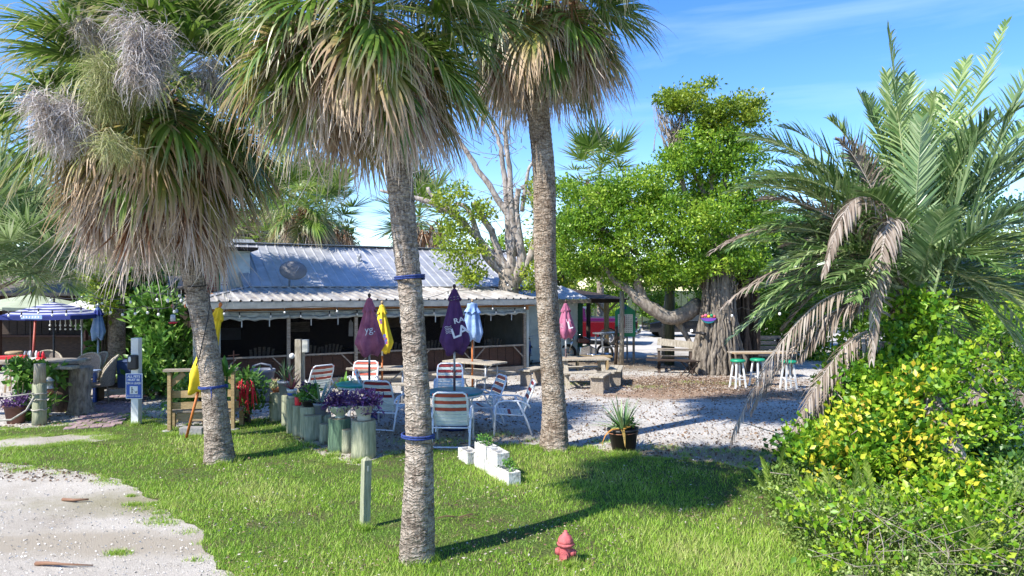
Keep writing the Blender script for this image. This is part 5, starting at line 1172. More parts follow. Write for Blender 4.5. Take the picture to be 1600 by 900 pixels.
# ================================================================== furniture and small things
def closed_umbrella(name, label, loc, ztop, zbot, rmax, cloth, pole, flap=.22, polelow=0.0, lean=(0,0), pleats=8, phase=0.0, rtop=.06, marks=None, finial=None, hem=.12, pole2=None, zsplit=None, tieat=None, hemcloth=None, width=(1,1)):
    t = thing(name, label, 'umbrella', loc); t.rotation_euler = (lean[0], lean[1], 0)
    def R(a, z):
        f = (ztop-.06-z)/(ztop-.06-zbot); f = min(max(f,0),1)
        base = rtop+(rmax-rtop)*(f**1.25 if f < .84 else .84**1.25*(1.0-(f-.84)*(2.6+1.2*math.cos(2*a+phase*3))))*1.06
        return base*(1+.17*math.cos(pleats*(a+phase)+1.2*math.sin(a*2+phase))*min(1,f*3)+.10*math.cos(3*a+phase)*f)
    mb = MB(); n = 64; m = 20
    V=[];Fc=[]
    for i in range(m+1):
        z = ztop-.05-(ztop-.05-zbot)*i/m
        for k in range(n):
            a = 2*PI*k/n; zz = z-(hem*(.5+.5*math.cos(4*(a+phase)))*(i/m)**6); r = R(a, z); V.append((r*math.cos(a)*width[0], r*math.sin(a)*width[1], zz))
    for i in range(m):
        for k in range(n): Fc.append((i*n+k,(i+1)*n+k,(i+1)*n+(k+1)%n,i*n+(k+1)%n))
    # turned-in hem
    o = len(V)
    for k in range(n):
        a = 2*PI*k/n; V.append((.035*math.cos(a), .035*math.sin(a), zbot-.01-.04))
    for k in range(n): Fc.append((m*n+k, o+k, o+(k+1)%n, m*n+(k+1)%n))
    mb.add(V, Fc, True); mb.build('canopy', cloth, t)
    mb = MB(); V=[];Fc=[]
    for i in range(7):
        f = i/6; z = ztop-.03-flap*f
        for k in range(n):
            a = 2*PI*k/n; r = (.03+(R(a, ztop-flap)*1.12+.028-.03)*f**.8)*(1+.10*math.cos(pleats*(a+phase))*f); V.append((r*math.cos(a), r*math.sin(a), z-.03*f*math.cos(pleats*a)))
    for i in range(6):
        for k in range(n): Fc.append((i*n+k,(i+1)*n+k,(i+1)*n+(k+1)%n,i*n+(k+1)%n))
    mb.add(V, Fc, True); mb.build('top_flap', hemcloth or cloth, t)
    zs_ = zsplit if zsplit else zbot
    if pole2: MB().tube([(0,0,polelow),(0,0,zs_)],.024,10).build('pole', pole, t); MB().tube([(0,0,zs_),(0,0,zbot+.1)],.021,10).build('upper_pole', pole2, t)
    else: MB().tube([(0,0,polelow),(0,0,zbot+.1)],.024,10).build('pole', pole, t)
    MB().sphere((0,0,ztop+.02),.035,10,8,(1,1,1.3)).tube([(0,0,ztop-.05),(0,0,ztop)],.02,8).build('finial', finial or pole, t)
    if tieat:
        mb = MB(); mb.tube([(R(2*PI*k/24,tieat)*1.13*math.cos(2*PI*k/24), R(2*PI*k/24,tieat)*1.13*math.sin(2*PI*k/24), tieat+.012*math.cos(2*PI*k/24)) for k in range(24)],.010,6,closed=True)
        mb.tube([(R(2*PI*k/24,tieat-.05)*1.12*math.cos(2*PI*k/24), R(2*PI*k/24,tieat-.05)*1.12*math.sin(2*PI*k/24), tieat-.05+.02*math.cos(2*PI*k/24)) for k in range(24)],.010,6,closed=True); mb.build('tie_cord', rope_tan, t)
    def onto(p, off=.012):
        x = p.x; f_ = min(max((ztop-.06-p.z)/(ztop-.06-zbot),0),1); best = (rtop+(rmax-rtop)*f_**1.25)*1.27
        y = -math.sqrt(max(0, best*best-x*x)); return Vector((x, y-off, p.z))
    for mk in (marks or []):
        s, size, cx, cz, rot, mm, bold, asp = mk
        M = Matrix.Translation((cx,0,cz)) @ Matrix.Rotation(-rot, 4, 'Y') @ UPR
        if s == '~':
            mb = MB()
            for k in range(5): mb.tube([M @ Vector(((j/8-.5)*size*.9, (k-2)*size*.2+size*.10*math.sin(j*.8), 0)) for j in range(9)], size*.035, 4)
            me_ = mb.build('emblem', mm, t); 
            for v in me_.data.vertices: v.co = onto(v.co)
        else: letter(s, size, M, mm, t, sx=asp, font_bold=bold, fn=onto, extrude=0)
    return t
ink_w = mat('white_print', (0.75,0.72,0.74), (0.62,0.6,0.62), rough=.7, bump=0)
ink_p = mat('faded_pink_print', (0.60,0.42,0.48), (0.5,0.34,0.4), rough=.7, bump=0)
ink_b = mat('navy_print', (0.03,0.07,0.2), (0.02,0.05,0.15), rough=.7, bump=0)
Dt = 13.05; tx = X(710, Dt)
closed_umbrella('umbrella', 'tall folded deep purple umbrella with white lettering over the teal table', (tx,Dt,0), ZZ(449,Dt), ZZ(545,Dt), .30, purple_cloth, pole_brown, tieat=ZZ(464,Dt), polelow=.12, pole2=steel, zsplit=ZZ(580,Dt), phase=.35,
    marks=[('RA', .135, .10, ZZ(500,Dt), .22, ink_w, True, 1.15), ('LA', .26, .12, ZZ(517,Dt), .36, ink_w, True, 1.05), ('~', .15, -.085, ZZ(514,Dt), .35, ink_w, True, 1)])
D2 = 14.1; tx2 = X(577, D2)
closed_umbrella('umbrella', 'folded maroon umbrella with a white script mark over the green table', (tx2,D2,0), ZZ(463,D2), ZZ(548,D2), .31, maroon_cloth, pole_brown, polelow=.1, pole2=steel, zsplit=ZZ(568,D2), phase=.1, flap=.28,
    marks=[('yg.', .20, .06, ZZ(514,D2), .12, ink_w, False, .95)])
D4 = 16.4; tx4 = X(597, D4)
closed_umbrella('umbrella', 'folded bright yellow umbrella right behind the maroon one', (tx4,D4,0), ZZ(474,D4), ZZ(545,D4), .26, yellow_cloth, pole_orange, polelow=.1, phase=.8, flap=.2, finial=wood_tan, pole2=white_paint, zsplit=ZZ(556,D4))
Db = 17.9; txb = X(738, Db)
closed_umbrella('umbrella', 'folded pale blue umbrella standing in the metal-legged picnic table', (txb,Db,0), ZZ(471,Db), ZZ(528,Db), .26, blue_cloth, pole_orange, polelow=.1, phase=.5, flap=.26, finial=wood_tan, rtop=.13,
    marks=[('LIVE', .12, -.07, ZZ(515,Db), 1.57, ink_b, True, 1.0)] if False else [])
Dm = 18.9; txm = X(884, Dm)
closed_umbrella('umbrella', 'folded faded pink-maroon umbrella in the wooden picnic table right of the third palm', (txm,Dm,0), ZZ(472,Dm), ZZ(523,Dm), .27, pink_cloth, pole_brown, polelow=.1, phase=.2, flap=.22, pole2=white_paint, zsplit=ZZ(545,Dm),
    marks=[('L', .26, .10, ZZ(508,Dm), .2, ink_w, True, 1.1), ('LA', .12, .06, ZZ(500,Dm), .2, ink_p, True, 1.0), ('~', .12, -.14, ZZ(508,Dm), .2, ink_p, True, 1)])
Dy = 12.1
yu = closed_umbrella('umbrella', 'folded yellow umbrella leaning behind the left palm trunk into the wooden bench', (X(290,Dy),Dy,0), 2.46, .95, .19, yellow_cloth, pole_orange, polelow=.05, phase=.4, lean=(0,.25), width=(1.1,1))
# printed patches on the yellow umbrella
mb = MB()
for (dx, dz, s) in [(.0,.55,.035),(.01,.49,.03),(.09,.18,.04),(.12,.10,.045),(.13,.02,.04)]: mb.box((X(600,D4)-tx4+dx-.03,-.27+.02*(.55-dz),ZZ(545,D4)+.15+dz),(s*1.6,.02,s*1.8))
um = [o for o in bpy.data.objects if o.get('label','').startswith('folded bright yellow')][0]
mb.build('printed_patch', mat('blue_red_print', (0.05,0.12,0.45), (0.5,0.08,0.08), scale=25, rough=.7, bump=0, thr=(.45,.5)), um)
# weights at umbrella foot
wt = MB().lathe([(.05,.0),(.24,.0),(.26,.03),(.25,.07),(.20,.09),(.23,.11),(.24,.15),(.2,.18),(.06,.2),(.035,.26)],(0,0,0),22).build('parasol_weight', mat('navy_plastic',(0.03,0.045,0.14),(0.02,0.03,0.1),rough=.4)); wt.location=(tx,Dt,.01); tag(wt,'round dark blue parasol weight under the teal table','weight')
wt2 = wt.copy(); C.objects.link(wt2); wt2.location=(tx2,D2,.01); wt2['label']='round dark blue parasol weight behind the logs under the green table'

def round_table(label, loc, top, r, z=.72):
    t = thing('round_table', label, 'table', loc)
    MB().lathe([(.03,z-.015),(r*.96,z-.03),(r,z-.02),(r+.004,z),(r,z+.012),(r*.97,z+.018),(.03,z+.018)],(0,0,0),40).build('tabletop', top, t)
    MB().lathe([(r*.90,z-.08),(r*.92,z-.08),(r*.93,z-.03),(r*.9,z-.03)],(0,0,0),32).build('apron', alu, t)
    for k in range(4):
        a = PI/4+k*PI/2; MB().beam((r*.62*math.cos(a), r*.62*math.sin(a), z-.04),(r*.80*math.cos(a), r*.80*math.sin(a), 0),.09,.045).build('leg', alu, t)
    return t
round_table('round teal-topped plastic table with the purple umbrella through it', (tx,Dt,0), teal_plastic, .55)
round_table('round bright green plastic table behind the purple-leaved pots', (tx2-.22,D2,0), green_plastic, .46)

def lawn_chair(label, loc, rz, dark, pale, group='strap lawn chairs'):
    t = thing('lawn_chair', label, 'chair', loc, rz, group); hw = .27; t.scale = (1.18,1.15,1.02)
    for sg in (-1,1):
        x = sg*hw
        mb = MB(); mb.tube([(x,-.27,.01),(x,-.25,.55),(x,-.20,.615),(x,-.08,.635),(x,.15,.625),(x,.27,.56),(x,.30,.50)],.016,8); mb.build('arm_frame', alu, t)
        mb = MB(); mb.tube([(x,.10,.62),(x,.24,.3),(x,.33,.01)],.016,8); mb.build('rear_leg', alu, t)
    mb = MB(); mb.tube([(-hw*.9,-.26,.40),(-hw*.9,.18,.36),(-hw*.9,.34,.80),(-hw*.84,.375,.905),(-hw*.66,.39,.94),(hw*.66,.39,.94),(hw*.84,.375,.905),(hw*.9,.34,.80),(hw*.9,.18,.36),(hw*.9,-.26,.40)],.016,8); mb.build('seat_frame', alu, t)
    mb = MB(); mb.tube([(-hw,-.262,.40),(hw,-.262,.40)],.014,8); mb.build('front_rail', alu, t)
    mb = MB(); mb.tube([(-hw,.33,.03),(hw,.33,.03)],.013,8); mb.build('ground_rail', alu, t)
    mb = MB(); mb.tube([(-hw,.235,.33),(hw,.235,.33)],.013,8); mb.build('back_rail', alu, t)
    def strap(y0, z0, y1, z1, m):
        V=[];N_=8
        dy, dz = y1-y0, z1-z0; l = math.hypot(dy,dz); ny, nz2 = -dz/l*.006, dy/l*.006
        for i in range(N_+1):
            x = -hw*.93+2*hw*.93*i/N_; sag = .018*math.sin(PI*i/N_); k_ = .0+.006*math.sin(PI*i/N_)
            for (y, z) in ((y0,z0),(y1,z1)): V += [(x, y+ny*(1+k_)+sag*(-dz/l)*-1, z+nz2-sag*abs(dy)/l), (x, y-ny+sag*(dz/l), z-nz2-sag*abs(dy)/l)]
        Fc=[]
        for i in range(N_):
            a, b = 4*i, 4*i+4; Fc += [(a,b,b+2,a+2),(a+1,a+3,b+3,b+1),(a,a+1,b+1,b),(a+2,b+2,b+3,a+3)]
        MB().add(V, Fc, False).build('strap', m, t)
    n = 9
    for i in range(n):
        f0, f1 = (i+.08)/n, (i+.92)/n
        y = lambda f: .18+.20*f; z = lambda f: .38+.545*f
        m = dark if i in (8,6,4) else pale
        strap(y(f0), z(f0), y(f1), z(f1), m)
    for i in range(8):
        f0, f1 = (i+.08)/8, (i+.92)/8
        strap(-.24+.41*f0, .402-.035*f0, -.24+.41*f1, .402-.035*f1, pale if i != 4 else dark)
    return t
def GL(px, py): x, y = G(px, py); return (x, y, 0)
lawn_chair('strap lawn chair seen from behind in front of the teal table', GL(708,694), rad(178), rust_strap, white_strap)
lawn_chair('strap lawn chair facing left in the open, just left of the third palm', GL(797,676), rad(-86), maroon_strap, white_strap)
lawn_chair('strap lawn chair on the far side of the teal table, facing the camera', GL(702,638), rad(3), maroon_strap, white_strap)
lawn_chair('strap lawn chair tucked beside the teal table on its right, mostly hidden', GL(752,664), rad(-70), rust_strap, white_strap)
lawn_chair('strap lawn chair close against the left side of the nearest palm trunk', GL(604,668), rad(165), maroon_strap, white_strap)
lawn_chair('strap lawn chair behind the nearest palm trunk, turned toward the green table', GL(590,650), rad(100), maroon_strap, white_strap)
lawn_chair('strap lawn chair on the far side of the green table below the maroon umbrella', GL(566,632), rad(0), rust_strap, white_strap)
lawn_chair('strap lawn chair behind the potted plants right of the weathered grey post', GL(488,634), rad(-130), rust_strap, white_strap)

def picnic_metal(label, loc, rz, L=1.75, hexa=False, brace=True):
    t = thing('picnic_table', label, 'picnic table', loc, rz)
    n = 5
    for i in range(n):
        y = (i-(n-1)/2)*.145; l = L-(.36*abs(i-2)/2 if hexa else 0)
        MB().box((0,y,.755),(l,.138,.038)).build('tabletop_board', wood_grey if i%2 else post_wood, t)
    for sg in (-1,1):
        for k in (0,1): MB().box((0,sg*(.58+k*.14),.45),(L,.13,.038)).build('bench_board', post_wood, t)
    for x in (-L*.34, L*.34):
        for sg in (-1,1):
            mb = MB(); mb.tube([(x,sg*.25,.73),(x,sg*.27,.42),(x,sg*.33,.10),(x,sg*.42,.02)],.024,8); mb.build('leg', steel, t)
            mb = MB(); mb.tube([(x,sg*.27,.36),(x,sg*.60,.36),(x,sg*.70,.30),(x,sg*.72,.02)],.022,8); mb.tube([(x,sg*.64,.36),(x,sg*.64,.43)],.02,8); mb.build('bench_leg', steel, t)
        MB().beam((x,-.3,.715),(x,.3,.715),.05,.035).build('crossbar', steel, t); MB().tube([(x,0,.70),(x*.4,0,.40)],.018,8).build('brace', steel, t)
    return t
picnic_metal('weathered picnic table on bent metal legs under the pale blue umbrella', (txb+.05,Db+.1,0), rad(-33), L=1.6)
picnic_metal('pale hexagon-ended picnic table under the yellow umbrella, left of the nearest palm', (tx4-.08,D4+.15,0), rad(8), L=1.6, hexa=True)
def picnic_wood(label, loc, rz, L=1.5):
    t = thing('picnic_table', label, 'picnic table', loc, rz)
    for i in range(5): MB().box((0,(i-2)*.15,.755),(L,.142,.04)).build('tabletop_board', wood_tan if i%2 else post_wood, t)
    for sg in (-1,1):
        for k in (0,1): MB().box((0,sg*(.56+k*.15),.44),(L,.142,.04)).build('bench_board', post_wood, t)
    for x in (-L*.38, L*.38):
        for sg in (-1,1): MB().beam((x+.03*sg,sg*.22,.74),(x+.03*sg,sg*.62,.0),.035,.11,up=(1,0,0)).build('leg', post_wood, t)
        MB().box((x,0,.40),(.04,1.36,.09)).build('crossbar', wood_grey, t); MB().box((x,0,.70),(.04,.66,.07)).build('top_crossbar', wood_grey, t)
    return t
picnic_wood('tan wooden picnic table with built-on benches under the pink-maroon umbrella', (txm+.48,Dm-.05,0), rad(6), 1.35)
def bench(label, loc, rz, L=1.1, m=None, name='bench', h=.44):
    t = thing(name, label, 'bench', loc, rz)
    for k in (-1,0,1): MB().box((0,k*.125,h),(L,.115,.04)).build('seat_board', m or post_wood, t)
    for x in (-L*.38,L*.38): MB().box((x,0,h/2-.01),(.05,.33,h-.02)).build('leg', m or wood_grey, t)
    MB().box((0,0,h-.06),(L*.7,.04,.08)).build('stretcher', wood_grey, t)
    return t
bench('free-standing bleached bench just right of the tan picnic table', GL(938,612), rad(70), 1.0)
bench('free-standing bench behind the bleached one, its end toward the camera', GL(962,600), rad(78), 1.3)
bench('low wooden bench against the porch end left of the third palm', GL(832,601), rad(60), 1.0)
bench('long thin bench beyond the tan picnic table beside the lean-to post', GL(925,578), rad(5), 1.3, wood_olive)

# --- picnic set under the tree
pb = thing('picnic_bench', 'dark weathered picnic table with a tilted plank beneath the low limb of the root-wrapped tree', 'picnic table', GL(1052,580), rad(-12))
for i in range(4): MB().box((.15,-.2+i*.15,.70+.0*i),(1.35,.14,.04)).build('tabletop_board', wood_grey, pb)
for sg in (-1,1): MB().box((-.1,sg*.62,.42),(1.5,.26,.045)).build('bench_board', wood_dark if sg < 0 else wood_grey, pb)
for x in (-.45,.55):
    for sg in (-1,1): MB().beam((x,sg*.2,.68),(x,sg*.58,0),.04,.1,up=(1,0,0)).build('leg', wood_dark, pb)
    MB().box((x,0,.37),(.04,1.4,.09)).build('crossbar', wood_dark, pb)
MB().beam((-.5,-.35,.98),(.8,-.25,.86),.04,.22).build('leaning_plank', post_wood, pb)
fb = thing('folding_stool', 'small dark folding stand with crossed legs at the foot of the root-wrapped trunk', 'stool', GL(1078,588), rad(20))
MB().box((0,0,.46),(.5,.34,.03)).build('top', wood_dark, fb)
for y in (-.15,.15):
    MB().beam((-.22,y,0),(.22,y,.45),.025).build('leg', wood_dark, fb); MB().beam((.22,y,0),(-.22,y,.45),.025).build('leg', wood_dark, fb)
def stool(label, loc, rz, m, seat, h=.72, group='white bar stools with green seats', back=False):
    t = thing('bar_stool', label, 'stool', loc, rz, group)
    MB().lathe([(.01,h-.02),(.19,h-.02),(.205,h),(.20,h+.035),(.17,h+.05),(.01,h+.055)],(0,0,0),20).build('seat', seat, t)
    for k in range(4):
        a = PI/4+k*PI/2; MB().beam((.12*math.cos(a),.12*math.sin(a),h-.02),(.22*math.cos(a),.22*math.sin(a),0),.038).build('leg', m, t)
    for k in range(4):
        a, b = PI/4+k*PI/2, PI/4+(k+1)*PI/2; r = .19; z = .24+.06*(k%2); MB().beam((r*math.cos(a),r*math.sin(a),z),(r*math.cos(b),r*math.sin(b),z),.022).build('rung', m, t)
    return t
stool('leftmost white bar stool with green seat, clear of the hanging fronds', GL(1153,606), .2, white_paint, seat_green)
stool('white bar stool with green seat seen through the dead hanging fronds', GL(1184,604), .5, white_paint, seat_green)
stool('white bar stool with green seat at the right, half hidden by dry fronds', GL(1232,608), .1, white_paint, seat_green)
tt = thing('long_table', 'weathered long table with a tan top behind the white stools', 'table', GL(1190,590), rad(4))
for i in range(3): MB().box((0,-.2+i*.2,.76),(1.9,.19,.04)).build('tabletop_board', [wood_tan,post_wood,wood_grey][i], tt)
for x in (-.8,.8):
    for y in (-.22,.22): MB().box((x,y,.37),(.07,.07,.74)).build('leg', wood_dark, tt)
sp = thing('plank_bench', 'grey plank settle behind the long table at the right', 'bench', GL(1185,576), rad(3))
MB().box((0,0,.45),(1.7,.35,.05)).build('seat', wood_grey, sp)
for k in range(3): MB().box((0,.2,.68+k*.17),(1.7,.03,.13)).build('back_slat', wood_grey, sp)
for x in (-.75,.75): MB().box((x,.1,.5),(.06,.3,1.0)).build('leg', wood_dark, sp)

# --- wooden bench by the left palm, seen from behind
wbn = thing('wooden_bench', 'homemade olive wooden bench with a shelf rail on top, behind the left palm trunk', 'bench', GL(316,673), rad(8))
D_ = G(316,673)[1]; kx = lambda px: X(px,D_)-X(316,D_)
MB().box((-.02,0,ZZ(578,D_)),(1.32,.16,.05)).build('top_rail', wood_grey, wbn, bevel=.006)
for px in (268,362): MB().box((kx(px),0,ZZ(582,D_)/2),(.06,.09,ZZ(582,D_))).build('post', wood_olive, wbn)
for px in (268,362): MB().beam((kx(px)+.02,.02,ZZ(600,D_)),(kx(px)+(.25 if px < 300 else -.25),.02,ZZ(583,D_)),.04,.1).build('bracket', wood_olive, wbn)
for y in (616,634): MB().box((.0,.06,ZZ(y,D_)),(1.28,.04,.13)).build('back_slat', wood_olive, wbn)
for k in range(3): MB().box((0,.12+k*.14,.36),(1.34,.13,.04)).build('seat_board', wood_grey, wbn)
MB().box((0,.14,.24),(1.0,.04,.16)).build('apron', wood_tan, wbn)
for px in (262,366): MB().box((kx(px),.42,.18),(.07,.07,.34)).build('front_leg', wood_olive, wbn)
for px in (265,364): MB().lathe([(.09,0),(.10,.02),(.06,.03)],(kx(px),0,0),12).build('foot_pad', concrete_grey, wbn)
bk = MB().box((0,0,.07),(.42,.19,.14)).build('concrete_kerb_block', concrete_grey, bevel=.01); bk.location = GL(301,679); tag(bk,'grey concrete slab lying under the wooden bench','block')
op = MB().tube([(0,0,0),(.02,.03,.75)],.025,8).build('orange_pole', pole_orange); op.location = GL(318,668); tag(op,'short orange pole standing in the wooden bench left of the palm trunk','pole')

# --- log ring with potted plants
def log(px0, px1, ytop, ybot, m, label):
    D = F*H/(ybot-5-450); r = (px1-px0)/2/F*D; h = ZZ(ytop+ (ybot-ybot)+2, D); D += 0
    t = thing('log_post', label, 'log', (X((px0+px1)/2,D+r), D+r, 0), random.uniform(0,6), 'upright treated logs edging the seating area'); h = H-(ytop-450)/F*(D+r)
    ph = random.uniform(0,6)
    rf = lambda a, z: 1+.025*math.sin(3*a+ph)+.012*math.sin(9*a+ph*2)+.006*math.sin(23*a)
    MB().lathe([(r*1.04,-.03),(r*1.0,.1),(r*.98,h*.5),(r*.97,h-.02),(r*.93,h)],(0,0,0),36,rf=rf).build('shaft', m, t)
    MB().lathe([(r*.92,0),(r*.92,.006),(.001,.008)],(0,0,h-.002),24,rf=rf).build('cut_top', log_end, t)
    return t, (X((px0+px1)/2,D+r), D+r, h), r
LG = {}
for k, (a, b, c, d, m, lb) in {
 'A': (421,441,613,664,log_green,'farthest log of the row, with the small terracotta pot on it'),
 'B': (440,453,617,673,log_green,'slim pale log under the grey-blue pot'),
 'C': (448,464,622,684,log_green,'pale log under the white pot of bromeliads'),
 'D': (457,476,633,688,log_green,'pale-topped log under the red can'),
 'E': (469,497,635,692,log_green,'broad log under the dark leafy planter'),
 'F': (473,503,648,695,log_green,'short stout log in front of the dark planter'),
 'G': (492,518,647,690,log_green,'log set back under the grey-blue agave pot'),
 'H': (499,515,662,700,log_green,'lowest small pale log between the stout one and the deep green one'),
 'I': (513,549,653,713,log_deep,'deep green log carrying the ribbed bowl'),
 'J': (534,551,671,714,log_green,'small low log wedged between the two tallest front logs'),
 'K': (549,588,656,724,log_green,'tallest and nearest log, carrying the cream urn')}.items():
    LG[k] = log(a, b, c, d, m, lb)
def pot(name, label, loc, prof, m, plant=None, cat='plant pot', rf=None, n=24):
    t = thing(name, label, cat, loc); b = MB().lathe(prof, (0,0,0), n, rf=rf).build('pot', m, t)
    zt = max(z for r, z in prof); rt = [r for r, z in prof if z == zt][0]
    MB().lathe([(rt*.86,zt-.03),(.001,zt-.025)],(0,0,0),16).build('soil', soil, t)
    return t, zt, rt
def pots(r, h, lip=.012, taper=.72): return [(r*taper*.5,0),(r*taper,0),(r*.95,h-.05),(r,h-.05),(r+lip,h),(r*.9,h),(r*.86,h-.05)]
def strapleaves(parent, z, n, L, w, m, name='leaf', droop=.6, e0=(30,85), seed=0, c=(0,0), tw=0):
    rg = random.Random(seed)
    for i in range(n):
        a = i*2.4+rg.uniform(-.3,.3); e = rad(rg.uniform(*e0)); d = Vector((math.cos(a)*math.cos(e), math.sin(a)*math.cos(e), math.sin(e))); s = Vector((-math.sin(a), math.cos(a), 0)); p = Vector((c[0]+math.cos(a)*.02, c[1]+math.sin(a)*.02, z)); l = L*rg.uniform(.7,1.1); V=[];Fc=[]
        for j in range(7):
            t = j/6; ww = w*(.75+.6*t-1.3*t*t if t < .99 else .03); up = d.cross(s); V += [p-s*ww+up*ww*-.35, p, p+s*ww+up*ww*-.35]; d = (d+Vector((0,0,-droop*(.1+t)*.35))).normalized(); p = p+d*l/6
        for j in range(6): Fc += [(3*j,3*j+1,3*j+4,3*j+3),(3*j+1,3*j+2,3*j+5,3*j+4)]
        me = fast(name, np.array(V), np.array(Fc), np.full(12, rg.uniform(.1,.9)), np.repeat(np.linspace(0,1,7),3), smooth=True)
        link(name, me, m, parent)
aloe_m = leafmat('aloe_leaf', [(0.07,0.16,0.06),(0.12,0.23,0.08),(0.20,0.31,0.12),(0.30,0.36,0.16)], transl=.1, rough=.4)
agave_m = leafmat('agave_leaf', [(0.16,0.28,0.20),(0.24,0.36,0.28),(0.32,0.44,0.36),(0.40,0.5,0.42)], transl=.1, rough=.45)
orange_m = leafmat('withered_aloe_leaf', [(0.45,0.16,0.04),(0.55,0.30,0.06),(0.60,0.45,0.12),(0.45,0.5,0.14)], transl=.2, rough=.5)
brom_m = leafmat('red_bromeliad_leaf', [(0.22,0.02,0.07),(0.35,0.05,0.10),(0.36,0.18,0.10),(0.20,0.26,0.08)], transl=.2, rough=.35)
purp_m = leafmat('purple_leaf', [(0.03,0.012,0.05),(0.08,0.03,0.13),(0.16,0.07,0.24),(0.28,0.15,0.36)], transl=.15, rough=.4)
green_m = leafmat('pot_green_leaf', [(0.03,0.12,0.02),(0.08,0.22,0.03),(0.15,0.34,0.05),(0.26,0.42,0.08)], transl=.3)
p = LG['A'][1]; t, z, r = pot('potted_succulent', 'little terracotta pot of pale succulents on the farthest log', p, pots(.075,.10), terracotta); crown('foliage', leafmat('succulent', [(0.2,0.3,0.12),(0.35,0.45,0.2),(0.5,0.55,0.3),(0.6,0.4,0.3)]), [((0,0,z+.05),(.10,.10,.09),22)], leaf=.07, per=7, parent=t, spread=.02)
p = LG['B'][1]; t, z, r = pot('potted_plant', 'grey-blue pot with upright pointed leaves, tallest plant on the log row', (p[0]-.02,p[1]+.05,p[2]), pots(.15,.27), pot_grey); strapleaves(t, z, 22, .42, .017, aloe_m, seed=3, droop=.5, e0=(45,88)); strapleaves(t, z, 10, .34, .018, brom_m, seed=4, droop=.5, e0=(40,80), c=(.08,0))
p = LG['C'][1]; t, z, r = pot('potted_bromeliad', 'white and blue pot of red-green bromeliads', p, pots(.085,.17,taper=.8), white_paint); MB().lathe([(.078,.05),(.083,.10)],(0,0,0),20).build('blue_band', blue_paint, t); strapleaves(t, z, 20, .34, .02, brom_m, seed=6, droop=.45, e0=(30,85))
p = LG['D'][1]; cn = MB().lathe([(.055,0),(.06,.02),(.06,.13),(.055,.15),(.04,.15)],(0,0,0),18).build('red_can', mat('bright_red_enamel',(0.72,0.03,0.05),(0.62,0.02,0.04),rough=.4)); cn.location = (p[0],p[1]-.03,p[2]+.006); tag(cn, 'small bright red can on the pale log', 'can')
p = LG['E'][1]; t, z, r = pot('potted_shrub', 'dark planter with bushy green leaves on the broad log', p, pots(.14,.14), black_plastic); crown('foliage', green_m, [((0,0,z+.10),(.17,.15,.13),46),((-.12,-.05,z+.02),(.09,.09,.07),14)], leaf=.065, per=8, parent=t, wid=.7, spread=.04); crown('purple_foliage', purp_m, [((-.03,0,z+.22),(.13,.11,.06),14)], leaf=.07, per=7, parent=t, spread=.04)
p = LG['G'][1]; p = (p[0]-.02,p[1]-.12,p[2]); t, z, r = pot('potted_agave', 'grey-blue pot with a spreading blue-green agave', p, pots(.125,.23), pot_grey); strapleaves(t, z, 16, .62, .026, agave_m, seed=9, droop=.12, e0=(18,80))
p = LG['I'][1]; fl_ = lambda a, z: 1+.04*math.cos(16*a)
t, z, r = pot('potted_purple_heart', 'ribbed pale bowl of trailing purple leaves on the deep green log', p, [(.07,0),(.08,.02),(.06,.04),(.12,.09),(.19,.17),(.205,.21),(.19,.22),(.17,.20)], mat('sage_glaze',(0.42,0.47,0.36),(0.3,0.34,0.26),rough=.5), rf=fl_, n=64)
strapleaves(t, z-.02, 60, .30, .016, purp_m, seed=11, droop=1.3, e0=(0,80)); crown('foliage', purp_m, [((0.02,0,z+.08),(.20,.17,.10),50),((-.12,-.08,z+.02),(.10,.08,.07),16)], leaf=.09, per=8, parent=t, wid=.28, spread=.05)
p = LG['K'][1]; t, z, r = pot('potted_purple_heart', 'cream urn of purple leaves on the tallest nearest log', p, [(.10,0),(.115,.01),(.105,.05),(.13,.13),(.165,.21),(.185,.24),(.18,.25),(.15,.23)], mat('cream_stone',(0.52,0.50,0.40),(0.36,0.34,0.27),rough=.8,bump=.2))
crown('foliage', purp_m, [((0,0,z+.08),(.20,.17,.11),54),((.17,-.05,z-.04),(.10,.10,.12),18)], leaf=.09, per=8, parent=t, wid=.28, spread=.05)
strapleaves(t, z-.02, 34, .30, .015, purp_m, seed=13, droop=1.3, e0=(0,80))
# --- aloe in a black tub on the lawn edge
x_, y_ = G(978, 708); t, z, r = pot('potted_aloe', 'black tub of aloe with withered orange leaves, alone on the lawn edge', (x_,y_+.2,0), [(.16,0),(.19,0),(.245,.33),(.26,.33),(.265,.37),(.24,.37),(.23,.33)], black_plastic)
t.rotation_euler = (0,rad(-3),0)
MB().tube([(.25*math.cos(a_), .25*math.sin(a_), .31) for a_ in [2*PI*k/24 for k in range(24)]],.007,5,closed=True).build('cord', mat('brown_cord',(0.3,0.14,0.08)), t)
strapleaves(t, z-.02, 48, .56, .021, aloe_m, seed=21, droop=.35, e0=(15,85)); strapleaves(t, z+.02, 5, .50, .03, orange_m, seed=25, droop=2.6, e0=(0,30), c=(-.03,-.16))
crown('foliage', green_m, [((.05,0,z+.05),(.16,.12,.08),20)], leaf=.06, per=7, parent=t, spread=.04)
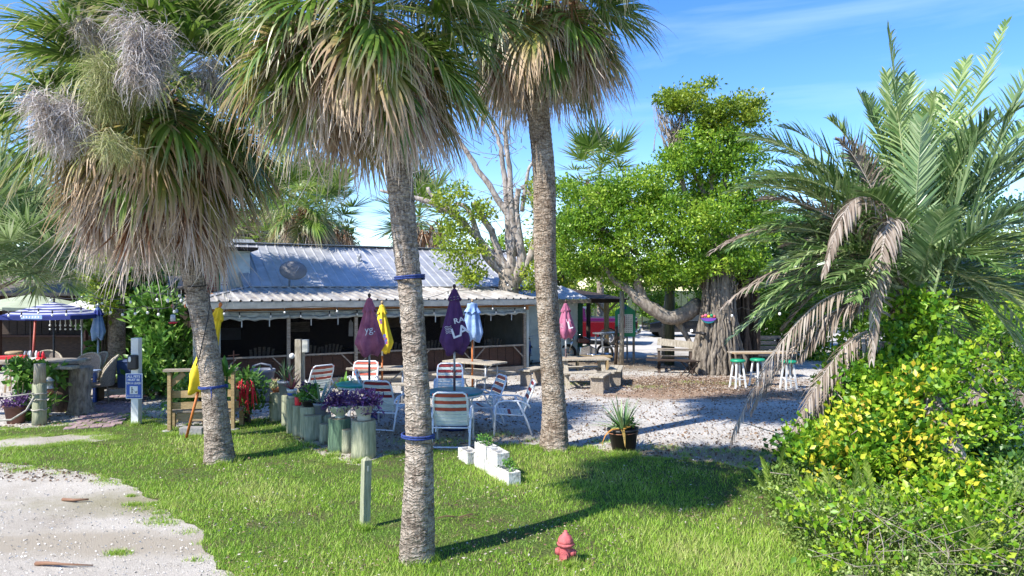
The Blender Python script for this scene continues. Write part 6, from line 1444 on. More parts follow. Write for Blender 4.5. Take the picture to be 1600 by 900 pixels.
# --- hydrant ornament
x_, y_ = G(885, 886); hd = thing('toy_fire_hydrant', 'small faded red hydrant ornament in the foreground grass', 'fire hydrant', (x_,y_+.08,0), rad(-15))
MB().lathe([(.075,0),(.08,.02),(.062,.03),(.062,.06),(.066,.10),(.062,.15),(.058,.175),(.084,.185),(.088,.20),(.078,.21)],(0,0,0),28,rf=lambda a,z:1+.03*math.cos(8*a)).build('barrel', red_paint, hd)
MB().lathe([(.078,.208),(.074,.235),(.06,.265),(.038,.285),(.03,.29),(.03,.30),(.018,.305),(.018,.325),(.001,.328)],(0,0,0),28,rf=lambda a,z:1+(.045*math.cos(8*a) if z<.285 else 0)).build('bonnet', red_paint, hd)
for d in ((-1,0),(1,0)): 
    nb = MB().tube([(d[0]*.05,0,.115),(d[0]*.088,0,.115)],.038,14).build('side_outlet', red_paint, hd); MB().tube([(d[0]*.086,0,.115),(d[0]*.102,0,.115)],.029,6).build('cap_nut', red_paint, nb)
nb = MB().tube([(0,-.05,.11),(0,-.095,.11)],.045,16).build('front_outlet', red_paint, hd); MB().tube([(0,-.09,.11),(0,-.11,.11)],.035,6).build('cap_nut', red_paint, nb)
# --- wooden stake
x_, y_ = G(570, 826); st = thing('wooden_stake', 'square weathered green-grey wooden stake standing in the lawn left of the nearest palm', 'stake', (x_,y_,0), rad(38))
st.rotation_euler = (0, rad(1.5), rad(38))
h_ = .80; MB().add([(-.045,-.045,-.05),(.045,-.045,-.05),(.045,.045,-.05),(-.045,.045,-.05),(-.045,-.045,h_-.03),(.045,-.045,h_-.03),(.045,.045,h_-.03),(-.045,.045,h_-.03),(0,0,h_+.01)],
    [(0,3,2,1),(0,1,5,4),(1,2,6,5),(2,3,7,6),(3,0,4,7),(4,5,8),(5,6,8),(6,7,8),(7,4,8)]).build('shaft', log_green, st, bevel=.004)
MB().box((-.0,-.047,h_-.12),(.02,.008,.06)).build('tag', steel, st)
# --- cinder blocks
def cinder(x, y, z, rz, label, plant=False, tilt=0):
    t = thing('cinder_block', label, 'cinder block', (x,y,z), rz, 'white cinder blocks on the lawn'); t.rotation_euler=(tilt,0,rz)
    mb = MB(); L, w, h = .39, .19, .19; th = .032
    mb.box((0,-w/2+th/2,h/2),(L,th,h)); mb.box((0,w/2-th/2,h/2),(L,th,h))
    for x in (-L/2+th/2, 0, L/2-th/2): mb.box((x,0,h/2),(th,w-2*th-.002,h-.004))
    mb.build('shell', concrete, t, bevel=.005)
    MB().box((0,0,.05),(L-.07,w-.07,.08)).build('soil', soil, t)
    if plant: crown('foliage', green_m, [((-.05,0,h+.03),(.14,.07,.07),22)], leaf=.05, per=7, parent=t, spread=.03)
    return t
a_ = rad(-64)
cinder(-.68,10.62,0,a_,'cinder block at the back left of the little stack, end toward the camera')
cinder(-.41,10.22,0,a_,'bottom block farthest back in the line')
cinder(-.39,10.17,.192,a_+.03,'raised block at the back with green sprouts in it',True)
cinder(-.23,9.85,0,a_,'bottom block in the middle of the line')
cinder(-.20,9.77,.192,a_-.04,'raised middle block with a bare hollow')
cinder(-.05,9.48,0,a_,'front block nearest the camera with weeds behind it',True)
# --- sign post with leash rule
x_, y_ = G(211, 664); sp_ = thing('sign_post', 'white square post with a blue pets sign and a black dispenser', 'sign', (x_,y_+.05,0)); Dp = y_+.05
kz = lambda py: ZZ(py, Dp)
MB().box((0,0,kz(528)/2),(.145,.145,kz(528))).build('post', white_paint, sp_, bevel=.006)
sn = MB().box((0,-.085,(kz(583)+kz(622))/2),(.33,.012,.50)).build('sign_board', white_paint, sp_, bevel=.004)
cz = (kz(583)+kz(622))/2; MB().box((0,-.094,cz),(.30,.006,.47)).build('blue_field', blue_paint, sn)
for s_, dz in (('ALL PETS',.19),('MUST BE',.125),('ON A LEASH',.06)): letter(s_, .062, Matrix.Translation((0,-.1005,cz+dz)) @ UPR, white_paint, sn, font_bold=True, sx=.84 if s_ == 'ON A LEASH' else 1.0)
MB().box((0,-.0995,cz-.075),(.155,.005,.155)).build('picture_field', white_paint, sn)
mb = MB(); yy = -.1035
mb.sphere((-.035,yy,cz-.025),.011,8,6,(1,.2,1)); mb.beam((-.035,yy,cz-.04),(-.033,yy,cz-.085),.016,.004,up=(0,1,0)); mb.beam((-.033,yy,cz-.083),(-.048,yy,cz-.135),.008,.004,up=(0,1,0)); mb.beam((-.033,yy,cz-.083),(-.018,yy,cz-.135),.008,.004,up=(0,1,0)); mb.beam((-.035,yy,cz-.05),(-.005,yy,cz-.072),.006,.004,up=(0,1,0)); mb.beam((-.005,yy,cz-.072),(.03,yy,cz-.105),.003,.004,up=(0,1,0))
mb.box((.045,yy,cz-.112),(.034,.004,.016)); mb.box((.032,yy,cz-.127),(.005,.004,.018)); mb.box((.058,yy,cz-.127),(.005,.004,.018)); mb.box((.066,yy,cz-.10),(.014,.004,.012)); mb.build('pictogram', black_plastic, sn)
for dz in (-.175,-.2): 
    mb = MB()
    for k in range(9): mb.box((-.12+k*.03,-.0995,cz+dz),(.018 if k%3 else .024,.004,.009))
    mb.build('fine_print', white_paint, sn)
dsp = MB().box((-.0,-.125,(kz(553)+kz(577))/2),(.19,.11,.29)).build('dispenser', black_plastic, sp_, bevel=.03); MB().lathe([(.02,0),(.028,0),(.028,.01),(.02,.01)],(0,0,0),16).build('label_ring', white_paint, dsp).matrix_local = Matrix.Translation((-.03,-.185,(kz(560)))) @ Matrix.Rotation(rad(90),4,'X') @ Matrix.Diagonal((1,1.9,1,1))
bb = MB().prism([(-.14,0),(.14,0),(.17,.6),(-.17,.6)],.34,'y').box((0,0,.62),(.38,.38,.05)).build('blue_bin', mat('dull_blue_plastic',(0.05,0.09,0.2),(0.035,0.06,0.15),rough=.5), bevel=.015); bb.location = (X(199,16.2),16.2,.35); tag(bb, 'dull blue bin partly hidden behind the sign post', 'bin')
bm_ = MB().box((0,0,.40),(1.0,.3,.12)).box((-.4,0,.17),(.08,.25,.34)).box((.4,0,.17),(.08,.25,.34)).build('low_bench', black_plastic, bevel=.01); bm_.location = (X(182,16.3),16.3,0); tag(bm_, 'low black bench left of the sign post', 'bench')
# --- pavers
px_mat = mat('mauve_paver', (0.36,0.25,0.26), (0.22,0.15,0.16), scale=7, rough=.95, bump=.3)
pv = struct(MB().box((0,0,.004),(.001,.001,.004)).build('paver_path', px_mat))
rows = [((132,664),(212,618)),((150,668),(232,622))]
P0_, P1_ = Vector((*G(150,668),0)), Vector((*G(206,616),0)); dirp = (P1_-P0_).normalized(); side_ = Vector((dirp.y,-dirp.x,0)); pme=None
n_ = int((P1_-P0_).length/.215)
for i in range(n_):
    wds = 4
    for j in range(wds):
        if random.random() < .07: continue
        q = P0_+dirp*(i*.215)+side_*((j-wds/2)*.215+ (i%2)*.1)
        if pme is None:
            o = MB().box((0,0,0),(.20,.20,.05)).build('paver', px_mat, pv, bevel=.008); pme = o.data
        else:
            o = link('paver', pme, None, pv, .008)
        o.location = (q.x, q.y, .002+random.uniform(-.006,.008)); o.rotation_euler = (random.gauss(0,.02), random.gauss(0,.02), math.atan2(dirp.y,dirp.x)+random.gauss(0,.05))
# --- trash can, weathered meter post, tall post stand
tc_ = thing('trash_can', 'blue-grey plastic trash can with a cut-away rim beside the red tassel flowers', 'trash can', (*G(411,628),0))
MB().lathe([(.16,0),(.19,.0),(.20,.06),(.255,.70),(.275,.70),(.28,.78),(.26,.78),(.24,.70),(.19,.1)],(0,0,0),28,rf=lambda a,z:1+.012*math.cos(14*a)).build('body', grey_plastic, tc_)
MB().tube([(-.25,-.05,.72),(-.2,-.1,.86),(0,-.12,.92),(.2,-.1,.88),(.25,-.05,.72)],.025,8).build('lid_frame', grey_plastic, tc_); MB().lathe([(.18,0),(.2,.0),(.21,.03),(.18,.04)],(0,0,0),20).build('base_ring', black_plastic, tc_)
mp_ = thing('utility_post', 'weathered grey post with a box and a tap rising behind the potted plants', 'post', (*G(468,650),0))
Dq = G(468,650)[1]; zq = lambda y: ZZ(y,Dq)
MB().box((-.02,0,zq(530)/2),(.13,.11,zq(530))).build('post', post_wood, mp_, bevel=.006); MB().box((.075,.02,zq(590)*.5+.35),(.05,.05,zq(555))).build('conduit', post_wood, mp_)
MB().box((.13,-.01,(zq(530)+zq(551))/2),(.12,.10,.27)).build('meter_box', mat('pale_grey_box',(0.5,0.5,0.46),(0.36,0.36,0.33),rough=.6), mp_, bevel=.008); MB().sphere((-.15,-.03,zq(556)),.06,12,8).tube([(-.15,-.03,zq(556)),(0,0,zq(556))],.03,8).build('tap', white_paint, mp_)
pk = MB().tube([(0,0,0),(0,0,ZZ(548,14.5))],.012,6).tube([(-.12,0,ZZ(556,14.5)),(.12,0,ZZ(554,14.5))],.009,6).sphere((-.2,0,ZZ(575,14.5)),.03).build('garden_hook', mat('rusty_iron',(0.24,0.1,0.06),(0.12,0.05,0.03),rough=.9)); pk.location = (X(365,14.5),14.5,0); tag(pk,'thin rusty garden cross stake above the red flowers','garden stake')
# big leaves beside the table
for (px, py, lb, D) in [(535,585,'pair of broad banana-like leaves left of the hexagon-ended table',15),(392,575,'broad glossy leaf plant above the trash can',14.6),(352,562,'sprig of bright leaves right of the left palm trunk',12.4)]:
    t = thing('broadleaf_plant', lb, 'plant', (X(px,D),D,0)); z0 = max(0.1, ZZ(py+25,D))
    MB().tube([(0,0,0),(.03,0,z0)],.02,6).build('stem', green_m, t)
    strapleaves(t, z0, 8, .42, .085, green_m, seed=px, droop=.5, e0=(35,85))
# --- rope bollard, pot and slab table at the left
x_, y_ = G(56, 665); bo = thing('rope_bollard', 'rope-wrapped weathered piling at the lower left edge of the patio', 'bollard', (x_,y_+.1,0)); Db_ = y_+.1; zb = lambda y: ZZ(y,Db_)
MB().lathe([(.13,-.02),(.12,.2),(.12,.8),(.115,zb(600)),(.10,zb(597))],(0,0,0),20,rf=lambda a,z:1+.03*math.sin(4*a)).build('piling', log_green, bo)
MB().lathe([(.11,zb(600)),(.10,zb(575)),(.10,zb(568))],(0,0,0),14,rf=lambda a,z:1+.06*math.sin(3*a)).build('upper_post', post_wood, bo)
for zz, rr in ((.62,.132),(.50,.132),(.30,.13)): MB().tube([(rr*math.cos(2*PI*k/24), rr*math.sin(2*PI*k/24), zz+.008*math.sin(k)) for k in range(24)],.014,6,closed=True).build('rope_wrap', rope_tan, bo)
rp = MB().tube([Vector((x_,y_-.06,.56)), Vector((x_-.05,y_-.2,.33)), Vector((x_-.3,y_-.25,.16)), Vector((x_-.7,y_-.2,.13)), Vector((x_-1.3,y_-.1,.25))],.02,7).build('mooring_rope', rope_tan); tag(rp, 'thick pale rope drooping from the bollard toward the left edge', 'rope')
rp = MB().tube([Vector((x_,y_-.06,.64)), Vector((x_-.5,y_-.1,.58)), Vector((x_-1.3,y_-.1,.62))],.013,7).build('mooring_rope', rope_tan); tag(rp, 'thin taut rope from the bollard to the left edge', 'rope')
x_, y_ = G(13, 664); t, z, r = pot('potted_purple_heart', 'terracotta pot of purple leaves beside the rope bollard', (x_,y_+.2,0), pots(.21,.36,.02,.7), mat('dark_terracotta',(0.20,0.10,0.08),(0.12,0.06,0.05),rough=.9)); crown('foliage', purp_m, [((0,0,z+.05),(.27,.22,.10),80)], leaf=.09, per=8, parent=t, wid=.28, spread=.06)
MB().tube([(.05,0,z),(.04,0,z+.55)],.006,5).tube([(-.05,0,z),(-.09,0,z+.5)],.006,5).tube([(.12,0,z),(.15,0,z+.45)],.006,5).build('bare_stem', bark_brown, t)
sl_ = thing('slab_table', 'rough slab table of thick grey planks resting on a driftwood stump and the bollard post', 'table', (X(60,14.6),14.6,0)); zt_ = ZZ(568,14.6)
for k, (yy, xx, l, m) in enumerate([(-.28,.05,1.25,post_wood),(0,-.1,1.8,wood_grey),(.3,-.1,1.8,post_wood),(.58,-.1,1.7,wood_grey)]): MB().box((xx-.05+(.35 if k==0 else 0),yy,zt_-.05+(.0 if k==0 else .07)),(l,.26,.06)).build('tabletop_plank', m, sl_, bevel=.008)
mb = MB(); sx = X(112,14.4)-X(60,14.6)
for k in range(9): 
    a = 2*PI*k/9; limb(mb, [(sx+.2*math.cos(a),.1+.18*math.sin(a),-.03),(sx+.13*math.cos(a+.2),.1+.12*math.sin(a+.2),.35),(sx+.15*math.cos(a+.3),.1+.14*math.sin(a+.3),zt_-.08)],[.11,.085,.09],7)
mb.build('driftwood_stump', bark_grey, sl_)
MB().lathe([(.3,-.02),(.25,.3),(.27,zt_-.1)],(X(88,14.8)-X(60,14.6),.5,0),16,rf=lambda a,z:1+.1*math.sin(4*a+z*3)).build('dark_stump', bark_brown, sl_)
sh('vine_on_post', 'green climbing leaves around the post and under the slab table', 60, 14.1, [(38,590,14,26,.2,36,0),(30,575,12,10,.2,16,0),(60,580,16,10,.2,22,.1),(45,620,10,20,.15,22,0),(78,628,16,14,.2,34,-.2),(75,590,12,16,.2,22,.2),(52,640,14,12,.15,22,-.1)], leafmat('lance_leaf', []), .17, wid=.5, per=6, stems=6, spread=.08)
for (px, py, w_, h_, m, lb) in [(20,552,.62,.10,mat('red_kayak',(0.5,0.02,0.03),(0.4,0.015,0.02),rough=.4),'long red tray at the back of the slab table'),(52,552,.20,.13,white_paint,'caddy of white and blue jars on the slab table'),(64,553,.14,.11,mat('bright_red_enamel',()),'red condiment basket on the slab table'),(42,554,.12,.12,pot_grey,'pale blue-grey jar group on the slab table')]:
    t = thing('table_item', lb, 'table item', (X(px,15.0),15.0,zt_+.05))
    if 'tray' in lb: MB().prism([(-w_/2,0),(w_/2,0),(w_/2+.04,.1),(-w_/2-.06,.07)],.2,'y').build('tray', m, t, bevel=.01)
    else:
        MB().box((0,0,.02),(w_,.14,.04)).build('base', m, t, bevel=.005)
        for k in range(3): MB().lathe([(.03,.04),(.03,h_),(.02,h_+.03),(.012,h_+.06)],((k-1)*w_*.33,0,0),10).build('bottle', m if k!=1 else pole_brown, t)
ln = thing('lantern', 'small metal lantern hanging beneath the slab table', 'lantern', (X(76,14.0),14.0,ZZ(598,14.0))); MB().lathe([(.02,.12),(.1,.05),(.1,.03),(.08,.03),(.08,-.1),(.1,-.12),(.001,-.12)],(0,0,0),12).build('cage', steel, ln); MB().sphere((.02,0,-.18),.07,10,8).build('gourd', terracotta, ln)
# --- patio umbrellas, open
def open_umbrella(label, loc, r, zr, za, stripes, n=8, pole_m=None, rot=0, val=.12, name='patio_umbrella', lean=(0,0), mats=None, mark=None):
    t = thing(name, label, 'umbrella', loc, 0); t.rotation_euler = (lean[0], lean[1], 0)
    rows_ = stripes if isinstance(stripes, int) else 1
    for j in range(rows_):
        f0, f1 = j/rows_, (j+1)/rows_; V=[];Fc=[]; o=0; N_ = n*4
        for f in (f0, (f0+f1)/2, f1):
            for k in range(N_):
                a = rot+2*PI*k/N_; u = (k % 4)/4; rr = r*f*(math.cos(PI/n)/math.cos((u-.5)*2*PI/n) if f > 0 else 1); V.append((rr*math.cos(a), rr*math.sin(a), za-(za-zr)*(f**1.15)-.02*math.sin(PI*u)*f))
        for b in range(2):
            for k in range(N_): Fc.append((b*N_+k,(b+1)*N_+k,(b+1)*N_+(k+1)%N_,b*N_+(k+1)%N_))
        MB().add(V, Fc, True).build('canopy' if rows_ == 1 else 'canopy_stripe', mats[j % len(mats)], t)
    V=[];Fc=[];N_=n*4
    for z in (zr, zr-val):
        for k in range(N_):
            a = rot+2*PI*k/N_; u = (k%4)/4; rr = r*math.cos(PI/n)/math.cos((u-.5)*2*PI/n); V.append((rr*math.cos(a), rr*math.sin(a), z-.02*math.sin(PI*u)))
    for k in range(N_): Fc.append((k,N_+k,N_+(k+1)%N_,(k+1)%N_))
    MB().add(V, Fc).build('valance', mats[0], t)
    for k in range(n):
        a = rot+2*PI*k/n; MB().tube([(0,0,za-.04),(r*.98*math.cos(a)*math.cos(PI/n)/math.cos(PI/n), r*.98*math.sin(a), zr-.02)],.008,5).build('rib', steel, t)
    MB().tube([(0,0,0),(0,0,za+.05)],.024,10).build('pole', pole_m or pole_brown, t); MB().sphere((0,0,za+.07),.03).build('finial', pole_m or pole_brown, t)
    return t
Du = 17.0
su = open_umbrella('open navy and white striped patio umbrella at the left', (X(84,Du),Du,0), 1.12, ZZ(491,Du), ZZ(472,Du), 11, 4, black_plastic, rot=PI/4+.1, val=.10, mats=[navy_cloth,mat('lavender_white_canvas',(0.46,0.47,0.56),(0.36,0.37,0.45),rough=.85)])  # white stripes greyed to lavender, dappled shade put into the cloth colour
plq = MB().box((.05,-.86,ZZ(492,Du)-.02),(.5,.01,.09)).build('name_panel', blue_cloth, su); letter('COASTAL', .08, Matrix.Translation((.05,-.868,ZZ(492,Du)-.02)) @ UPR, ink_w, plq, font_bold=True) if False else None
for k in range(6): MB().box((-.13+k*.07,-.868,ZZ(492,Du)-.02),(.035,.004,.045)).build('letter_stroke', ink_w, plq)
rp_ = MB().tube([(0,0,0),(.12,0,ZZ(497,17.4))],.03,8).build('red_pole', mat('red_brown_pole',(0.36,0.07,0.04),(0.25,0.04,0.03),rough=.5)); rp_.location = (X(48,17.4),17.4,0); tag(rp_,'leaning red-brown umbrella pole at the left patio','pole')
wu = open_umbrella('open white umbrella with small dark print, right of the striped one', (X(128,18.2),18.2,0), .98, ZZ(488,18.2), ZZ(468,18.2), 1, 4, steel, rot=PI/4+.5, val=.05, mats=[white_cloth])
mb = MB()
for k in range(8): mb.box((-.05+k*.06,-.60+.0*k,ZZ(484,18.2)+.05-.004*k),(.03,.01,.05 if k%3 else .07))
mb.build('lettering', ink_b, wu)
open_umbrella('open pale sage umbrella behind the silvery palm at the left edge', (X(48,18.9),18.9,0), 1.5, ZZ(478,18.9), ZZ(460,18.9), 1, 8, pole_brown, rot=.2, val=.08, mats=[sage_cloth])
closed_umbrella('umbrella', 'folded blue and white umbrella at the right edge of the patio', (X(153,17.6),17.6,0), ZZ(478,17.6), ZZ(525,17.6), .17, blue_cloth, steel, phase=.3, hemcloth=navy_cloth)
# --- wicker chairs and tables on the patio
wick = mat('grey_wicker', (0.40,0.34,0.28), (0.14,0.11,0.09), scale=60, rough=.8, bump=.6)
def wicker(label, loc, rz, sc=1):
    t = thing('wicker_chair', label, 'chair', loc, rz, 'rattan chairs on the left patio'); t.scale=(sc,)*3
    mb = MB()
    V=[];Fc=[];n=16
    for i in range(n+1):
        a = PI*i/n; 
        for j in range(5): z = .42+(.52*math.sin(a)**.6+.12)*j/4; V.append((.33*math.cos(a)*(1+.12*j/4), .05+.27*math.sin(a)*(1+.25*j/4), z))
    for i in range(n):
        for j in range(4): Fc.append((i*5+j,(i+1)*5+j,(i+1)*5+j+1,i*5+j+1))
    MB().add(V, Fc, True).build('woven_back', wick, t)
    MB().tube([Vector(V[i*5+4]) for i in range(n+1)],.022,7).build('rim', post_wood, t)
    MB().lathe([(.001,.40),(.3,.40),(.32,.43),(.3,.45),(.001,.45)],(0,0,0),20).build('seat', wick, t)
    for k in range(4): a = PI/4+k*PI/2; MB().tube([(.25*math.cos(a),.25*math.sin(a),.42),(.29*math.cos(a),.29*math.sin(a),0)],.02,6).build('leg', wick, t)
    return t
wicker('round-backed rattan chair facing the camera at the blue patio table', (X(117,16.6),16.9,0), rad(0))
wicker('rattan armchair at the right end of the patio seating below the folded blue umbrella', (X(153,15.9),15.9,0), rad(-60), 1.05)
wicker('pale rattan chair under the striped umbrella', (X(72,17.6),17.6,0), rad(30))
wicker('darker rattan chair at the right of the blue table, turned away', (X(140,17.2),17.2,0), rad(-30))
sb = thing('patio_table', 'long blue-painted patio table under the striped umbrella', 'table', (X(104,15.9),15.9,0))
for k in range(4): MB().box((0,-.3+k*.2,.74),(1.15,.19,.035)).build('tabletop_board', mat('faded_blue_board',(0.22,0.30,0.46),(0.14,0.2,0.33),rough=.7), sb)
for x in (-.5,.5):
    for y in (-.25,.25): MB().box((x,y,.36),(.06,.06,.72)).build('leg', blue_paint, sb)
ck = MB().box((0,0,.05),(.2,.14,.1)).box((-.12,0,.06),(.1,.1,.12)).build('white_napkin_box', white_cloth, bevel=.01); ck.location = (X(116,15.7),15.7,.76); tag(ck, 'white and green napkin boxes on the blue patio table', 'box')
stool('tall plain wooden stool at the far left of the patio', (X(22,17.8),17.8,0), .3, wood_tan, wood_tan, h=1.0, group='wooden stools')
fc_ = lawn_chair('folded strap chair standing under the striped umbrella at the left', (X(58,17.0),17.0,0), rad(110), white_strap, maroon_strap)
# hummingbird feeder and hanging bits at the corner
hf = thing('hummingbird_feeder', 'hanging glass feeder with a red base at the porch corner left of the trunk', 'bird feeder', W(270,497,15.4)); MB().tube([(0,0,.35),(0,0,.08)],.004,4).build('hanger', steel, hf); MB().lathe([(.02,.08),(.05,.07),(.055,-.06),(.03,-.08)],(0,0,0),14).build('bottle', mat('clear_glass_grey',(0.6,0.62,0.65),(0.5,0.52,0.55),rough=.1), hf); MB().lathe([(.04,-.08),(.09,-.09),(.09,-.115),(.02,-.13)],(0,0,0),16).build('base', mat('bright_red_enamel',()), hf)
for k in range(6):
    q = W(262+k*7, 470+ (k%3)*8, 15.6+.1*k); b_ = MB().tube([(0,0,.25),(0,0,.04)],.003,4).sphere((0,0,0),.035,8,6,(1,1,1.4)).build('hanging_shell', [white_paint,terracotta,pot_grey][k%3]); b_.location = q; tag(b_, ORD[k]+' small hanging shell ornament from the left at the porch corner', 'ornament', 'ornaments at the porch corner')

# ================================================================== street side: pickup, signboard, poles
TD2 = 32.5
tk = thing('pickup_truck', 'dark red and purple pickup truck parked beyond the lean-to', 'pickup truck', (X(992,TD2)-2.55,TD2+.9,0), rad(-16))
# x forward = left (-x); rear at +2.75
def wheelarch(cx, r, n=10): return [(cx+r*math.cos(PI*k/n), .36+r*math.sin(PI*k/n)) for k in range(n+1)]
body = [(2.72,.55),(2.72,1.12),(-2.55,1.08),(-2.72,.95),(-2.75,.5),(-2.3,.42)]+list(reversed(wheelarch(-1.75,.46)))+[(-1.2,.38),(1.05,.38)]+list(reversed(wheelarch(1.55,.46)))+[(2.1,.45)]
mb = MB()
def side_strip(poly, y0, y1): 
    n = len(poly); vs = [(a,y0,b) for a,b in poly]+[(a,y1,b) for a,b in poly]; mb.add(vs, [tuple(range(n)), tuple(reversed(range(n,2*n)))]+[(i,i+n,(i+1)%n+n,(i+1)%n) for i in range(n)])
side_strip(body, -.95, .95); mb.build('body', truck_red, tk, bevel=.03)
MB().box((1.55,0,1.20),(2.3,1.88,.18)).build('bed_rail', truck_purple, tk, bevel=.03)
MB().box((1.55,0,1.292),(2.15,1.7,.01)).build('bed_liner', black_plastic, tk)
MB().prism([(-1.15,1.1),(-.55,1.72),(-.35,1.78),(.30,1.78),(.42,1.70),(.5,1.1)],1.66,'y').build('cab', truck_purple, tk, bevel=.04)
MB().prism([(-.85,1.18),(-.42,1.64),(.22,1.66),(.34,1.18)],1.69,'y').build('side_window', glass_dark, tk, bevel=.02)
for cx in (-1.75,1.55):
    for sy in (-.86,.86):
        w_ = MB().tube([(cx,sy-.13,.39),(cx,sy+.13,.39)],.39,26).build('wheel', rubber, tk)
        dd = -1 if sy < 0 else 1
        MB().lathe([(.27,0),(.27,.02),(.23,.015),(.2,-.01),(.05,.01),(.04,.03),(.001,.03)],(0,0,0),20).build('rim', chrome, w_).matrix_local = Matrix.Translation((cx,sy+dd*.13,.39)) @ Matrix.Rotation(rad(90)*-dd,4,'X')
        mb = MB()
        for k in range(5): a = 2*PI*k/5; mb.beam((cx+.04*math.cos(a),sy+dd*.15,.39+.04*math.sin(a)),(cx+.25*math.cos(a),sy+dd*.145,.39+.25*math.sin(a)),.05,.02,up=(0,1,0))
        mb.build('spoke', chrome, w_)
MB().box((2.80,0,.60),(.16,1.86,.20)).build('rear_bumper', chrome, tk, bevel=.03); MB().box((2.70,-.93,.95),(.06,.06,.28)).build('tail_light', red_paint, tk); MB().box((2.70,.93,.95),(.06,.06,.28)).build('tail_light', red_paint, tk)
MB().box((-2.8,0,.55),(.14,1.86,.2)).build('front_bumper', chrome, tk, bevel=.03); MB().box((-.1,-.965,.98),(.14,.02,.03)).build('door_handle', chrome, tk); MB().box((.5,-.955,.8),(.012,.01,.6)).build('door_seam', black_plastic, tk)
# motorcycle under the lean-to
mc = thing('motorcycle', 'chrome and black motorcycle parked in the shade under the lean-to', 'motorcycle', (X(916,25.0),25.0,0), rad(8))
for cx in (-.7,.7):
    w_ = MB().tube([(cx+.29*math.cos(t*PI/12),0,.32+.29*math.sin(t*PI/12)) for t in range(24)],.05,8,closed=True).build('wheel', rubber, mc)
    mb = MB()
    for k in range(8): mb.beam((cx,0,.32),(cx+.27*math.cos(k*PI/4),0,.32+.27*math.sin(k*PI/4)),.012)
    mb.build('spoke', chrome, w_)
MB().prism([(-.3,.25),(.3,.22),(.32,.5),(.1,.62),(-.25,.55)],.26,'y').build('engine', chrome, mc, bevel=.03); MB().prism([(-.35,.7),(.1,.68),(.12,.82),(-.1,.92),(-.33,.86)],.26,'y').build('fuel_tank', truck_red, mc, bevel=.04)
MB().prism([(.05,.68),(.75,.66),(.8,.76),(.4,.76),(.15,.8)],.26,'y').build('seat', black_plastic, mc, bevel=.03); MB().tube([(-.7,.08,.32),(-.45,.08,.95)],.025,8).tube([(-.7,-.08,.32),(-.45,-.08,.95)],.025,8).tube([(-.3,-.35,1.02),(-.45,0,.97),(-.3,.35,1.02)],.016,6).build('fork', chrome, mc); MB().tube([(.0,-.16,.25),(.9,-.18,.28)],.045,8).build('exhaust', chrome, mc); MB().sphere((-.56,0,.86),.09,12,8).build('headlight', chrome, mc)
# high bar table frame in front of it
ht = thing('high_table', 'tall metal-framed bar table beside the green corner board', 'table', LW(13.5,1.7), RZ)
MB().box((0,0,1.08),(1.3,.5,.05)).build('tabletop', steel, ht)
for x in (-.55,.55): MB().beam((x,-.2,0),(x,-.2,1.06),.045).build('leg', steel, ht); MB().beam((x,.2,0),(x,.2,1.06),.045).build('leg', steel, ht)
MB().beam((-.55,-.22,.98),(.0,-.22,.55),.03).build('brace', steel, ht); MB().beam((.55,-.22,.98),(0,-.22,.55),.03).build('brace', steel, ht); MB().box((0,-.22,.6),(1.1,.03,.04)).build('stretcher', steel, ht)
# green notice board
Dn = 24.3; nb_ = thing('notice_board', 'green house-shaped notice board with a white printed sheet', 'sign', (X(977,Dn),Dn,0), rad(-6))
zn = lambda y: ZZ(y,Dn); hw = .36
MB().prism([(-hw,zn(526)),(hw,zn(526)),(hw,zn(486)),(.0,zn(475)),(-hw,zn(486))],.07,'y').build('frame', green_paint, nb_, bevel=.008)
MB().box((0,-.04,(zn(491)+zn(520))/2),(.52,.02,zn(491)-zn(520))).build('sheet', white_paint, nb_)
mb = MB()
for r_ in range(9):
    for c_ in range(6): mb.box((-.2+c_*.08,-.052,zn(493.5)-r_*.07),(.055 if (r_+c_)%3 else .035,.003,.022))
mb.build('print_lines', mat('grey_print',(0.25,0.25,0.27)), nb_)
for x in (-.28,.3): MB().box((x,.06,zn(526)/2),(.08,.08,zn(526)*1.0)).build('post', wood_grey, nb_)
MB().lathe([(.05,0),(.05,.01)],(0,0,0),14).build('badge', blue_paint, nb_).matrix_local = Matrix.Translation((0,-.04,zn(481))) @ Matrix.Rotation(rad(90),4,'X')
rw = MB().box((0,0,0),(.09,.03,.42)).build('red_tag', red_paint); rw.location=(X(974,24.1),24.05,ZZ(503,24.1)); tag(rw,'narrow red and white tag fixed on the post in front of the notice board','sign')
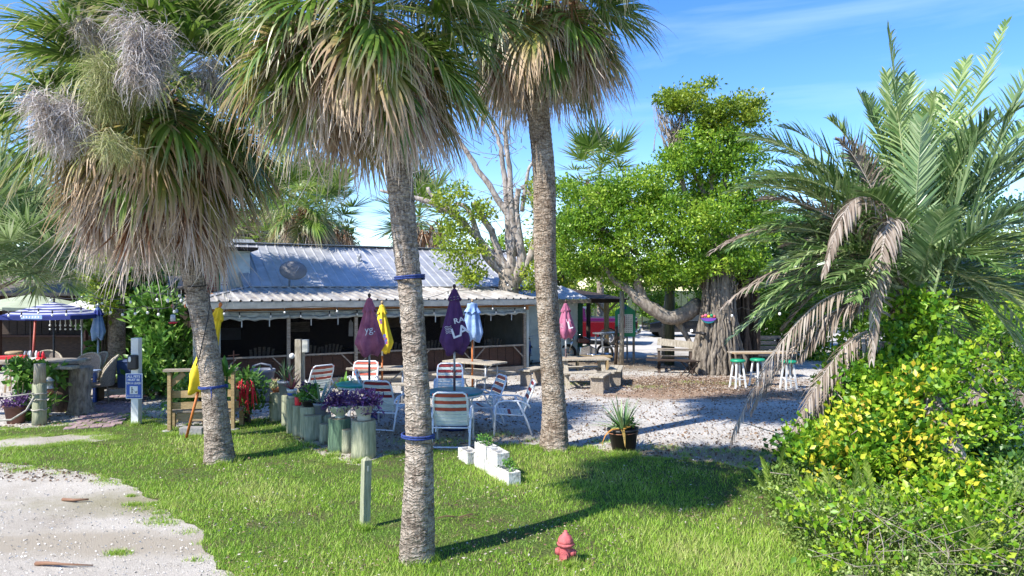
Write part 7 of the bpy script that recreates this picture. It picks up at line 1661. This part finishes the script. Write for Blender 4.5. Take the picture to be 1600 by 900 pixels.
for (px, pyt, pyb, r, D, m, lb) in [(971,455,562,.085,24.0,post_wood,'slim grey timber post directly in front of the notice board'),(1046,395,567,.17,24.0,mat('mossy_pole',(0.13,0.14,0.07),(0.06,0.06,0.04),scale=3,stretch=(4,4,.6),bump=.4),'dark mossy utility pole left of the root-wrapped trunk'),(1037,440,566,.09,24.6,wood_grey,'grey slanted pole leaning on the mossy utility pole'),(962,510,562,.06,24.1,bark_brown,'dark short post beside the pickup wheel')]:
    t = MB().tube([(0,0,-.05),(.02,0,ZZ(pyt,D)*.5),(.02 if px != 1037 else .2,0,ZZ(pyt,D))],[r*1.05,r,r*.95],12).build('timber_pole', m); t.location=(X(px,D),D,0); tag(t, lb, 'post')
cr_ = thing('parked_car', 'dark car seen low beyond the street behind the mossy pole', 'car', (X(1068,38),38,0), rad(3))
MB().prism([(-2.1,.3),(2.1,.3),(2.15,.75),(1.3,.85),(.8,1.35),(-.9,1.38),(-1.5,.9),(-2.1,.8)],1.7,'y').build('body', glass_dark, cr_, bevel=.05)
MB().prism([(-1.1,.92),(.95,.9),(.7,1.28),(-.85,1.3)],1.73,'y').build('window', mat('car_window',(0.05,0.06,0.07),rough=.1,bump=0), cr_)
for cx in (-1.3,1.3):
    for y in (-.78,.78): MB().tube([(cx,y-.1,.32),(cx,y+.1,.32)],.32,20).build('wheel', rubber, cr_)
# painted half-basket ornament and camera brackets on the trunk
hb = thing('hanging_ornament', 'colourful half-moon basket ornament fixed to the root-wrapped trunk', 'ornament', W(1107,497,21.2)); MB().prism([(.22*math.cos(PI+PI*k/10), .17*math.sin(PI+PI*k/10)) for k in range(11)],.08,'y').build('basket', teal_plastic, hb, bevel=.01)
MB().prism([(.23*math.cos(PI+PI*k/10), .10*math.sin(PI+PI*k/10)) for k in range(11)],.1,'y').build('purple_band', mat('violet_paint',(0.2,0.06,0.4)), hb)
for k in range(5): MB().sphere(((k-2)*.09,-.02,.05+.03*(k%2)),.05,8,6).build('flower', [red_paint,mat('pink_flower',(0.8,0.15,0.3)),yellow_cloth,green_paint,red_paint][k], hb)
lm = thing('spotlight', 'dark twin spotlight strapped to the left side of the root-wrapped trunk', 'lamp', W(1088,520,21.3)); MB().box((0,0,0),(.16,.1,.07)).build('bracket', black_plastic, lm); MB().tube([(-.12,-.02,.02),(-.2,-.2,.08)],.055,10).build('lamp_head', black_plastic, lm); MB().tube([(.12,-.02,0),(.22,-.2,-.03)],.055,10).build('lamp_head', black_plastic, lm)
MB().tube([(-.2,-.2,.08),(-.203,-.208,.082)],.045,10).build('lens', bulb_mat, lm)
